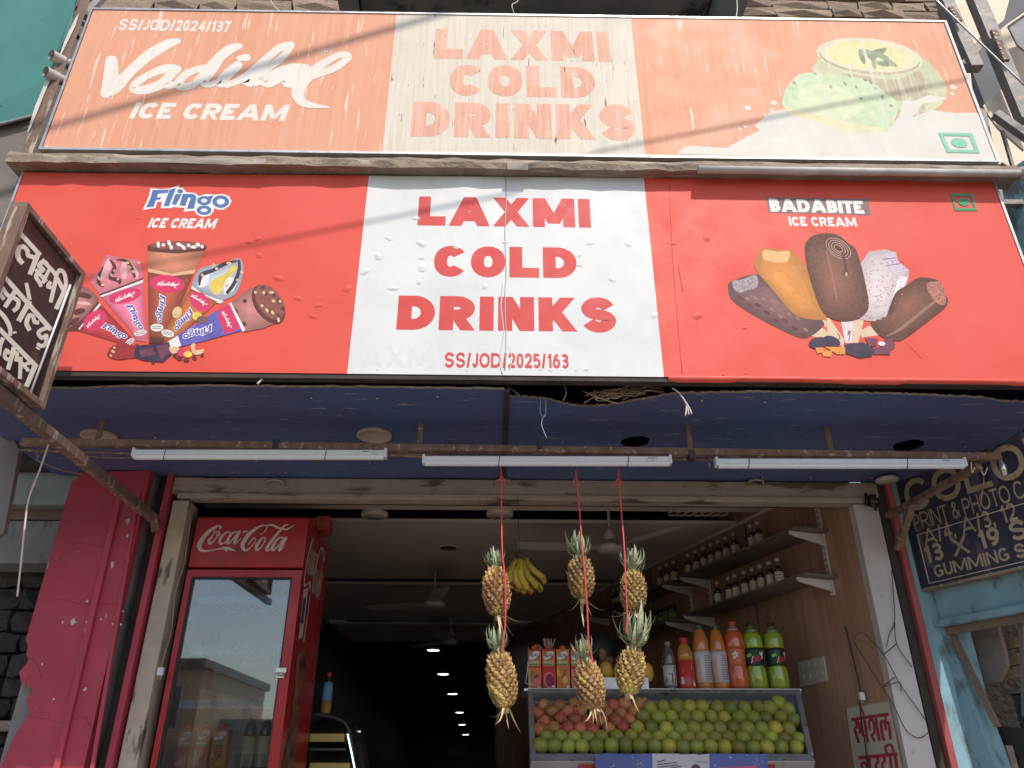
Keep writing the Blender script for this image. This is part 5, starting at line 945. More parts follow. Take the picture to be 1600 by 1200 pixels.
b.build('crumpled_bunting', mat('red_gold_tinsel', (.30, .05, .03), .6, 60, .4), None, 'crumpled red and gold paper on top of the drinks cooler', 'decoration')

# ---- cartons
CB = {k: ink('carton_' + k, c, var=.1) for k, c in dict(red=(.46, .035, .03), orange=(.55, .15, .035), green=(.10, .22, .06), dkgreen=(.05, .12, .07), plum=(.22, .02, .06), white=(.62, .60, .58), purple=(.15, .03, .12), tan=(.42, .32, .15), yellow=(.55, .40, .06), pink=(.55, .16, .15)).items()}
CK = list(CB); CM = [CB[k] for k in CK]
def C_(k, *st): return (CK.index(k), list(st))
def carton(c, w, dpt, h, lab, kind, group):
    t = thing('juice_carton', lab, 'carton', c, group); x, y, z = c
    b = MB(); b.box((x - w / 2, y, z), (x + w / 2, y + dpt, z + h * .985)); bd = b.build('box', CB['red' if kind != 'orange' else 'orange'], t, bevel=.003)
    b = MB(); b.lathe([(.016, 0), (.017, .006), (.0165, .016), (.012, .019), (0, .019)], (x, y + dpt * .35, z + h * .985), 14); b.build('cap', ink('cap_orange', (.55, .09, .02)), t)
    X = lambda u: x + (u - .5) * w; Z = lambda v: z + v * h
    def el2(cx, cy, rx, ry, a=0): return [[(X(p[0]), Z(p[1])) for p in E_(cx, cy, rx, ry, a)[0]]]
    def po(pts): return [[(X(u), Z(v)) for u, v in pts]]
    lay = [C_('orange', po([(.02, .60), (.98, .60), (.98, .93), (.02, .93)])), C_('dkgreen', el2(.47, .82, .44, .115, 8)), C_('white', el2(.47, .822, .41, .095, 8)), C_('tan', po([(.1, .56), (.86, .56), (.86, .70), (.1, .70)])), C_('green', po([(.14, .575), (.8, .575), (.8, .615), (.14, .615)])), C_('white', po([(.12, .645), (.84, .645), (.84, .655), (.12, .655)]))]
    rl = block('REAL', .14, .775, .82, .865, wx=.24, wy=.2, gap=.06, slant=.3); lay.append(C_('purple', *xf(rl, lambda u, v: (X(u), Z(v + (u - .14) * .03)))))
    if kind == 'mixed': lay += [C_('orange', po([(.02, .02), (.98, .02), (.98, .52), (.02, .52)])), C_('tan', po([(.02, .02), (.25, .02), (.15, .5), (.02, .5)])), C_('green', el2(.28, .33, .16, .1, 60)), C_('plum', el2(.62, .30, .2, .05, 10)), C_('pink', el2(.62, .15, .3, .12))]
    elif kind == 'pom': lay += [C_('pink', el2(.5, .22, .42, .2)), C_('plum', el2(.56, .21, .33, .155)), C_('red', po([(.1, .40), (.35, .42), (.3, .5), (.15, .52)]))]
    elif kind == 'orange': lay += [C_('yellow', po([(.02, .30), (.3, .34), (.12, .52), (.04, .5)])), C_('orange', el2(.55, .2, .42, .18)), C_('yellow', el2(.62, .22, .2, .09)), C_('dkgreen', el2(.55, .36, .2, .04, 35))]
    elif kind == 'guava': lay += [C_('pink', po([(.02, .02), (.98, .02), (.98, .48), (.02, .48)])), C_('dkgreen', el2(.55, .24, .36, .18)), C_('green', el2(.6, .24, .28, .15))]
    else: lay += [C_('pink', el2(.5, .3, .3, .1)), C_('yellow', el2(.5, .3, .14, .05))]
    lay.append(C_('white', el2(.82, .06, .12, .03)))
    print_mesh(lay, xz(y), 'front_print', CM, bd, lift=.00015, base=.0008)
    return t

# ================================================================== fruit rack
rk = thing('fruit_rack', 'sloping stainless steel fruit rack full of limes and pomegranates', 'rack', PY(1040, 1195, 4.0))
m_ss = mat('worn_stainless', (.42, .43, .46), .12, 6, .38, .04, 30, metal=.75, c2=(.16, .15, .15), c2amt=.12, c2scale=(20, 20, 20), c2sharp=.06)
m_ss2 = mat('brushed_steel_back', (.40, .42, .46), .12, 4, .45, metal=.6, c2=(.26, .28, .32), c2amt=.5, c2scale=(40, 10, 1.5), c2sharp=.3)
YT, YB = 4.34, 3.98
A = [PY(825, 1076, YT), PY(1250, 1077, YT), PY(1274, 1190, YB), PY(829, 1190, YB)]     # outer face: tl tr br bl
zT = (A[0].z + A[1].z) / 2; zBm = (A[2].z + A[3].z) / 2
for i, zq in ((0, zT), (1, zT), (2, zBm), (3, zBm)): A[i].z = zq
nrm = (A[1] - A[0]).cross(A[3] - A[0]).normalized()
if nrm.y > 0: nrm = -nrm
def bil(u, v, h=0): return (A[0] * (1 - u) + A[1] * u) * (1 - v) + (A[3] * (1 - u) + A[2] * u) * v + nrm * h
b = MB(); b.slab([bil(0, 0, -.075), bil(1, 0, -.075), bil(1, 1, -.075), bil(0, 1, -.075)], nrm * -.01); b.build('bed', m_ss2, rk)
for nm, a, c in (('top_rim', (0, 0), (1, 0)), ('bottom_rim', (0, 1), (1, 1)), ('side_rim', (0, 0), (0, 1)), ('side_rim', (1, 0), (1, 1))):
    p, q = bil(*a), bil(*c); b = MB(); d = (q - p).normalized(); w = .026 if nm != 'bottom_rim' else .05
    ins = d.cross(nrm).normalized(); mid = bil(.5, .5); ins = ins if ins.dot(mid - (p + q) / 2) > 0 else -ins
    if nm == 'side_rim': p += d * .0255; q -= d * .0505
    b.hexa([p, q, q + ins * w, p + ins * w, p - nrm * .08, q - nrm * .08, q + ins * w - nrm * .08, p + ins * w - nrm * .08]); b.build(nm, m_ss, rk, bevel=.003)
m_scr = mat('dark_scribble', (.05, .05, .06), .1)
r = random.Random(2); sb = []
for px in (892, 905, 1053, 1100, 1112, 1140, 1158, 1182):
    x = px
    sb.append(ribbon([(x + k * 1.6, 1079 + r.uniform(-2, 2), .8) for k in range(7)]))
print_mesh([(0, sb)], lambda u, v, h: PP(u, v, A[0] + nrm * (h + .001), nrm), 'scribble', [m_scr], rk, lift=0)
b = MB(); b.box((A[0].x + .02, 4.36, FL), (A[1].x - .02, 4.72, zT - .012)); b.box((A[3].x + .03, 4.02, FL), (A[2].x - .03, 4.355, zBm - .06)); b.build('counter', mat('counter_front', (.22, .19, .17), .2, 5, .7), rk)
b = MB(); b.box((A[0].x - .02, 4.34 + .01, zT - .01), (A[1].x + .01, 4.74, zT + .003)); b.build('top_shelf', m_ss, rk)
b = MB(); p0 = PY(905, 1195, 4.0); b.box((p0.x, 3.99, p0.z - .06), (PY(1210, 1195, 4.0).x, 4.015, PY(905, 1194, 4.0).z)); b.build('red_panel', mat('red_counter_panel', (.3, .02, .02), .1), rk)
# fruit
def sphere_mesh(prof, seg, mats, mis=None, lobes=0):
    bb = MB(); bb.lathe(prof, (0, 0, 0), seg, mis=mis); me = bpy.data.meshes.new('fruit'); me.from_pydata([tuple(q) for q in bb.v], [], bb.f)
    for m in mats: me.materials.append(m)
    me.polygons.foreach_set('material_index', bb.mi); me.polygons.foreach_set('use_smooth', [True] * len(bb.f)); me.update(); return me
m_lime = mat('sweet_lime_skin', (.31, .285, .04), .2, 5, .5, .12, 90, c2=(.16, .18, .035), c2amt=.45, c2scale=(9, 9, 9), c2sharp=.4, rv=.3, c3=(.10, .07, .03), c3amt=.04, c3scale=(45, 45, 45))
m_limey = mat('yellowish_lime_skin', (.40, .32, .045), .16, 5, .42, .12, 90, c2=(.2, .22, .03), c2amt=.4, c2scale=(9, 9, 9), c2sharp=.4, rv=.12)
m_pom = mat('pomegranate_skin', (.46, .125, .055), .25, 6, .5, .05, 60, c2=(.36, .17, .06), c2amt=.4, c2scale=(8, 8, 8), c2sharp=.35, rv=.28, c3=(.12, .05, .03), c3amt=.06, c3scale=(40, 40, 40))
R0 = .0385
lp = [(0, -R0 * .98)] + [(R0 * sin(pi * k / 11), -R0 * .98 * cos(pi * k / 11)) for k in range(1, 11)] + [(R0 * .10, R0 * .99), (0, R0 * 1.06)]
me_l = sphere_mesh(lp, 16, [m_lime]); me_y = sphere_mesh(lp, 16, [m_limey])
R1 = .036
pp_ = [(0, -R1 * .95)] + [(R1 * 1.02 * sin(pi * k / 10), -R1 * .95 * cos(pi * k / 10)) for k in range(1, 9)] + [(R1 * .30, R1 * .92), (R1 * .26, R1 * 1.08), (R1 * .34, R1 * 1.26), (R1 * .22, R1 * 1.22), (0, R1 * 1.0)]
me_p = sphere_mesh(pp_, 14, [m_pom])
def Zf(lst): return [(800 + x / 3.2, 960 + y / 3.2) for x, y in lst]
rows = [('top row', [(690, 470), (757, 465), (822, 463), (887, 463), (950, 463), (1024, 465), (1087, 470), (1160, 470), (1227, 463), (1288, 470), (1378, 475)]),
        ('second row', [(655, 513), (733, 517), (797, 517), (863, 515), (928, 515), (996, 515), (1060, 522), (1134, 518), (1205, 520), (1268, 522), (1340, 515), (1408, 530)]),
        ('middle row', [(628, 570), (695, 567), (770, 573), (838, 572), (904, 570), (972, 573), (1036, 572), (1105, 568), (1175, 573), (1246, 573), (1314, 573), (1382, 577)]),
        ('fourth row', [(174, 617), (244, 617), (311, 620), (378, 620), (447, 615), (525, 613), (595, 612), (667, 617), (735, 618), (808, 618), (880, 620), (943, 622), (1010, 622), (1080, 618), (1153, 622), (1222, 622), (1293, 622), (1360, 625), (1432, 628)]),
        ('bottom row', [(140, 658), (210, 657), (280, 660), (350, 660), (422, 658), (497, 657), (565, 657), (637, 657), (710, 660), (783, 662), (853, 663), (922, 663), (992, 663), (1061, 665), (1133, 667), (1204, 667), (1273, 665), (1343, 665), (1420, 665)])]
r = random.Random(21)
def put(me, name, px, py, h, lab, cat, grp, sc):
    p = PP(px, py, A[0] + nrm * h, nrm); o = bpy.data.objects.new(name, me); col.objects.link(o); o.location = p
    o.rotation_euler = (r.uniform(0, 6), r.uniform(0, 6), r.uniform(0, 6)); o.scale = (sc * r.uniform(.93, 1.07), sc * r.uniform(.93, 1.07), sc * r.uniform(.9, 1.05)); tag(o, lab, cat, grp); return o
YEL = {(887, 463), (1060, 522), (628, 570), (950, 463), (1061, 665), (1314, 573), (783, 662), (770, 573)}
for k, (nm, lst) in enumerate(rows):
    for n_, q in enumerate(lst):
        (px, py), = Zf([q]); y_ = q in YEL
        put(me_y if y_ else me_l, 'sweet_lime', px, py, -.034 + (.018 if k % 2 == 0 else 0.0), ('yellowish' if y_ else 'green') + ' sweet lime, %s from the left in the %s of the rack' % (ORD[n_], nm), 'lime', ('yellowish' if y_ else 'green') + ' limes, ' + nm + ' of the rack', r.uniform(.97, 1.06))
(px, py), = Zf([(1331, 440)]); put(me_l, 'sweet_lime', px, py, .0, 'single sweet lime lying on top of the uppermost row at the right', 'lime', None, 1)
poms = [(157, 455), (238, 460), (307, 450), (130, 498), (200, 490), (280, 490), (345, 490), (163, 535), (240, 525), (315, 530), (375, 537), (135, 580), (208, 572), (280, 572), (342, 578), (405, 580), (505, 462), (563, 452), (478, 495), (545, 497), (610, 487), (518, 533), (588, 533), (485, 572), (553, 570), (640, 450), (450, 535), (420, 500), (400, 455), (450, 460)]
prow = lambda q: min(range(5), key=lambda k: abs(q[1] - (455, 494, 533, 575, 640)[k]))
pside = lambda q: q[0] < 440
for i, q in enumerate(poms):
    (px, py), = Zf([q]); left = pside(q); n_ = sorted(z[0] for z in poms if prow(z) == prow(q) and pside(z) == left).index(q[0])
    put(me_p, 'pomegranate', px, py, -.036 + .012 * (i % 2), 'pomegranate, %s from left in the %s row %s' % (ORD[n_], ('top', 'second', 'third', 'lowest', 'last')[prow(q)], 'at the rack\'s left end' if left else 'beside the limes'), 'pomegranate', 'pomegranates at the left end of the rack' if left else 'pomegranates beside the limes', r.uniform(.93, 1.08))
# cartons, tray of mangoes and bottles on top of the rack
zS = zT + .004; Yc = 4.40
for i, (x0, x1, kind, lab) in enumerate(((825, 846.5, 'mixed', 'mixed fruit juice carton at the left end of the rack top'), (847.5, 869, 'pom', 'pomegranate juice carton, second from the left on the rack'), (870, 891.5, 'orange', 'orange juice carton, third from the left on the rack'), (892.5, 914, 'guava', 'pink guava juice carton half hidden behind a pineapple'))):
    p0, p1 = PY(x0, 1070, Yc), PY(x1, 1070, Yc); h = PY(x0, 1013, Yc).z - zS
    carton(V(((p0.x + p1.x) / 2, Yc, zS)), (p1.x - p0.x) * .97, .06, h, lab, kind, 'juice cartons on the fruit rack')
r = random.Random(9); b = MB()
for i in range(12):
    c = PY(857 + r.uniform(-5, 10), 1020, 4.475); a = r.uniform(-.35, .35); b.tube([c, c + V((sin(a) * .1, r.uniform(-.01, .01), .075))], .0035, 6)
for a, x in ((-.6, 846), (-.5, 849)): c = PY(x, 1016, 4.47); b.tube([c, c + V((sin(a) * .06, 0, .03))], .0035, 6)
b.build('straw_bundle', mat('dull_pink_straws', (.42, .26, .26), .25, 60, .5), None, 'bundle of drinking straws sticking up behind the pomegranate carton', 'straws')
b = MB(); c0 = PY(823, 1070, 4.37); b.tube([PY(825, 1010, 4.38), PY(825, 1040, 4.38), PY(821, 1068, 4.37), PY(845, 1072, 4.37)], .0025, 5); b.build('wire_stand', m_chrome, None, 'thin wire guard at the left end of the rack top', 'guard')
t0, t1 = PY(940, 1061, 4.37), PY(1013, 1061, 4.37); b = MB(); b.box((t0.x, 4.37, zS), (t1.x, 4.6, zS + .006)); b.box((t0.x, 4.37, zS + .006), (t1.x, 4.376, t0.z + .008)); b.box((t0.x, 4.594, zS + .006), (t1.x, 4.6, t0.z + .008)); b.box((t0.x, 4.376, zS + .006), (t0.x + .006, 4.594, t0.z + .008)); b.box((t1.x - .006, 4.376, zS + .006), (t1.x, 4.594, t0.z + .008)); b.build('steel_tray', m_ss, None, 'small steel tray of mangoes on top of the rack', 'tray')
m_mango = mat('mango_skin', (.52, .33, .035), .15, 5, .4, .03, 60, c2=(.44, .22, .03), c2amt=.3, c2scale=(8, 8, 8), c2sharp=.3, rv=.12, c3=(.1, .05, .02), c3amt=.04, c3scale=(50, 50, 50))
mp = [(0, -.052)] + [(.036 * sin(pi * k / 11) ** .85, -.052 * cos(pi * k / 11)) for k in range(1, 11)] + [(0, .053)]
me_m = sphere_mesh(mp, 16, [m_mango])
for px, py, lab in ((947.5, 1049, 'yellow mango on the tray right of the low middle pineapple'), (968, 1050, 'yellow mango mostly hidden behind the right low pineapple'), (1011, 1051, 'yellow mango at the right end of the tray')):
    o = bpy.data.objects.new('mango', me_m); col.objects.link(o); o.location = PY(px, py, 4.44); o.rotation_euler = (.2, .1, px); tag(o, lab, 'mango', 'mangoes on the tray')

# ---- bottles: shared profile builder
def bottle(c, r0, h, prof, parts, lab, group, name='soft_drink_bottle', cat='bottle'):
    """prof: (radius, height) fractions; parts: list of (from height, to height, material, part name)."""
    t = thing(name, lab, cat, c, group); P = [(p * r0, q * h) for p, q in prof]
    def rad(z):
        for (ra_, za), (rb_, zb2) in zip(P, P[1:]):
            if za <= z <= zb2: return ra_ + (rb_ - ra_) * (z - za) / max(1e-6, zb2 - za)
        return P[-1][0]
    for z0, z1, m, nm, grow in parts:
        zs = sorted(set([z0 * h, z1 * h] + [q for _, q in P if z0 * h < q < z1 * h])); b = MB()
        pr2 = [(rad(z) + grow, z) for z in zs]
        if pr2[0][0] > .001 and z0 == 0: pr2 = [(0, 0)] + pr2
        b.lathe(pr2, c, 18); b.build(nm, m, t)
    return t
def liq(name, c, rough=.12): return mat('drink_' + name, c, .06, 6, rough, spec=.6, coat=.5)
P_pet = [(.62, 0), (.92, .02), (1, .06), (1, .26), (.90, .33), (.88, .40), (.93, .55), (1, .62), (1, .74), (.86, .82), (.55, .9), (.30, .94), (.28, .96), (.36, .962), (.36, 1)]
P_slice = [(.8, 0), (.98, .03), (1, .08), (.93, .30), (.98, .5), (.98, .62), (.86, .76), (.58, .9), (.34, .945), (.30, .955), (.36, .957), (.36, 1)]
P_small = [(.8, 0), (.98, .03), (1, .08), (1, .55), (.98, .66), (.80, .78), (.46, .88), (.36, .9), (.42, .905), (.42, 1)]
m_dewl = liq('lime_green', (.24, .33, .02)); m_dewe = liq('clear_green', (.13, .16, .05)); m_dewlab = mat('dark_green_label', (.02, .03, .028), .1, 5, .35); m_dcap = mat('dark_green_cap', (.02, .03, .018), .1, 5, .45)
m_org = liq('orange_fizz', (.50, .09, .03)); m_orgt = liq('orange_fizz_head', (.34, .16, .11)); m_orgl = mat('orange_label', (.52, .13, .05), .08, 12, .35); m_orc = mat('orange_cap', (.52, .06, .03), .05, 5, .4)
m_sl = liq('mango_orange', (.48, .15, .03)); m_sllab = mat('white_juice_label', (.50, .46, .47), .08, 20, .4); m_gcap = mat('green_cap', (.03, .14, .06), .05, 5, .4)
m_rd = mat('red_label', (.50, .05, .03), .15, 8, .35); m_ml = liq('mango_yellow', (.42, .18, .03)); m_rcap = mat('red_cap', (.5, .04, .03), .05)
m_clr = liq('clear_dark', (.10, .085, .075)); m_pcap = mat('dull_pink_cap', (.30, .16, .15), .05); m_wl = mat('pale_label', (.52, .47, .47), .1, 20, .4)
def bpos(px, Yb=4.44): p = PY(px, 1068, Yb); return V((p.x, Yb, zS))
def bh(py, Yb=4.44): return PY(1100, py, Yb).z - zS
SX = 1.0
def pxr(w, Yb=4.44): return (PY(1100 + w / 2, 1040, Yb).x - PY(1100, 1040, Yb).x)
G1 = 'soft drink bottles on the fruit rack'
bt = []
def cyl_print(t, rr, H, lay, mats): c = wpos(t); print_mesh(lay, lambda u, v, h: c + V(((rr + .0016 + h) * sin(u), -(rr + .0016 + h) * cos(u), v * H)), 'label_print', mats, t, lift=.0004)
bt.append(bottle(bpos(1048), pxr(20), bh(1003), P_small, [(0, .08, m_clr, 'base', 0), (.08, .5, m_wl, 'label', .0008), (.5, .92, m_clr, 'upper_body', 0), (.92, 1, m_pcap, 'cap', .0012)], 'clear bottle with a pale label, first from the left on the rack', G1)); cyl_print(bt[-1], pxr(20), bh(1003), [(0, [[[(.05, .12), (.25, .12), (.25, .3), (.15, .36), (.05, .3)]], [[(.55, .1), (1.2, .1), (1.2, .48), (.55, .48)]], [[(-.9, .16), (-.7, .16), (-.75, .26), (-.85, .26)]], [[(-.3, .3), (-.1, .3), (-.1, .34), (-.3, .34)]]])], [mat('plum_label_ink', (.12, .06, .08), .2)])
bt.append(bottle(bpos(1074), pxr(26), bh(997), P_small, [(0, .55, m_rd, 'label', .0006), (.55, .9, m_ml, 'upper_body', 0), (.9, 1, m_rcap, 'cap', .0012)], 'small mango drink bottle with a red sleeve', G1)); cyl_print(bt[-1], pxr(26), bh(997), [(0, [[[(-.6, .3), (.5, .38), (.5, .46), (-.6, .4)]], [[(-.3, .16), (.6, .16), (.6, .18), (-.3, .18)]]]), (1, [[[(.5, .06), (.85, .06), (.85, .14), (.5, .14)]], [[(-.9, .1), (-.5, .1), (-.6, .24), (-.85, .22)]]])], [mat('pale_red_ink', (.6, .2, .12), .2), m_iw])
for px, lab in ((1101, 'mango juice bottle with white label and green cap, left of two'), (1127, 'mango juice bottle with white label and green cap, beside the orange soda')):
    t = bottle(bpos(px), pxr(26.5), bh(977.5), P_slice, [(0, .1, m_sl, 'base', 0), (.1, .58, m_sllab, 'label', .0008), (.58, .945, m_sl, 'upper_body', 0), (.945, 1, m_gcap, 'cap', .0015)], lab, G1); bt.append(t)
    # printed columns on the label
    c = wpos(t); r_ = pxr(26.5); H = bh(977.5); lay = []
    def cyl(u, v, h, c=c, r_=r_, H=H): a = u; zz_ = v * H; rr = r_ * (.96 if v > .2 else .965) + .0015 + h; return c + V((rr * sin(a), -rr * cos(a), zz_))
    lay.append((0, [[[(-1.0, .12), (-.55, .12), (-.62, .5), (-.9, .42)]]])); lay.append((1, [[[(.0 + .42 * q, .15 + k * .035), (.35 + .42 * q, .15 + k * .035), (.35 + .42 * q, .15 + k * .035 + .012), (.0 + .42 * q, .15 + k * .035 + .012)]] for q in (0, 1) for k in range(11)]))
    print_mesh(lay, cyl, 'label_print', [m_sl, mat('label_blue_text', (.14, .13, .24), .1)], t, lift=0, base=.003)
t = bottle(bpos(1155), pxr(31), bh(972), P_pet, [(0, .34, m_org, 'lower_body', 0), (.34, .60, m_orgl, 'label', .001), (.60, .86, m_org, 'upper_body', 0), (.86, .955, m_orgt, 'neck', 0), (.955, 1, m_orc, 'cap', .0015)], 'large orange soda bottle with orange cap', G1)
c = wpos(t); r_ = pxr(31); H = bh(972)
cylm = lambda c, r_, H: (lambda u, v, h: c + V(((r_ * .93 + .002 + h) * sin(u), -(r_ * .93 + .002 + h) * cos(u), v * H)))
print_mesh([(0, [[[(-.6, .44), (-.35, .43), (-.3, .47), (-.05, .46), (-.1, .50), (.0, .53), (-.25, .52), (-.3, .56), (-.45, .52), (-.7, .51), (-.55, .48)]]]), (1, [[[(-.5, .465), (-.1, .48), (-.1, .505), (-.5, .495)]]])], cylm(c, r_, H), 'label_print', [m_iw, m_dcap], t, lift=.0003)
for px, lab in ((1184, 'large lime green soda bottle beside the orange soda'), (1217.5, 'large lime green soda bottle at the right end of the rack')):
    t = bottle(bpos(px), pxr(31), bh(973), P_pet, [(0, .34, m_dewl, 'lower_body', 0), (.34, .605, m_dewlab, 'label', .001), (.605, .84, m_dewl, 'upper_body', 0), (.84, .955, m_dewe, 'neck', 0), (.955, 1, m_dcap, 'cap', .0015)], lab, G1)
    c = wpos(t); H = bh(973); off = 0 if px < 1200 else .45
    dew = xf(block('DEW', -.55 + off, 0, .55 + off, 1, wx=.28, wy=.24, gap=.1), lambda u, v: (u + v * .12, .405 + v * .075 + (u - off) * .04))
    print_mesh([(0, [[[(-.72 + off, .375), (.65 + off, .445), (.8 + off, .56), (.45 + off, .53), (-.5 + off, .47)]]]), (1, dew), (2, [[[(-1.1 + off, .46), (-.5 + off, .49), (-.7 + off, .53), (-1.1 + off, .51)]], [[(-.5 + off, .475), (.35 + off, .53), (.5 + off, .56), (-.3 + off, .50)]]])], cylm(c, pxr(31), H), 'label_print', [m_iw, m_lred, mat('label_lime', (.2, .42, .1), .1)], t, lift=.0004)
# things inside the cooler
zc = SHZ[0] + .004; Yk = FY0 + .13
for x0, x1, py, kind, lab in ((276, 297, 1138, 'sun', 'red juice carton inside the cooler, left'), (304, 326, 1136, 'mixed', 'red and green juice carton inside the cooler'), (330, 354, 1137, 'orange', 'orange juice carton inside the cooler')):
    p0, p1 = PY(x0, 1170, Yk), PY(x1, 1170, Yk); carton(V(((p0.x + p1.x) / 2, Yk, zc)), p1.x - p0.x, .06, PY(x0, py, Yk).z - zc, lab, kind, 'cartons inside the cooler')
m_dkb = liq('dark_cola', (.03, .02, .018)); m_yl = mat('pale_green_label', (.40, .42, .25), .1, 12, .4)
for px, lab in ((383, 'dark bottle with pale label inside the cooler'), (407, 'dark bottle second from the right inside the cooler'), (424, 'dark bottle with red cap at the right inside the cooler')):
    p = PY(px, 1200, Yk + .05); bottle(V((p.x, Yk + .06, zc)), .033, .26, P_small, [(0, .1, m_dkb, 'base', 0), (.1, .62, m_yl, 'label', .0008), (.62, .92, m_dkb, 'upper_body', 0), (.92, 1, m_rcap if px == 424 else m_dcap, 'cap', .001)], lab, 'bottles inside the cooler')

# ================================================================== wall shelves with bottles
wn_ = V((-1, -KW, 0)).normalized(); wd = V((-KW, 1, 0)).normalized(); wo = V((1.95, 4.05, 0))
def WL(px, py, h=0): return PP(px, py, wo + wn_ * h, wn_)
def wp(s_, z, h=0): return wo + wd * s_ + wn_ * h + V((0, 0, z))
sY = lambda p: (p - wo).dot(wd)
m_shelf = mat('brown_shelf_board', (.15, .12, .10), .12, 4, .6); m_brk = mat('white_shelf_bracket', (.58, .53, .48), .06, 8, .5)
s_near = sY(WL(1287, 844)); s_far = sY(WL(1108, 911)); s3 = sY(WL(1079, 924)); s4 = s3 + 1.35
zs1, zs2 = 2.795, 2.535; DS = .23
def slot_rail(s_, za, zb2, parent):
    b = MB(); p = wp(s_, za, .006); q = wp(s_, zb2, .006); b.beam(p, q, .028, .012, up=wn_); rl_ = b.build('slotted_rail', m_brk, parent)
    b = MB(); n = int((zb2 - za) / .035)
    for k in range(n):
        for e in (-.006, .006): c = wp(s_ + e, za + .02 + k * .035, .0126); b.slab([c - wd * .002 + V((0, 0, -.009)), c + wd * .002 + V((0, 0, -.009)), c + wd * .002 + V((0, 0, .009)), c - wd * .002 + V((0, 0, .009))], wn_ * -.0005)
    b.build('slots', m_dark, rl_)
def shelf(sa, sb_, z, lab, rails):
    t = thing('wall_shelf', lab, 'shelf', wp((sa + sb_) / 2, z)); b = MB()
    b.hexa([wp(sa - .06, z - .012, .004), wp(sb_ + .05, z - .012, .004), wp(sb_ + .05, z - .012, DS), wp(sa - .06, z - .012, DS), wp(sa - .06, z, .004), wp(sb_ + .05, z, .004), wp(sb_ + .05, z, DS), wp(sa - .06, z, DS)]); b.build('board', m_shelf, t)
    for s_ in (sa, sb_):
        b = MB(); e = wd * .006
        P4 = [wp(s_, z - .013, .012), wp(s_, z - .075, .012), wp(s_, z - .04, DS - .03), wp(s_, z - .028, DS), wp(s_, z - .013, DS)]
        b.slab([q - e for q in P4], e * 2); b.build('bracket', m_brk, t)
    for s_, za, zb2 in rails: slot_rail(s_, za, zb2, t)
    return t
shelf(s_near, s_far, zs1, 'upper wall shelf nearest the entrance with a row of small dark bottles', [(s_near, 2.44, 3.02)])
shelf(s_near + .0, s_far + .0, zs2, 'lower wall shelf nearest the entrance with a row of small dark bottles', [(s_far, 2.44, 2.9)])
shelf(s3, s4, zs1, 'upper wall shelf deeper in the shop behind the hanging pineapples', [(s3, 2.44, 2.9)])
shelf(s3, s4, zs2, 'lower wall shelf deeper in the shop carrying small jars', [])
m_syr = liq('dark_syrup', (.025, .012, .010)); m_slab = mat('cream_bottle_label', (.72, .64, .53), .1, 25, .5); m_scap = mat('pale_screw_cap', (.46, .41, .37), .05, 6, .5); m_sring = mat('label_ring_ink', (.08, .04, .03), .1)
P_syr = [(.8, 0), (.98, .03), (1, .07), (1, .50), (.92, .60), (.62, .72), (.46, .80), (.42, .86), (.48, .865), (.48, 1)]
proto = bottle(V((0, 0, 0)), .026, .165, P_syr, [(0, .12, m_syr, 'base', 0), (.12, .50, m_slab, 'label', .0007), (.50, .70, m_syr, 'shoulder', 0), (.70, .865, mat('smoky_glass_neck', (.14, .10, .085), .1, 6, .2), 'neck', 0), (.865, 1, m_scap, 'cap', .0012)], 'x', None, 'syrup_bottle')
print_mesh([(0, [ribbon([(.42 * cos(a), .052 + .011 * sin(a), .004) for a in [k * pi / 8 + .5 for k in range(14)]])] + [[[(-1.3, .028 + k * .007), (-.7, .028 + k * .007), (-.7, .031 + k * .007), (-1.3, .031 + k * .007)]] for k in range(6)])], lambda u, v, h: V(((.0270 + h) * sin(u), -(.0270 + h) * cos(u), v)), 'label_print', [m_sring], proto, lift=0, base=.0004)
first = True
r = random.Random(31)
def Z8(x, y): return (980 + x / 3.75, 780 + y / 3.75)
groups = [('on the upper near shelf', zs1, [(735, 260), (775, 245), (362, 415), (408, 400), (454, 380), (497, 360), (541, 340), (585, 322), (633, 300)]), ('on the lower near shelf', zs2, [(535, 580), (600, 550), (640, 540), (694, 523), (742, 500), (788, 485), (840, 465), (890, 450)]), ('on the upper far shelf', zs1, [(195, 480), (235, 462), (276, 448)])]
for nm, z, lst in groups:
    for i, q in enumerate(lst):
        px, py = Z8(*q); d = ray(px, py)
        pt = PP(px, py - 2, wo + wn_ * .13, wn_); s_ = sY(pt); p = wp(s_, z + .001, .13)
        lab = 'small dark bottle with cream label %s, number %d from the street end' % (nm, i + 1)
        order = sorted(range(len(lst)), key=lambda k: -lst[k][0]).index(i) + 1
        words = ['first', 'second', 'third', 'fourth', 'fifth', 'sixth', 'seventh', 'eighth', 'ninth']
        lab = 'small dark bottle with cream label %s, %s from the entrance' % (nm, words[order - 1])
        o = proto if first else copy_tree(proto); first = False
        o.location = p; o.rotation_euler = (0, 0, r.uniform(-.3, .9)); o['label'] = lab; o['group'] = 'small bottles ' + nm
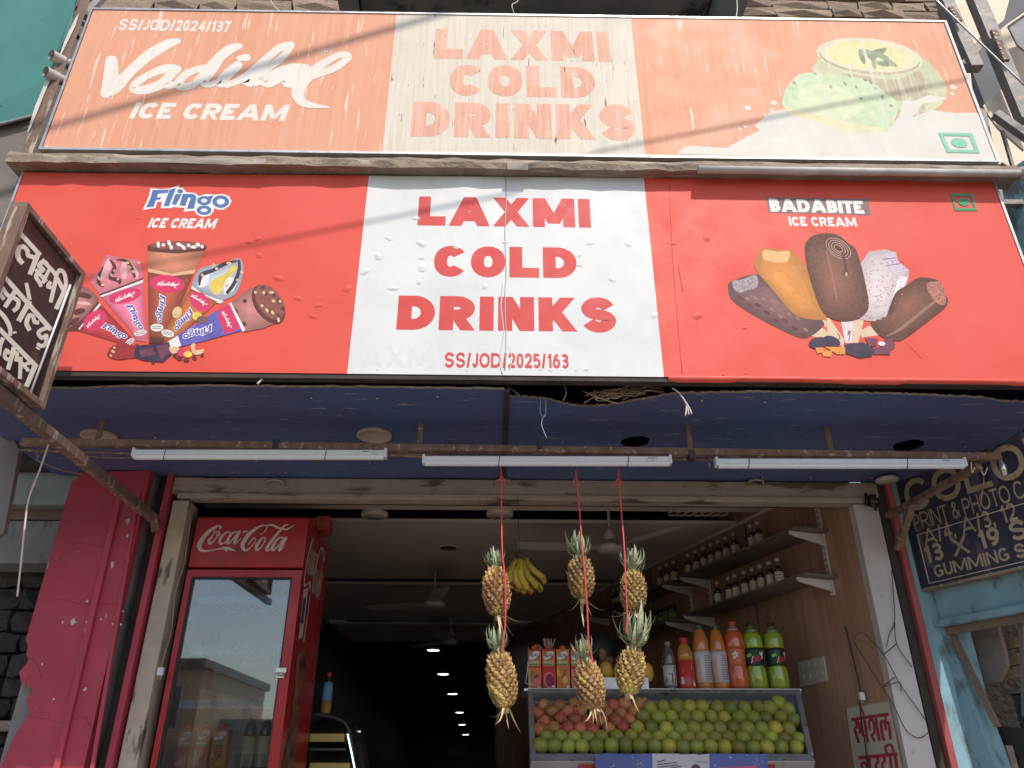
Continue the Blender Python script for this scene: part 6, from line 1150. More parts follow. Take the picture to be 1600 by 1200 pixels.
# far rows: bottles on the upper far shelf deeper, jars on the lower far shelf
for i in range(7):
    s_ = s3 + .55 + i * .075; o = copy_tree(proto); o.location = wp(s_, zs1 - .0 + .001, .12); o.rotation_euler = (0, 0, r.uniform(-.6, .6)); o['label'] = 'small dark bottle, %s in the row far back on the upper shelf' % ORD[i]; o['group'] = 'bottles far back on the upper shelf'
m_jar = liq('dark_jar', (.05, .055, .02)); m_jl = mat('green_jar_label', (.14, .16, .06), .3, 20, .4)
P_jar = [(.9, 0), (1, .04), (1, .72), (.86, .80), (.82, .82), (.9, .83), (.9, 1)]
jp = bottle(V((0, 0, 0)), .034, .115, P_jar, [(0, .15, m_jar, 'base', 0), (.15, .62, m_jl, 'label', .0007), (.62, .82, m_jar, 'neck', 0), (.82, 1, m_gasket, 'lid', .001)], 'x', None, 'pickle_jar', 'jar')
for i in range(9):
    o = jp if i == 0 else copy_tree(jp); o.location = wp(s3 + .06 + i * .082, zs2 + .001, .13); o['label'] = 'small dark jar, %s from the entrance on the lower far shelf' % ORD[i]; o['group'] = 'jars on the lower far shelf'
c = wp(s_far - .06, zs2 + .001, .12); b = MB(); b.beam(c + V((0, 0, .012)), c + wd * .16 + V((0, 0, .012)), .05, .02); b.build('yellow_packet', mat('yellow_packet_paper', (.45, .32, .04), .15, 12, .5), None, 'flat yellow packet at the far end of the lower near shelf', 'packet')

# ================================================================== switchboard, plugs, loose wires on the right
sw = thing('switchboard', 'cream plastic switchboard with rows of switches on the laminate wall', 'switchboard', WL(1266, 1068))
m_swb = mat('yellowed_switch_plate', (.46, .42, .34), .06, 8, .5)
pts = [(1245, 1035), (1286, 1025), (1292, 1064), (1250, 1074)]
b = MB(); b.slab([WL(x, y, .012) for x, y in pts], wn_ * -.012); b.build('plate', m_swb, sw, bevel=.003)
for i in range(4):
    for j in range(2):
        u, v = .14 + i * .235, .2 + j * .42; f = lambda u, v: WL(*[(pts[0][k] * (1 - u) + pts[1][k] * u) * (1 - v) + (pts[3][k] * (1 - u) + pts[2][k] * u) * v for k in (0, 1)], .0125)
        b = MB(); b.slab([f(u - .07, v - .1), f(u + .07, v - .1), f(u + .07, v + .12), f(u - .07, v + .12)], wn_ * .005); b.build('switch', m_swb, sw, bevel=.001)
# lassi poster
po_ = thing('lassi_poster', 'cream paper poster with red Hindi lettering at the bottom of the laminate wall', 'poster', WL(1360, 1210, .004))
LP = [(1322, 1105), (1390, 1094), (1413, 1215), (1340, 1240)]
b = MB(); b.slab([WL(x, y, .004) for x, y in LP], wn_ * -.002); b.build('sheet', mat('cream_poster_paper', (.50, .45, .35), .05, 6, .6), po_)
LS = [[(165, 378, 56), (805, 280, 56)], [(320, 165, 40), (385, 310, 26)], [(235, 385, 50), (265, 470, 50), (225, 545, 44), (250, 620, 50), (295, 775, 50)], [(275, 400, 40), (300, 520, 44), (330, 560, 44), (290, 600, 40)], [(330, 400, 44), (345, 560, 48), (370, 650, 48), (430, 640, 40)], [(390, 380, 46), (450, 765, 46)], [(480, 560, 36), (470, 420, 44), (510, 370, 44), (545, 440, 44), (560, 600, 48), (510, 640, 40), (565, 745, 46)], [(580, 350, 50), (645, 740, 50)], [(745, 715, 44), (705, 680, 50), (670, 440, 50), (695, 400, 40), (735, 440, 44), (755, 560, 40)], [(750, 320, 40), (750, 440, 40), (800, 440, 44), (835, 715, 52)],
      [(285, 1030, 60), (950, 960, 60)], [(350, 1200, 46), (345, 1130, 46), (390, 1110, 44), (440, 1180, 44)], [(470, 1030, 46), (490, 1260, 50)], [(600, 1010, 46), (625, 1090, 46), (585, 1150, 44), (620, 1260, 44)], [(710, 1000, 46), (735, 1080, 46), (690, 1140, 44), (720, 1260, 44)], [(830, 990, 46), (850, 1260, 48)], [(910, 970, 50), (950, 1260, 52)], [(780, 960, 46), (745, 860, 46), (790, 805, 44), (850, 820, 46), (890, 930, 44)]]
print_mesh([(0, [brush(q, cap='butt', n=4) if len(q) > 2 else ribbon(q) for q in LS] + [ribbon([(75, 180, 7), (810, 60, 7), (1060, 1260, 7)])])], pxmap(1315, 1090, 10.91, lambda x, y, h: WL(x, y, .0045 + h)), 'lettering', [ink('poster_red', (.36, .035, .055))], po_, lift=.0002, base=.0008)
strands('dangling_plug_cord', 'dark cord with a small white plug hanging on the laminate wall', 'cord', [[WL(1320, 978, .02), WL(1326, 1000, .02), WL(1338, 1050, .025), WL(1344, 1080, .025), WL(1344, 1110, .025), WL(1354, 1180, .02), WL(1356, 1215, .02)]], .0035, m_wire_k)
b = MB(); c = WL(1346, 1088, .03); b.box((c.x - .012, c.y - .014, c.z - .018), (c.x + .012, c.y + .01, c.z + .018)); b.tube([c + V((-.005, 0, -.018)), c + V((-.005, 0, -.033))], .002, 5); b.tube([c + V((.006, 0, -.018)), c + V((.006, 0, -.033))], .002, 5)
b.build('wall_plug', m_batten, None, 'white two-pin plug hanging above the lassi poster', 'plug')
Yj = 3.985
strands('jamb_wires', 'tangle of thin black wires nailed along the white door jamb', 'wire', [[PY(1393, 890, Yj), PY(1396, 930, Yj), PY(1398, 970, Yj), PY(1390, 990, Yj), PY(1385, 1010, Yj)], [PY(1398, 970, Yj), PY(1401, 1006, Yj), PY(1425, 1042, Yj)], [PY(1380, 1023, Yj), PY(1401, 1006, Yj)], [PY(1335, 1000, Yj), PY(1340, 990, Yj), PY(1352, 992, Yj), PY(1380, 1022, Yj), PY(1407, 1070, Yj), PY(1432, 1105, Yj), PY(1446, 1125, Yj)],
        [PY(1335, 1005, Yj), PY(1360, 1045, Yj), PY(1395, 1100, Yj), PY(1415, 1140, Yj), PY(1435, 1153, Yj), PY(1450, 1145, Yj)], [PY(1380, 1072, Yj), PY(1398, 1058, Yj)], [PY(1382, 1073, Yj), PY(1405, 1066, Yj), PY(1408, 1080, Yj)]], .0022, m_wire_k)
b = MB(); c = PZ(1385, 747, 2.985); b.lathe([(.0, .0), (.055, 0), (.06, .012), (.05, .022)], c + V((0, 0, -.02)), 18)
b.build('ceiling_rose', m_swb, None, 'round cream junction box under the right end of the canopy', 'junction box')
for dx, dy in ((-.018, .01), (.018, .008), (0, -.02)): pass
b = MB(); c = PY(1360, 785, 3.97)
for i in range(7): b.tube([c + V((r.uniform(-.04, .04), r.uniform(-.02, .02), r.uniform(-.02, .05))), c + V((r.uniform(-.04, .04), r.uniform(-.03, .0), r.uniform(-.04, .04))), c + V((r.uniform(-.04, .04), r.uniform(-.02, .02), r.uniform(-.05, .03)))], .008, 6)
b.build('cable_knot', m_wire_k, None, 'dark knot of taped cables at the right end of the lintel', 'cable')
strands('red_pigtail', 'thin red and white twisted wire hanging from the right end of the rail', 'wire', [[PY(1535, 735, 3.3), PY(1537, 750, 3.3), PY(1534, 775, 3.3), PY(1532, 790, 3.3)]], .0025, mat('faded_red_wire', (.42, .14, .12), .2, 60))
strands('bare_wire_hooks', 'two bare wire loops under the right end of the rail', 'wire', [[PY(1517, 722, 3.27), PY(1519, 738, 3.27), PY(1523, 730, 3.27)], [PY(1533, 735, 3.27), PY(1538, 742, 3.27), PY(1543, 730, 3.27)]], .0028, m_wire_w)
b = MB(); c = PY(1566, 728, 3.24); b.lathe([(.004, -.05), (.014, -.045), (.016, .0), (.008, .02), (.006, .04)], c, 10); b.build('bulb_holder', mat('chrome_bulb', (.6, .6, .6), .05, 5, .15, metal=.8), None, 'small shiny bulb hanging at the right tip of the rail', 'bulb')
# plug and cord beside the cooler
strands('dangling_cable', 'thin pale cord hanging beside the cooler from the door frame', 'cord', [[PY(300, 800, 3.97), PY(288, 880, 3.97), PY(274, 925, 3.97), PY(268, 985, 3.97), PY(258, 1020, 3.97), PY(252, 1043, 3.97)]], .0028, mat('dull_beige_cord', (.30, .22, .15), .1))
b = MB(); c = PY(251, 1050, 3.965); b.box((c.x - .014, c.y - .012, c.z - .016), (c.x + .014, c.y + .01, c.z + .02)); b.tube([c + V((-.007, 0, -.016)), c + V((-.007, 0, -.033))], .0022, 5); b.tube([c + V((.007, 0, -.016)), c + V((.007, 0, -.033))], .0022, 5); b.build('cooler_plug', m_batten, None, 'white two-pin plug dangling beside the drinks cooler', 'plug', bevel=.003)

# ================================================================== ceiling things: fans, discs, lit lamps
m_fan = mat('dusty_white_fan', (.50, .45, .40), .08, 8, .5)
def fan(px, py, Yf, blade_angles, lab, rod_top):
    c = PY(px, py, Yf); t = thing('ceiling_fan', lab, 'fan', c, 'ceiling fans'); b = MB()
    b.lathe([(0, -.03), (.06, -.03), (.085, -.018), (.092, 0), (.085, .018), (.05, .03), (.025, .045), (.0, .046)], c, 26); b.build('motor', m_fan, t)
    b = MB(); b.tube([c + V((0, 0, .04)), V((c.x, c.y, rod_top))], .010, 8); b.build('down_rod', m_fan, t)
    b = MB(); b.lathe([(.012, .05), (.045, .07), (.02, .13), (.012, .14)], c, 16); b.build('canopy_cup', m_fan, t)
    for a in blade_angles:
        a = radians(a); d = V((cos(a), sin(a), 0)); n_ = V((-sin(a), cos(a), 0)); b = MB(); b.add([c + d * .085 + n_ * .03 + V((0, 0, .008)), c + d * .085 - n_ * .03 + V((0, 0, -.002)), c + d * .3 - n_ * .07 + V((0, 0, -.006)), c + d * .60 - n_ * .065 + V((0, 0, -.006)), c + d * .62 + n_ * .05 + V((0, 0, .012)), c + d * .3 + n_ * .065 + V((0, 0, .012))], [(0, 1, 2, 5), (5, 2, 3, 4)])
        k = len(b.v); b.v += [q + V((0, 0, .004)) for q in b.v[:6]]; b.f += [[k + 5, k + 2, k + 1, k], [k + 4, k + 3, k + 2, k + 5]]; b.mi += [0, 0]; b.smooth += [False, False]; b.build('blade', m_fan, t)
    return t
fan(954, 857, 4.95, (-55, 65, 185), 'white ceiling fan just behind the upper pineapples', 3.29)
fan(678, 944, 6.4, (40, 160, 280), 'white ceiling fan deeper in the shop beside the cooler', 3.08)
fan(703, 1003, 8.6, (20, 140, 260), 'dim ceiling fan farthest back in the shop', 3.08)
for px, py, lab in ((585, 806, 'unlit round ceiling light nearer the cooler'), (781, 805, 'unlit round ceiling light behind the left pineapple string')):
    c = PZ(px, py, 3.06); t = thing('ceiling_light', lab, 'ceiling light', c, 'unlit round ceiling lights'); b = MB(); b.lathe([(.0, -.004), (.07, -.004), (.072, 0)], c, 26); b.build('lens', mat('grey_lens', (.46, .41, .37), .03), t); b = MB(); b.lathe([(.072, -.006), (.084, -.006), (.088, .004), (.088, .02)], c, 26, cap=False); b.build('ring', m_ceil, t)
c = PZ(701, 856, CZ - .002); b = MB(); b.lathe([(.0, .0), (.062, .0), (.064, .001)], c, 24); b.lathe([(.064, -.004), (.074, -.004), (.074, .003)], c, 24, mi=1, cap=False); b.build('empty_lamp_socket', [m_slot, m_ceil], None, 'round empty lamp hole in the ceiling in front of the dark slot', 'lamp socket')  # the dark disc paints the shade inside a hole that is not cut
m_glow = mat('lit_lamp', (1, .95, .9), 0, 1, .5, emit=10)
words = ['nearest', 'second nearest', 'third nearest', 'fourth', 'fifth', 'farthest']
for i, (px, py, Yd) in enumerate(((677, 1015.5, 10.1), (692.5, 1053, 11.3), (707, 1084, 12.8), (718, 1113, 16), (722, 1132, 17), (727.5, 1147.5, 18))):
    c = PY(px, py, Yd); t = thing('lit_ceiling_lamp', 'small lit round lamp in the dark shop, %s of the row of six' % words[i], 'lamp', c, 'lit lamps in the back of the shop'); b = MB(); b.lathe([(0, -.004), (.072, -.004), (.074, .002)], c, 20); b.build('diffuser', m_glow, t); b = MB(); b.lathe([(.0745, -.006), (.086, -.003), (.086, .02), (0, .02)], c, 20, cap=False); b.build('rim', m_fan, t); b = MB(); b.tube([c + V((0, 0, .02)), V((c.x, c.y, 3.03))], .006, 6); b.build('stem', m_dark, t)
# ================================================================== hanging pineapples, strings, bananas
m_pb = mat('pineapple_rind', (.28, .145, .045), .45, 16, .6, .2, 70, rv=.22, c2=(.16, .09, .04), c2amt=.4, c2scale=(14, 14, 14), c2sharp=.3, c3=(.52, .38, .10), c3amt=.25, c3scale=(10, 10, 10))
m_eye = mat('pineapple_eye_tip', (.42, .26, .11), .35, 40, .7, c2=(.52, .39, .25), c2amt=.3, rv=.2, c2scale=(90, 90, 90), c2sharp=.1)
m_leaf = mat('pineapple_leaf', (.25, .30, .16), .25, 12, .5, .05, 40, c2=(.42, .43, .30), c2amt=.45, c2scale=(10, 10, 10), c2sharp=.3, rv=.25)
m_straw = mat('dry_leaf_straw', (.50, .37, .22), .2, 14, .75, .1, 40, rv=.15)
def leaf_mesh(L, w, bend, m, n=5, cup=.25):
    vs = []; fs = []
    for i in range(n + 1):
        t = i / n; ww = w * (1 - t) ** .7 * (.75 + .9 * t * (1 - t)); a = bend * t; p = V((0, -L * t * sin(a * .6), L * t * cos(a * .6)))
        vs += [p + V((-ww, -cup * ww, 0)), p, p + V((ww, -cup * ww, 0))]
    for i in range(n):
        k = i * 3; fs += [(k, k + 1, k + 4, k + 3), (k + 1, k + 2, k + 5, k + 4)]
    me = bpy.data.meshes.new('leaf'); me.from_pydata([tuple(q) for q in vs], [], fs); me.materials.append(m); me.polygons.foreach_set('use_smooth', [True] * len(fs)); me.update(); return me
leafs = [leaf_mesh(1, .13, b_, m_leaf) for b_ in (.7, 1.3, 1.9)]
straws = [leaf_mesh(1, .075, b_, m_straw, 6, .5) for b_ in (.4, 1.2, -1.0)]
def body_mesh(H, Rm, seed):
    r = random.Random(seed); bb = MB()
    prof = lambda t: Rm * (max(0., 1 - abs((t - .42) / (.58 if t > .42 else .46)) ** 2.1)) ** .5
    n = 14; bb.lathe([(max(.004, prof(k / n) * .93), H * k / n) for k in range(n + 1)], (0, 0, 0), 22)
    rows_ = 11 + seed % 3; per = 11 + seed % 2
    for j in range(rows_):
        for i in range(per):
            t = (j + .5) / rows_; a = 2 * pi * (i + .5 * (j % 2) + .08 * j) / per; R_ = prof(t)
            if R_ < .012: continue
            dz = H / rows_ * .62; da = pi / per * 1.0; t0, t1 = max(.01, t - dz / H), min(.99, t + dz / H)
            P_ = lambda aa, tt, k=1: V((prof(tt) * k * cos(aa), prof(tt) * k * sin(aa), tt * H))
            ring = [P_(a - da, t), P_(a - da * .45, t0), P_(a + da * .45, t0), P_(a + da, t), P_(a + da * .45, t1), P_(a - da * .45, t1)]
            n_ = V((cos(a), sin(a), .25)); a += r.uniform(-.05, .05); mid = [q * .5 + P_(a, t) * .5 + n_ * .0058 * r.uniform(.5, 1.3) for q in ring]
            tip = P_(a, t) + n_ * r.uniform(.006, .013) + V((0, 0, r.uniform(.006, .018))) + V((r.uniform(-.003, .003), r.uniform(-.003, .003), 0))
            vs = ring + mid + [tip]; fs = [(q, (q + 1) % 6, 6 + (q + 1) % 6, 6 + q) for q in range(6)]
            bb.add(vs, fs, 0); bb.add([q.copy() for q in mid] + [tip], [(q, (q + 1) % 6, 6) for q in range(6)], 1 if r.random() < .6 else 0)
    return bb
def pineapple(px_top, py_top, py_body, py_bot, w, tilt, lab, seed, crown=1., lean=(0, 0), flare=1.):
    """crown tip, body top, body bottom in photo pixels; w body width in pixels"""
    Yq = 3.25; r = random.Random(seed); base = PY(px_top + (py_bot - py_top) * tilt[0], py_bot, Yq); topb = PY(px_top + (py_body - py_top) * tilt[0], py_body, Yq); H = (topb - base).length; tipc = PY(px_top, py_top, Yq)
    Rm = .93 * (PY(px_top + w / 2, (py_body + py_bot) / 2, Yq).x - PY(px_top, (py_body + py_bot) / 2, Yq).x)
    t = thing('pineapple', lab, 'pineapple', (0, 0, 0), 'pineapples hanging on red strings'); bb = body_mesh(H, Rm, seed); bb.build('body', [m_pb, m_eye], t)
    CL = (tipc - topb).length * 1.05
    b = MB(); b.lathe([(Rm * .42, H * .96), (Rm * .34, H * 1.02), (Rm * .20, H + CL * .4), (.004, H + CL * .6)], (0, 0, 0), 10); cr = b.build('crown', m_leaf, t)
    nl = 44
    for i in range(nl):
        tt = i / nl; o = bpy.data.objects.new('leaf', leafs[0 if tt > .7 else 1 if tt > .3 else 2]); col.objects.link(o); o.parent = cr
        a = i * 2.39996 + r.uniform(-.2, .2); L = CL * (.54 + .30 * sin(pi * min(1, tt * 1.1))) * r.uniform(.8, 1.2) * crown; el = radians(-4 + 80 * tt ** 1.5 + r.uniform(-16, 16)) * (1 / flare)
        o.location = (Rm * .28 * (1 - tt * .6) * cos(a + pi / 2 * 0), Rm * .28 * (1 - tt * .6) * sin(a), H + CL * .44 * tt)
        o.rotation_mode = 'XYZ'; o.rotation_euler = (radians(90) - el, 0, a + pi / 2) if False else (0, 0, 0)
        d = V((cos(a) * cos(el), sin(a) * cos(el), sin(el))); q = d.to_track_quat('Z', 'Y'); up_ = V((0, 0, 1)); x = d.cross(up_).normalized(); yv = d.cross(x).normalized()
        M = Matrix((x, yv, d)).transposed(); o.rotation_mode = 'QUATERNION'; o.rotation_quaternion = M.to_quaternion(); o.scale = (L * .8, L, L)
    for i in range(7):
        o = bpy.data.objects.new('dry_leaf', r.choice(straws)); col.objects.link(o); o.parent = t; a = r.uniform(0, 2 * pi); el = radians(r.uniform(-88, -35)); d = V((cos(a) * cos(el), sin(a) * cos(el), sin(el))); x = d.cross(V((0, 0, 1))).normalized(); yv = d.cross(x).normalized()
        o.rotation_mode = 'QUATERNION'; o.rotation_quaternion = Matrix((x, yv, d)).transposed().to_quaternion(); L = r.uniform(.05, .13); o.scale = (L * .7, L, L); o.location = (cos(a) * Rm * .2, sin(a) * Rm * .2, .012)
    b = MB(); b.tube([(0, 0, .02), (.002, 0, -.02)], [.016, .012], 8); b.build('stalk', m_straw, t)
    ax = (topb - base).normalized(); qq = ax.to_track_quat('Z', 'Y'); t.location = base; rot = V((0, 0, 1)).rotation_difference(ax + V((0, lean[1], 0))); t.rotation_mode = 'QUATERNION'; t.rotation_quaternion = rot @ Matrix.Rotation(r.uniform(0, 6), 3, 'Z').to_quaternion()
    if lean[0]: cr.rotation_euler = (0, 0, 0)
    return t
pineapple(772, 860, 886, 962, 42, (.06, 0), 'upper pineapple on the left string, left of the bananas', 1)
pineapple(773, 983, 1017, 1106, 46, (.14, 0), 'lower pineapple on the left string with long dry leaves below', 2)
pineapple(903, 834, 870, 936, 40, (.07, 0), 'upper pineapple on the middle string, highest of all', 3)
pineapple(907, 998, 1032, 1108, 44, (.2, 0), 'lower pineapple on the middle string in front of the pomegranates', 4)
pineapple(988, 857, 892, 956, 40, (.02, 0), 'upper pineapple on the right string in front of the fan', 5)
pineapple(996, 962, 1012, 1084, 44, (-.12, 0), 'lower pineapple on the right string with a wide flaring crown', 6, 1.25, flare=1.25)
m_str = mat('red_string', (.55, .06, .06), .15, 30, .6)
for pts, lab in (([(783, 727), (783.5, 790), (785, 865), (789, 900), (790, 960), (787, 1000), (784, 1020)], 'left red string carrying two pineapples'), ([(899, 730), (905, 790), (909, 845), (914, 900), (918, 960), (920, 1005), (927, 1035)], 'middle red string carrying two pineapples'), ([(966, 730), (970, 790), (975, 850), (978, 920), (980, 965), (978, 990)], 'right red string carrying two pineapples')):
    bb = MB(); bb.tube([PY(x, y, 3.25 - (.0 if i < 3 else .055)) for i, (x, y) in enumerate(cat_rom(pts, 4))] if False else [PY(x, y, 3.25 - .062 * min(1, max(0, (y - 800) / 60))) for x, y in cat_rom(pts, 5)], .0036, 6)
    x, y = pts[0]
    for dx in (-8, -3, 7): bb.tube([PY(x + 1, y + 14, 3.247), PY(x + dx, y + 22 + abs(dx), 3.24)], .002, 5)
    bb.build('red_string', m_str, None, lab, 'string')
# bananas
m_ban = mat('ripe_banana_skin', (.42, .29, .03), .15, 8, .5, .03, 40, c2=(.06, .035, .015), c2amt=.3, c2scale=(30, 30, 9), c2sharp=.06, rv=.12)
m_bant = mat('banana_tip', (.08, .05, .03), .2)
bo = PY(812, 872, 3.9); ban = thing('banana_bunch', 'bunch of ripe yellow bananas hanging between the left and middle pineapples', 'bananas', bo)
r = random.Random(17)
for i in range(11):
    u = i / 10; row = i % 2; x0, y0 = 806 + 18 * u, 873 + r.uniform(-2, 2); xe, ye = 800 + 50 * u + r.uniform(-3, 3), 918 + 9 * sin(pi * u) - (8 if u > .8 else 0) - row * 7
    bul = -14 * (1 - u) + 3; Yb = 3.9 - .05 * row
    pts = [PY(x0, y0, Yb), PY(x0 + (xe - x0) * .15 + bul * .6, y0 + (ye - y0) * .3, Yb - .02), PY(x0 + (xe - x0) * .45 + bul, y0 + (ye - y0) * .6, Yb - .03), PY(xe + bul * .35, y0 + (ye - y0) * .88, Yb - .02), PY(xe, ye, Yb)]
    pp2 = cat_rom([tuple(q) for q in pts], 4); n = len(pp2); rad = [.0165 * (.35 + .65 * min(1, k / n * 3.2)) * (1 if k < n * .82 else max(.28, 1 - (k / n - .82) * 4)) for k in range(n)]
    b = MB(); b.tube(pp2, rad, 7); bn = b.build('banana', m_ban, ban, origin='own'); b = MB(); d = (pts[-1] - pts[-2]).normalized(); b.tube([pts[-1] - d * .002, pts[-1] + d * .012], [.0065, .005], 6); b.build('tip', m_bant, bn)
b = MB(); b.tube([bo + V((-.02, 0, .03)), bo + V((.02, -.01, .0)), bo + V((.05, -.02, -.02))], [.014, .02, .018], 8); b.build('stem', m_bant, ban)
b = MB(); b.tube([bo + V((0, 0, .02)), V((bo.x - .01, bo.y, 2.875))], .0014, 4); b.build('banana_wire', m_wire_k, None, 'thin wire holding up the banana bunch', 'wire')

# ================================================================== curved display case behind the cooler, bottle on top
dc = thing('display_case', 'dark glass display case with curved front and shelves behind the cooler', 'display case', PY(520, 1215, 4.75))
Yd = 4.7
m_case = mat('dark_case_metal', (.05, .045, .045), .2, 8, .4); m_ytray = mat('yellow_tray', (.42, .32, .10), .15, 8, .5)
arc = [(484, 1116), (500, 1117), (522, 1121), (538, 1128), (545, 1140), (552, 1175), (558, 1230)]
ap = [PY(x, y, Yd) for x, y in arc]; b = MB(); b.tube(ap, .009, 6); b.build('front_trim', m_case, dc)
b = MB(); vs = []; fs = []
for p in ap: vs += [p + V((0, .005, 0)), p + V((0, .6, 0))]
for i in range(len(ap) - 1): fs.append((2 * i, 2 * i + 2, 2 * i + 3, 2 * i + 1))
b.add(vs, fs, 0, True); b.build('curved_glass', glass_mat('case_glass', (.7, .7, .7), 1.5, .15), dc)
b = MB(); b.slab([PY(480, 1116, Yd + .35), ap[2] + V((0, .35, 0)), ap[4] + V((0, .35, 0)), ap[6] + V((0, .35, 0)), PY(478, 1235, Yd + .35)], (0, .02, 0)); b.build('back_panel', m_case, dc)
for y0, xa, xb in ((1150, 484, 537), (1164, 484, 540), (1196, 484, 546)):
    b = MB(); p0, p1 = PY(xa, y0, Yd + .02), PY(xb, y0 + 5, Yd + .02); b.box((p0.x, Yd + .02, p1.z - .012), (p1.x, Yd + .33, p1.z + .028 if y0 != 1164 else p1.z)); b.build('tray', m_ytray if y0 != 1164 else m_case, dc)
b = MB(); b.tube([PY(543, 1147, Yd - .012), PY(549, 1175, Yd - .012), PY(557, 1215, Yd - .012)], .0035, 6); b.build('led_strip', mat('led_strip_cold', (.7, .9, 1), 0, 1, .5, emit=2.2), dc)
p = PY(508, 1113, Yd + .05); bottle(V((p.x, Yd + .06, ap[1].z + .01)), .028, .22, P_small, [(0, .3, mat('amber_base', (.3, .16, .04), .1), 'base', 0), (.3, .75, mat('blue_bottle_label', (.12, .25, .42), .1), 'label', .0008), (.75, .9, m_dkb, 'neck', 0), (.9, 1, m_rcap, 'cap', .001)], 'bottle with blue label and red cap on top of the display case', None)

# ================================================================== posters under the rack
pb = thing('blue_poster', 'torn blue and white poster pasted under the fruit rack', 'poster', PY(1065, 1200, 3.97))
m_pblue = mat('blue_poster_print', (.075, .10, .30), .12, 6, .5, c3=(.35, .40, .55), c3amt=.06, c3scale=(30, 30, 30)); m_pwh = mat('grey_white_poster', (.42, .42, .46), .06, 6, .5)
pm = lambda px, py, h: PY(px, py, 3.965 - h)
zpb = 1.30
def ppoly(pts, m, name, h=0): bb = MB(); q = [pm(x, y, h) for x, y in pts]; bb.slab(q, (0, .0015, 0)); return bb.build(name, m, pb)
ppoly([(930, 1179), (945, 1177), (985, 1178), (1019, 1177.5), (1023, 1300), (930, 1300)], m_pblue, 'blue_sheet')
ppoly([(1019, 1177.5), (1060, 1177.5), (1063, 1179), (1088, 1178), (1091, 1180), (1108, 1177.5), (1111, 1300), (1023, 1300)], m_pwh, 'white_sheet'); ppoly([(1108, 1177.5), (1199, 1178), (1200, 1200), (1203, 1300), (1111, 1300)], m_pblue, 'blue_sheet')
tx = []
for k, (x0, x1, y) in enumerate(((1027, 1040, 1190), (1027, 1058, 1194), (1027, 1060, 1198), (1045, 1065, 1200))): tx.append([[(x0, y), (x1, y - 3.5), (x1, y - 2), (x0, y + 1.5)]])
tx2 = [ribbon([(1087 + k * 1.3, 1190.5 + (k % 3 - 1) * .9, .6) for k in range(14)])]
print_mesh([(0, tx)], pm, 'poster_text', [mat('poster_dark_text', (.06, .06, .10), .1)], pb, lift=.0002)
print_mesh([(0, tx2)], pm, 'poster_signature', [mat('poster_dark_text', (.06, .06, .10), .1)], pb, lift=.0002)
fw = []
r = random.Random(3)
for cx, cy, n in ((998, 1196, 40), (1185, 1190, 30), (957, 1200, 16)):
    for i in range(n): a = r.uniform(0, 6.28); d = r.uniform(2, 9); fw.append(E_(cx + d * cos(a), cy + d * sin(a), .6, .5, 0, 5))
print_mesh([(0, fw)], pm, 'poster_fireworks', [m_pwh], pb, lift=0)
print_mesh([(0, [[[(1122, 1199), (1182, 1196), (1183, 1215), (1122, 1215)]]])], pm, 'poster_pink_panel', [mat('poster_pink', (.45, .10, .22), .1)], pb)
print_mesh([(0, [E_(1087, 1203, 8, 9)])], pm, 'poster_picture', [mat('poster_plum', (.10, .06, .09), .1)], pb)

# ================================================================== person inside, turned away behind the rack
m_skin = mat('brown_skin', (.26, .125, .075), .08, 6, .55); m_hair = mat('black_hair', (.012, .010, .010), .3, 40, .5, .3, 90); m_shirt = mat('dark_grey_shirt', (.045, .04, .042), .15, 8, .85, .1, 30); m_trou = mat('dark_trousers', (.03, .03, .035), .1)
ear = PY(936, 1024, 4.72)
pz = V((ear.x + .012, 4.82, FL))
def skin_obj(name, verts, edges, radii, m, parent, root=0, lvl=2):
    me = bpy.data.meshes.new(name); me.from_pydata([tuple(V(v)) for v in verts], edges, []); me.materials.append(m)
    o = bpy.data.objects.new(name, me); col.objects.link(o); o.parent = parent
    sk = o.modifiers.new('skin', 'SKIN'); sk.use_smooth_shade = True
    o.update_tag(); dg = None
    sv = me.skin_vertices[0].data if me.skin_vertices else None
    if sv is None:
        bm = bmesh.new(); bm.from_mesh(me); bm.verts.layers.skin.verify(); bm.to_mesh(me); bm.free(); sv = me.skin_vertices[0].data
    for i, q in enumerate(radii): sv[i].radius = q if isinstance(q, tuple) else (q, q); sv[i].use_root = (i == root)
    ss = o.modifiers.new('sub', 'SUBSURF'); ss.levels = lvl; ss.render_levels = lvl
    dg = bpy.context.evaluated_depsgraph_get(); me2 = bpy.data.meshes.new_from_object(o.evaluated_get(dg)); o.modifiers.clear(); o.data = me2; me2.materials.clear(); me2.materials.append(m); me2.polygons.foreach_set('use_smooth', [True] * len(me2.polygons)); return o
per = thing('person', 'person with black hair standing in the dark behind the fruit rack, turned away', 'person', pz); WP[per.name] = pz
hz = ear.z - FL; k = hz / 1.58
B = [(0, 0, .92), (0, .01, 1.15), (0, 0, 1.36), (0, -.01, 1.46), (0, -.02, 1.53), (0, -.015, 1.60), (0, -.01, 1.67), (-.19, 0, 1.38), (-.25, .02, 1.10), (-.2, -.18, .98), (-.17, -.27, .97), (.19, 0, 1.38), (.25, .02, 1.10), (.2, -.18, .98), (.17, -.27, .97), (-.1, 0, .88), (-.11, -.02, .48), (-.11, .02, .06), (-.11, -.12, .03), (.1, 0, .88), (.11, -.02, .48), (.11, .02, .06), (.11, -.12, .03)]
Ed = [(0, 1), (1, 2), (2, 3), (3, 4), (4, 5), (5, 6), (2, 7), (7, 8), (8, 9), (9, 10), (2, 11), (11, 12), (12, 13), (13, 14), (0, 15), (15, 16), (16, 17), (17, 18), (0, 19), (19, 20), (20, 21), (21, 22)]
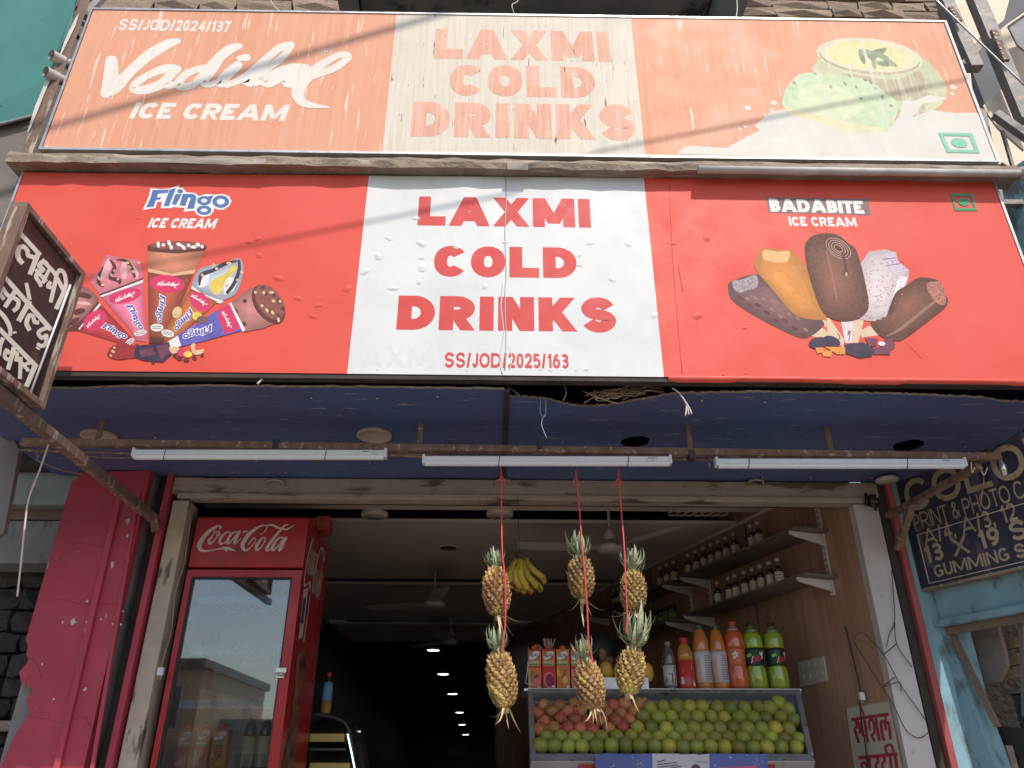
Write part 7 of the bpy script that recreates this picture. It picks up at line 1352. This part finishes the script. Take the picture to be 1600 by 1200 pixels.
Rd = [(.15, .11), (.14, .10), (.15, .10), .055, .058, (.078, .095), (.066, .085), .06, .046, .036, .03, .06, .046, .036, .03, .09, .06, .045, .04, .09, .06, .045, .04]
body = skin_obj('body', [V(q) * k for q in B], Ed, [tuple(x * k for x in q) if isinstance(q, tuple) else q * k for q in Rd], m_skin, per)
def ellips(name, c, rx, ry, rz, m, cut=None, seg=20):
    b = MB(); vs = []; fs = []; n = 12
    for i in range(n + 1):
        t = pi * i / n
        for j in range(seg): a = 2 * pi * j / seg; vs.append(V((c[0] + rx * sin(t) * cos(a), c[1] + ry * sin(t) * sin(a), c[2] + rz * cos(t))))
    for i in range(n):
        for j in range(seg):
            q = (i * seg + j, (i + 1) * seg + j, (i + 1) * seg + (j + 1) % seg, i * seg + (j + 1) % seg); cc = sum((vs[z] for z in q), V()) / 4
            if cut and cut(cc - V(c)): continue
            fs.append(q)
    b.add(vs, fs, 0, True); b.v = [q * k + pz for q in b.v]; return b.build(name, m, per)
ellips('hair', (0, .0, 1.615), .098, .115, .12, m_hair, lambda d: d.z < -.02 and d.y < .02)
for sx in (-1, 1): ellips('ear', (sx * .096, .005, 1.585), .014, .024, .036, m_skin)
ellips('nose', (0, -.115, 1.575), .014, .02, .025, m_skin)
sh = skin_obj('shirt', [V(q) * k for q in [(0, 0, .86), (0, .01, 1.15), (0, 0, 1.36), (0, -.01, 1.43), (-.2, 0, 1.38), (-.255, .02, 1.16), (.2, 0, 1.38), (.255, .02, 1.16)]], [(0, 1), (1, 2), (2, 3), (2, 4), (4, 5), (2, 6), (6, 7)], [(.165 * k, .125 * k), (.155 * k, .115 * k), (.165 * k, .115 * k), .07 * k, .075 * k, .06 * k, .075 * k, .06 * k], m_shirt, per)
tr = skin_obj('trousers', [V(q) * k for q in [(0, 0, .90), (-.1, 0, .86), (-.11, -.02, .48), (-.11, .02, .1), (.1, 0, .86), (.11, -.02, .48), (.11, .02, .1)]], [(0, 1), (1, 2), (2, 3), (0, 4), (4, 5), (5, 6)], [(.16 * k, .12 * k), .105 * k, .075 * k, .065 * k, .105 * k, .075 * k, .065 * k], m_trou, per)
per.rotation_euler = (0, 0, radians(98))
for o in list(bpy.data.objects):
    if o.name not in scene.objects: bpy.data.objects.remove(o)
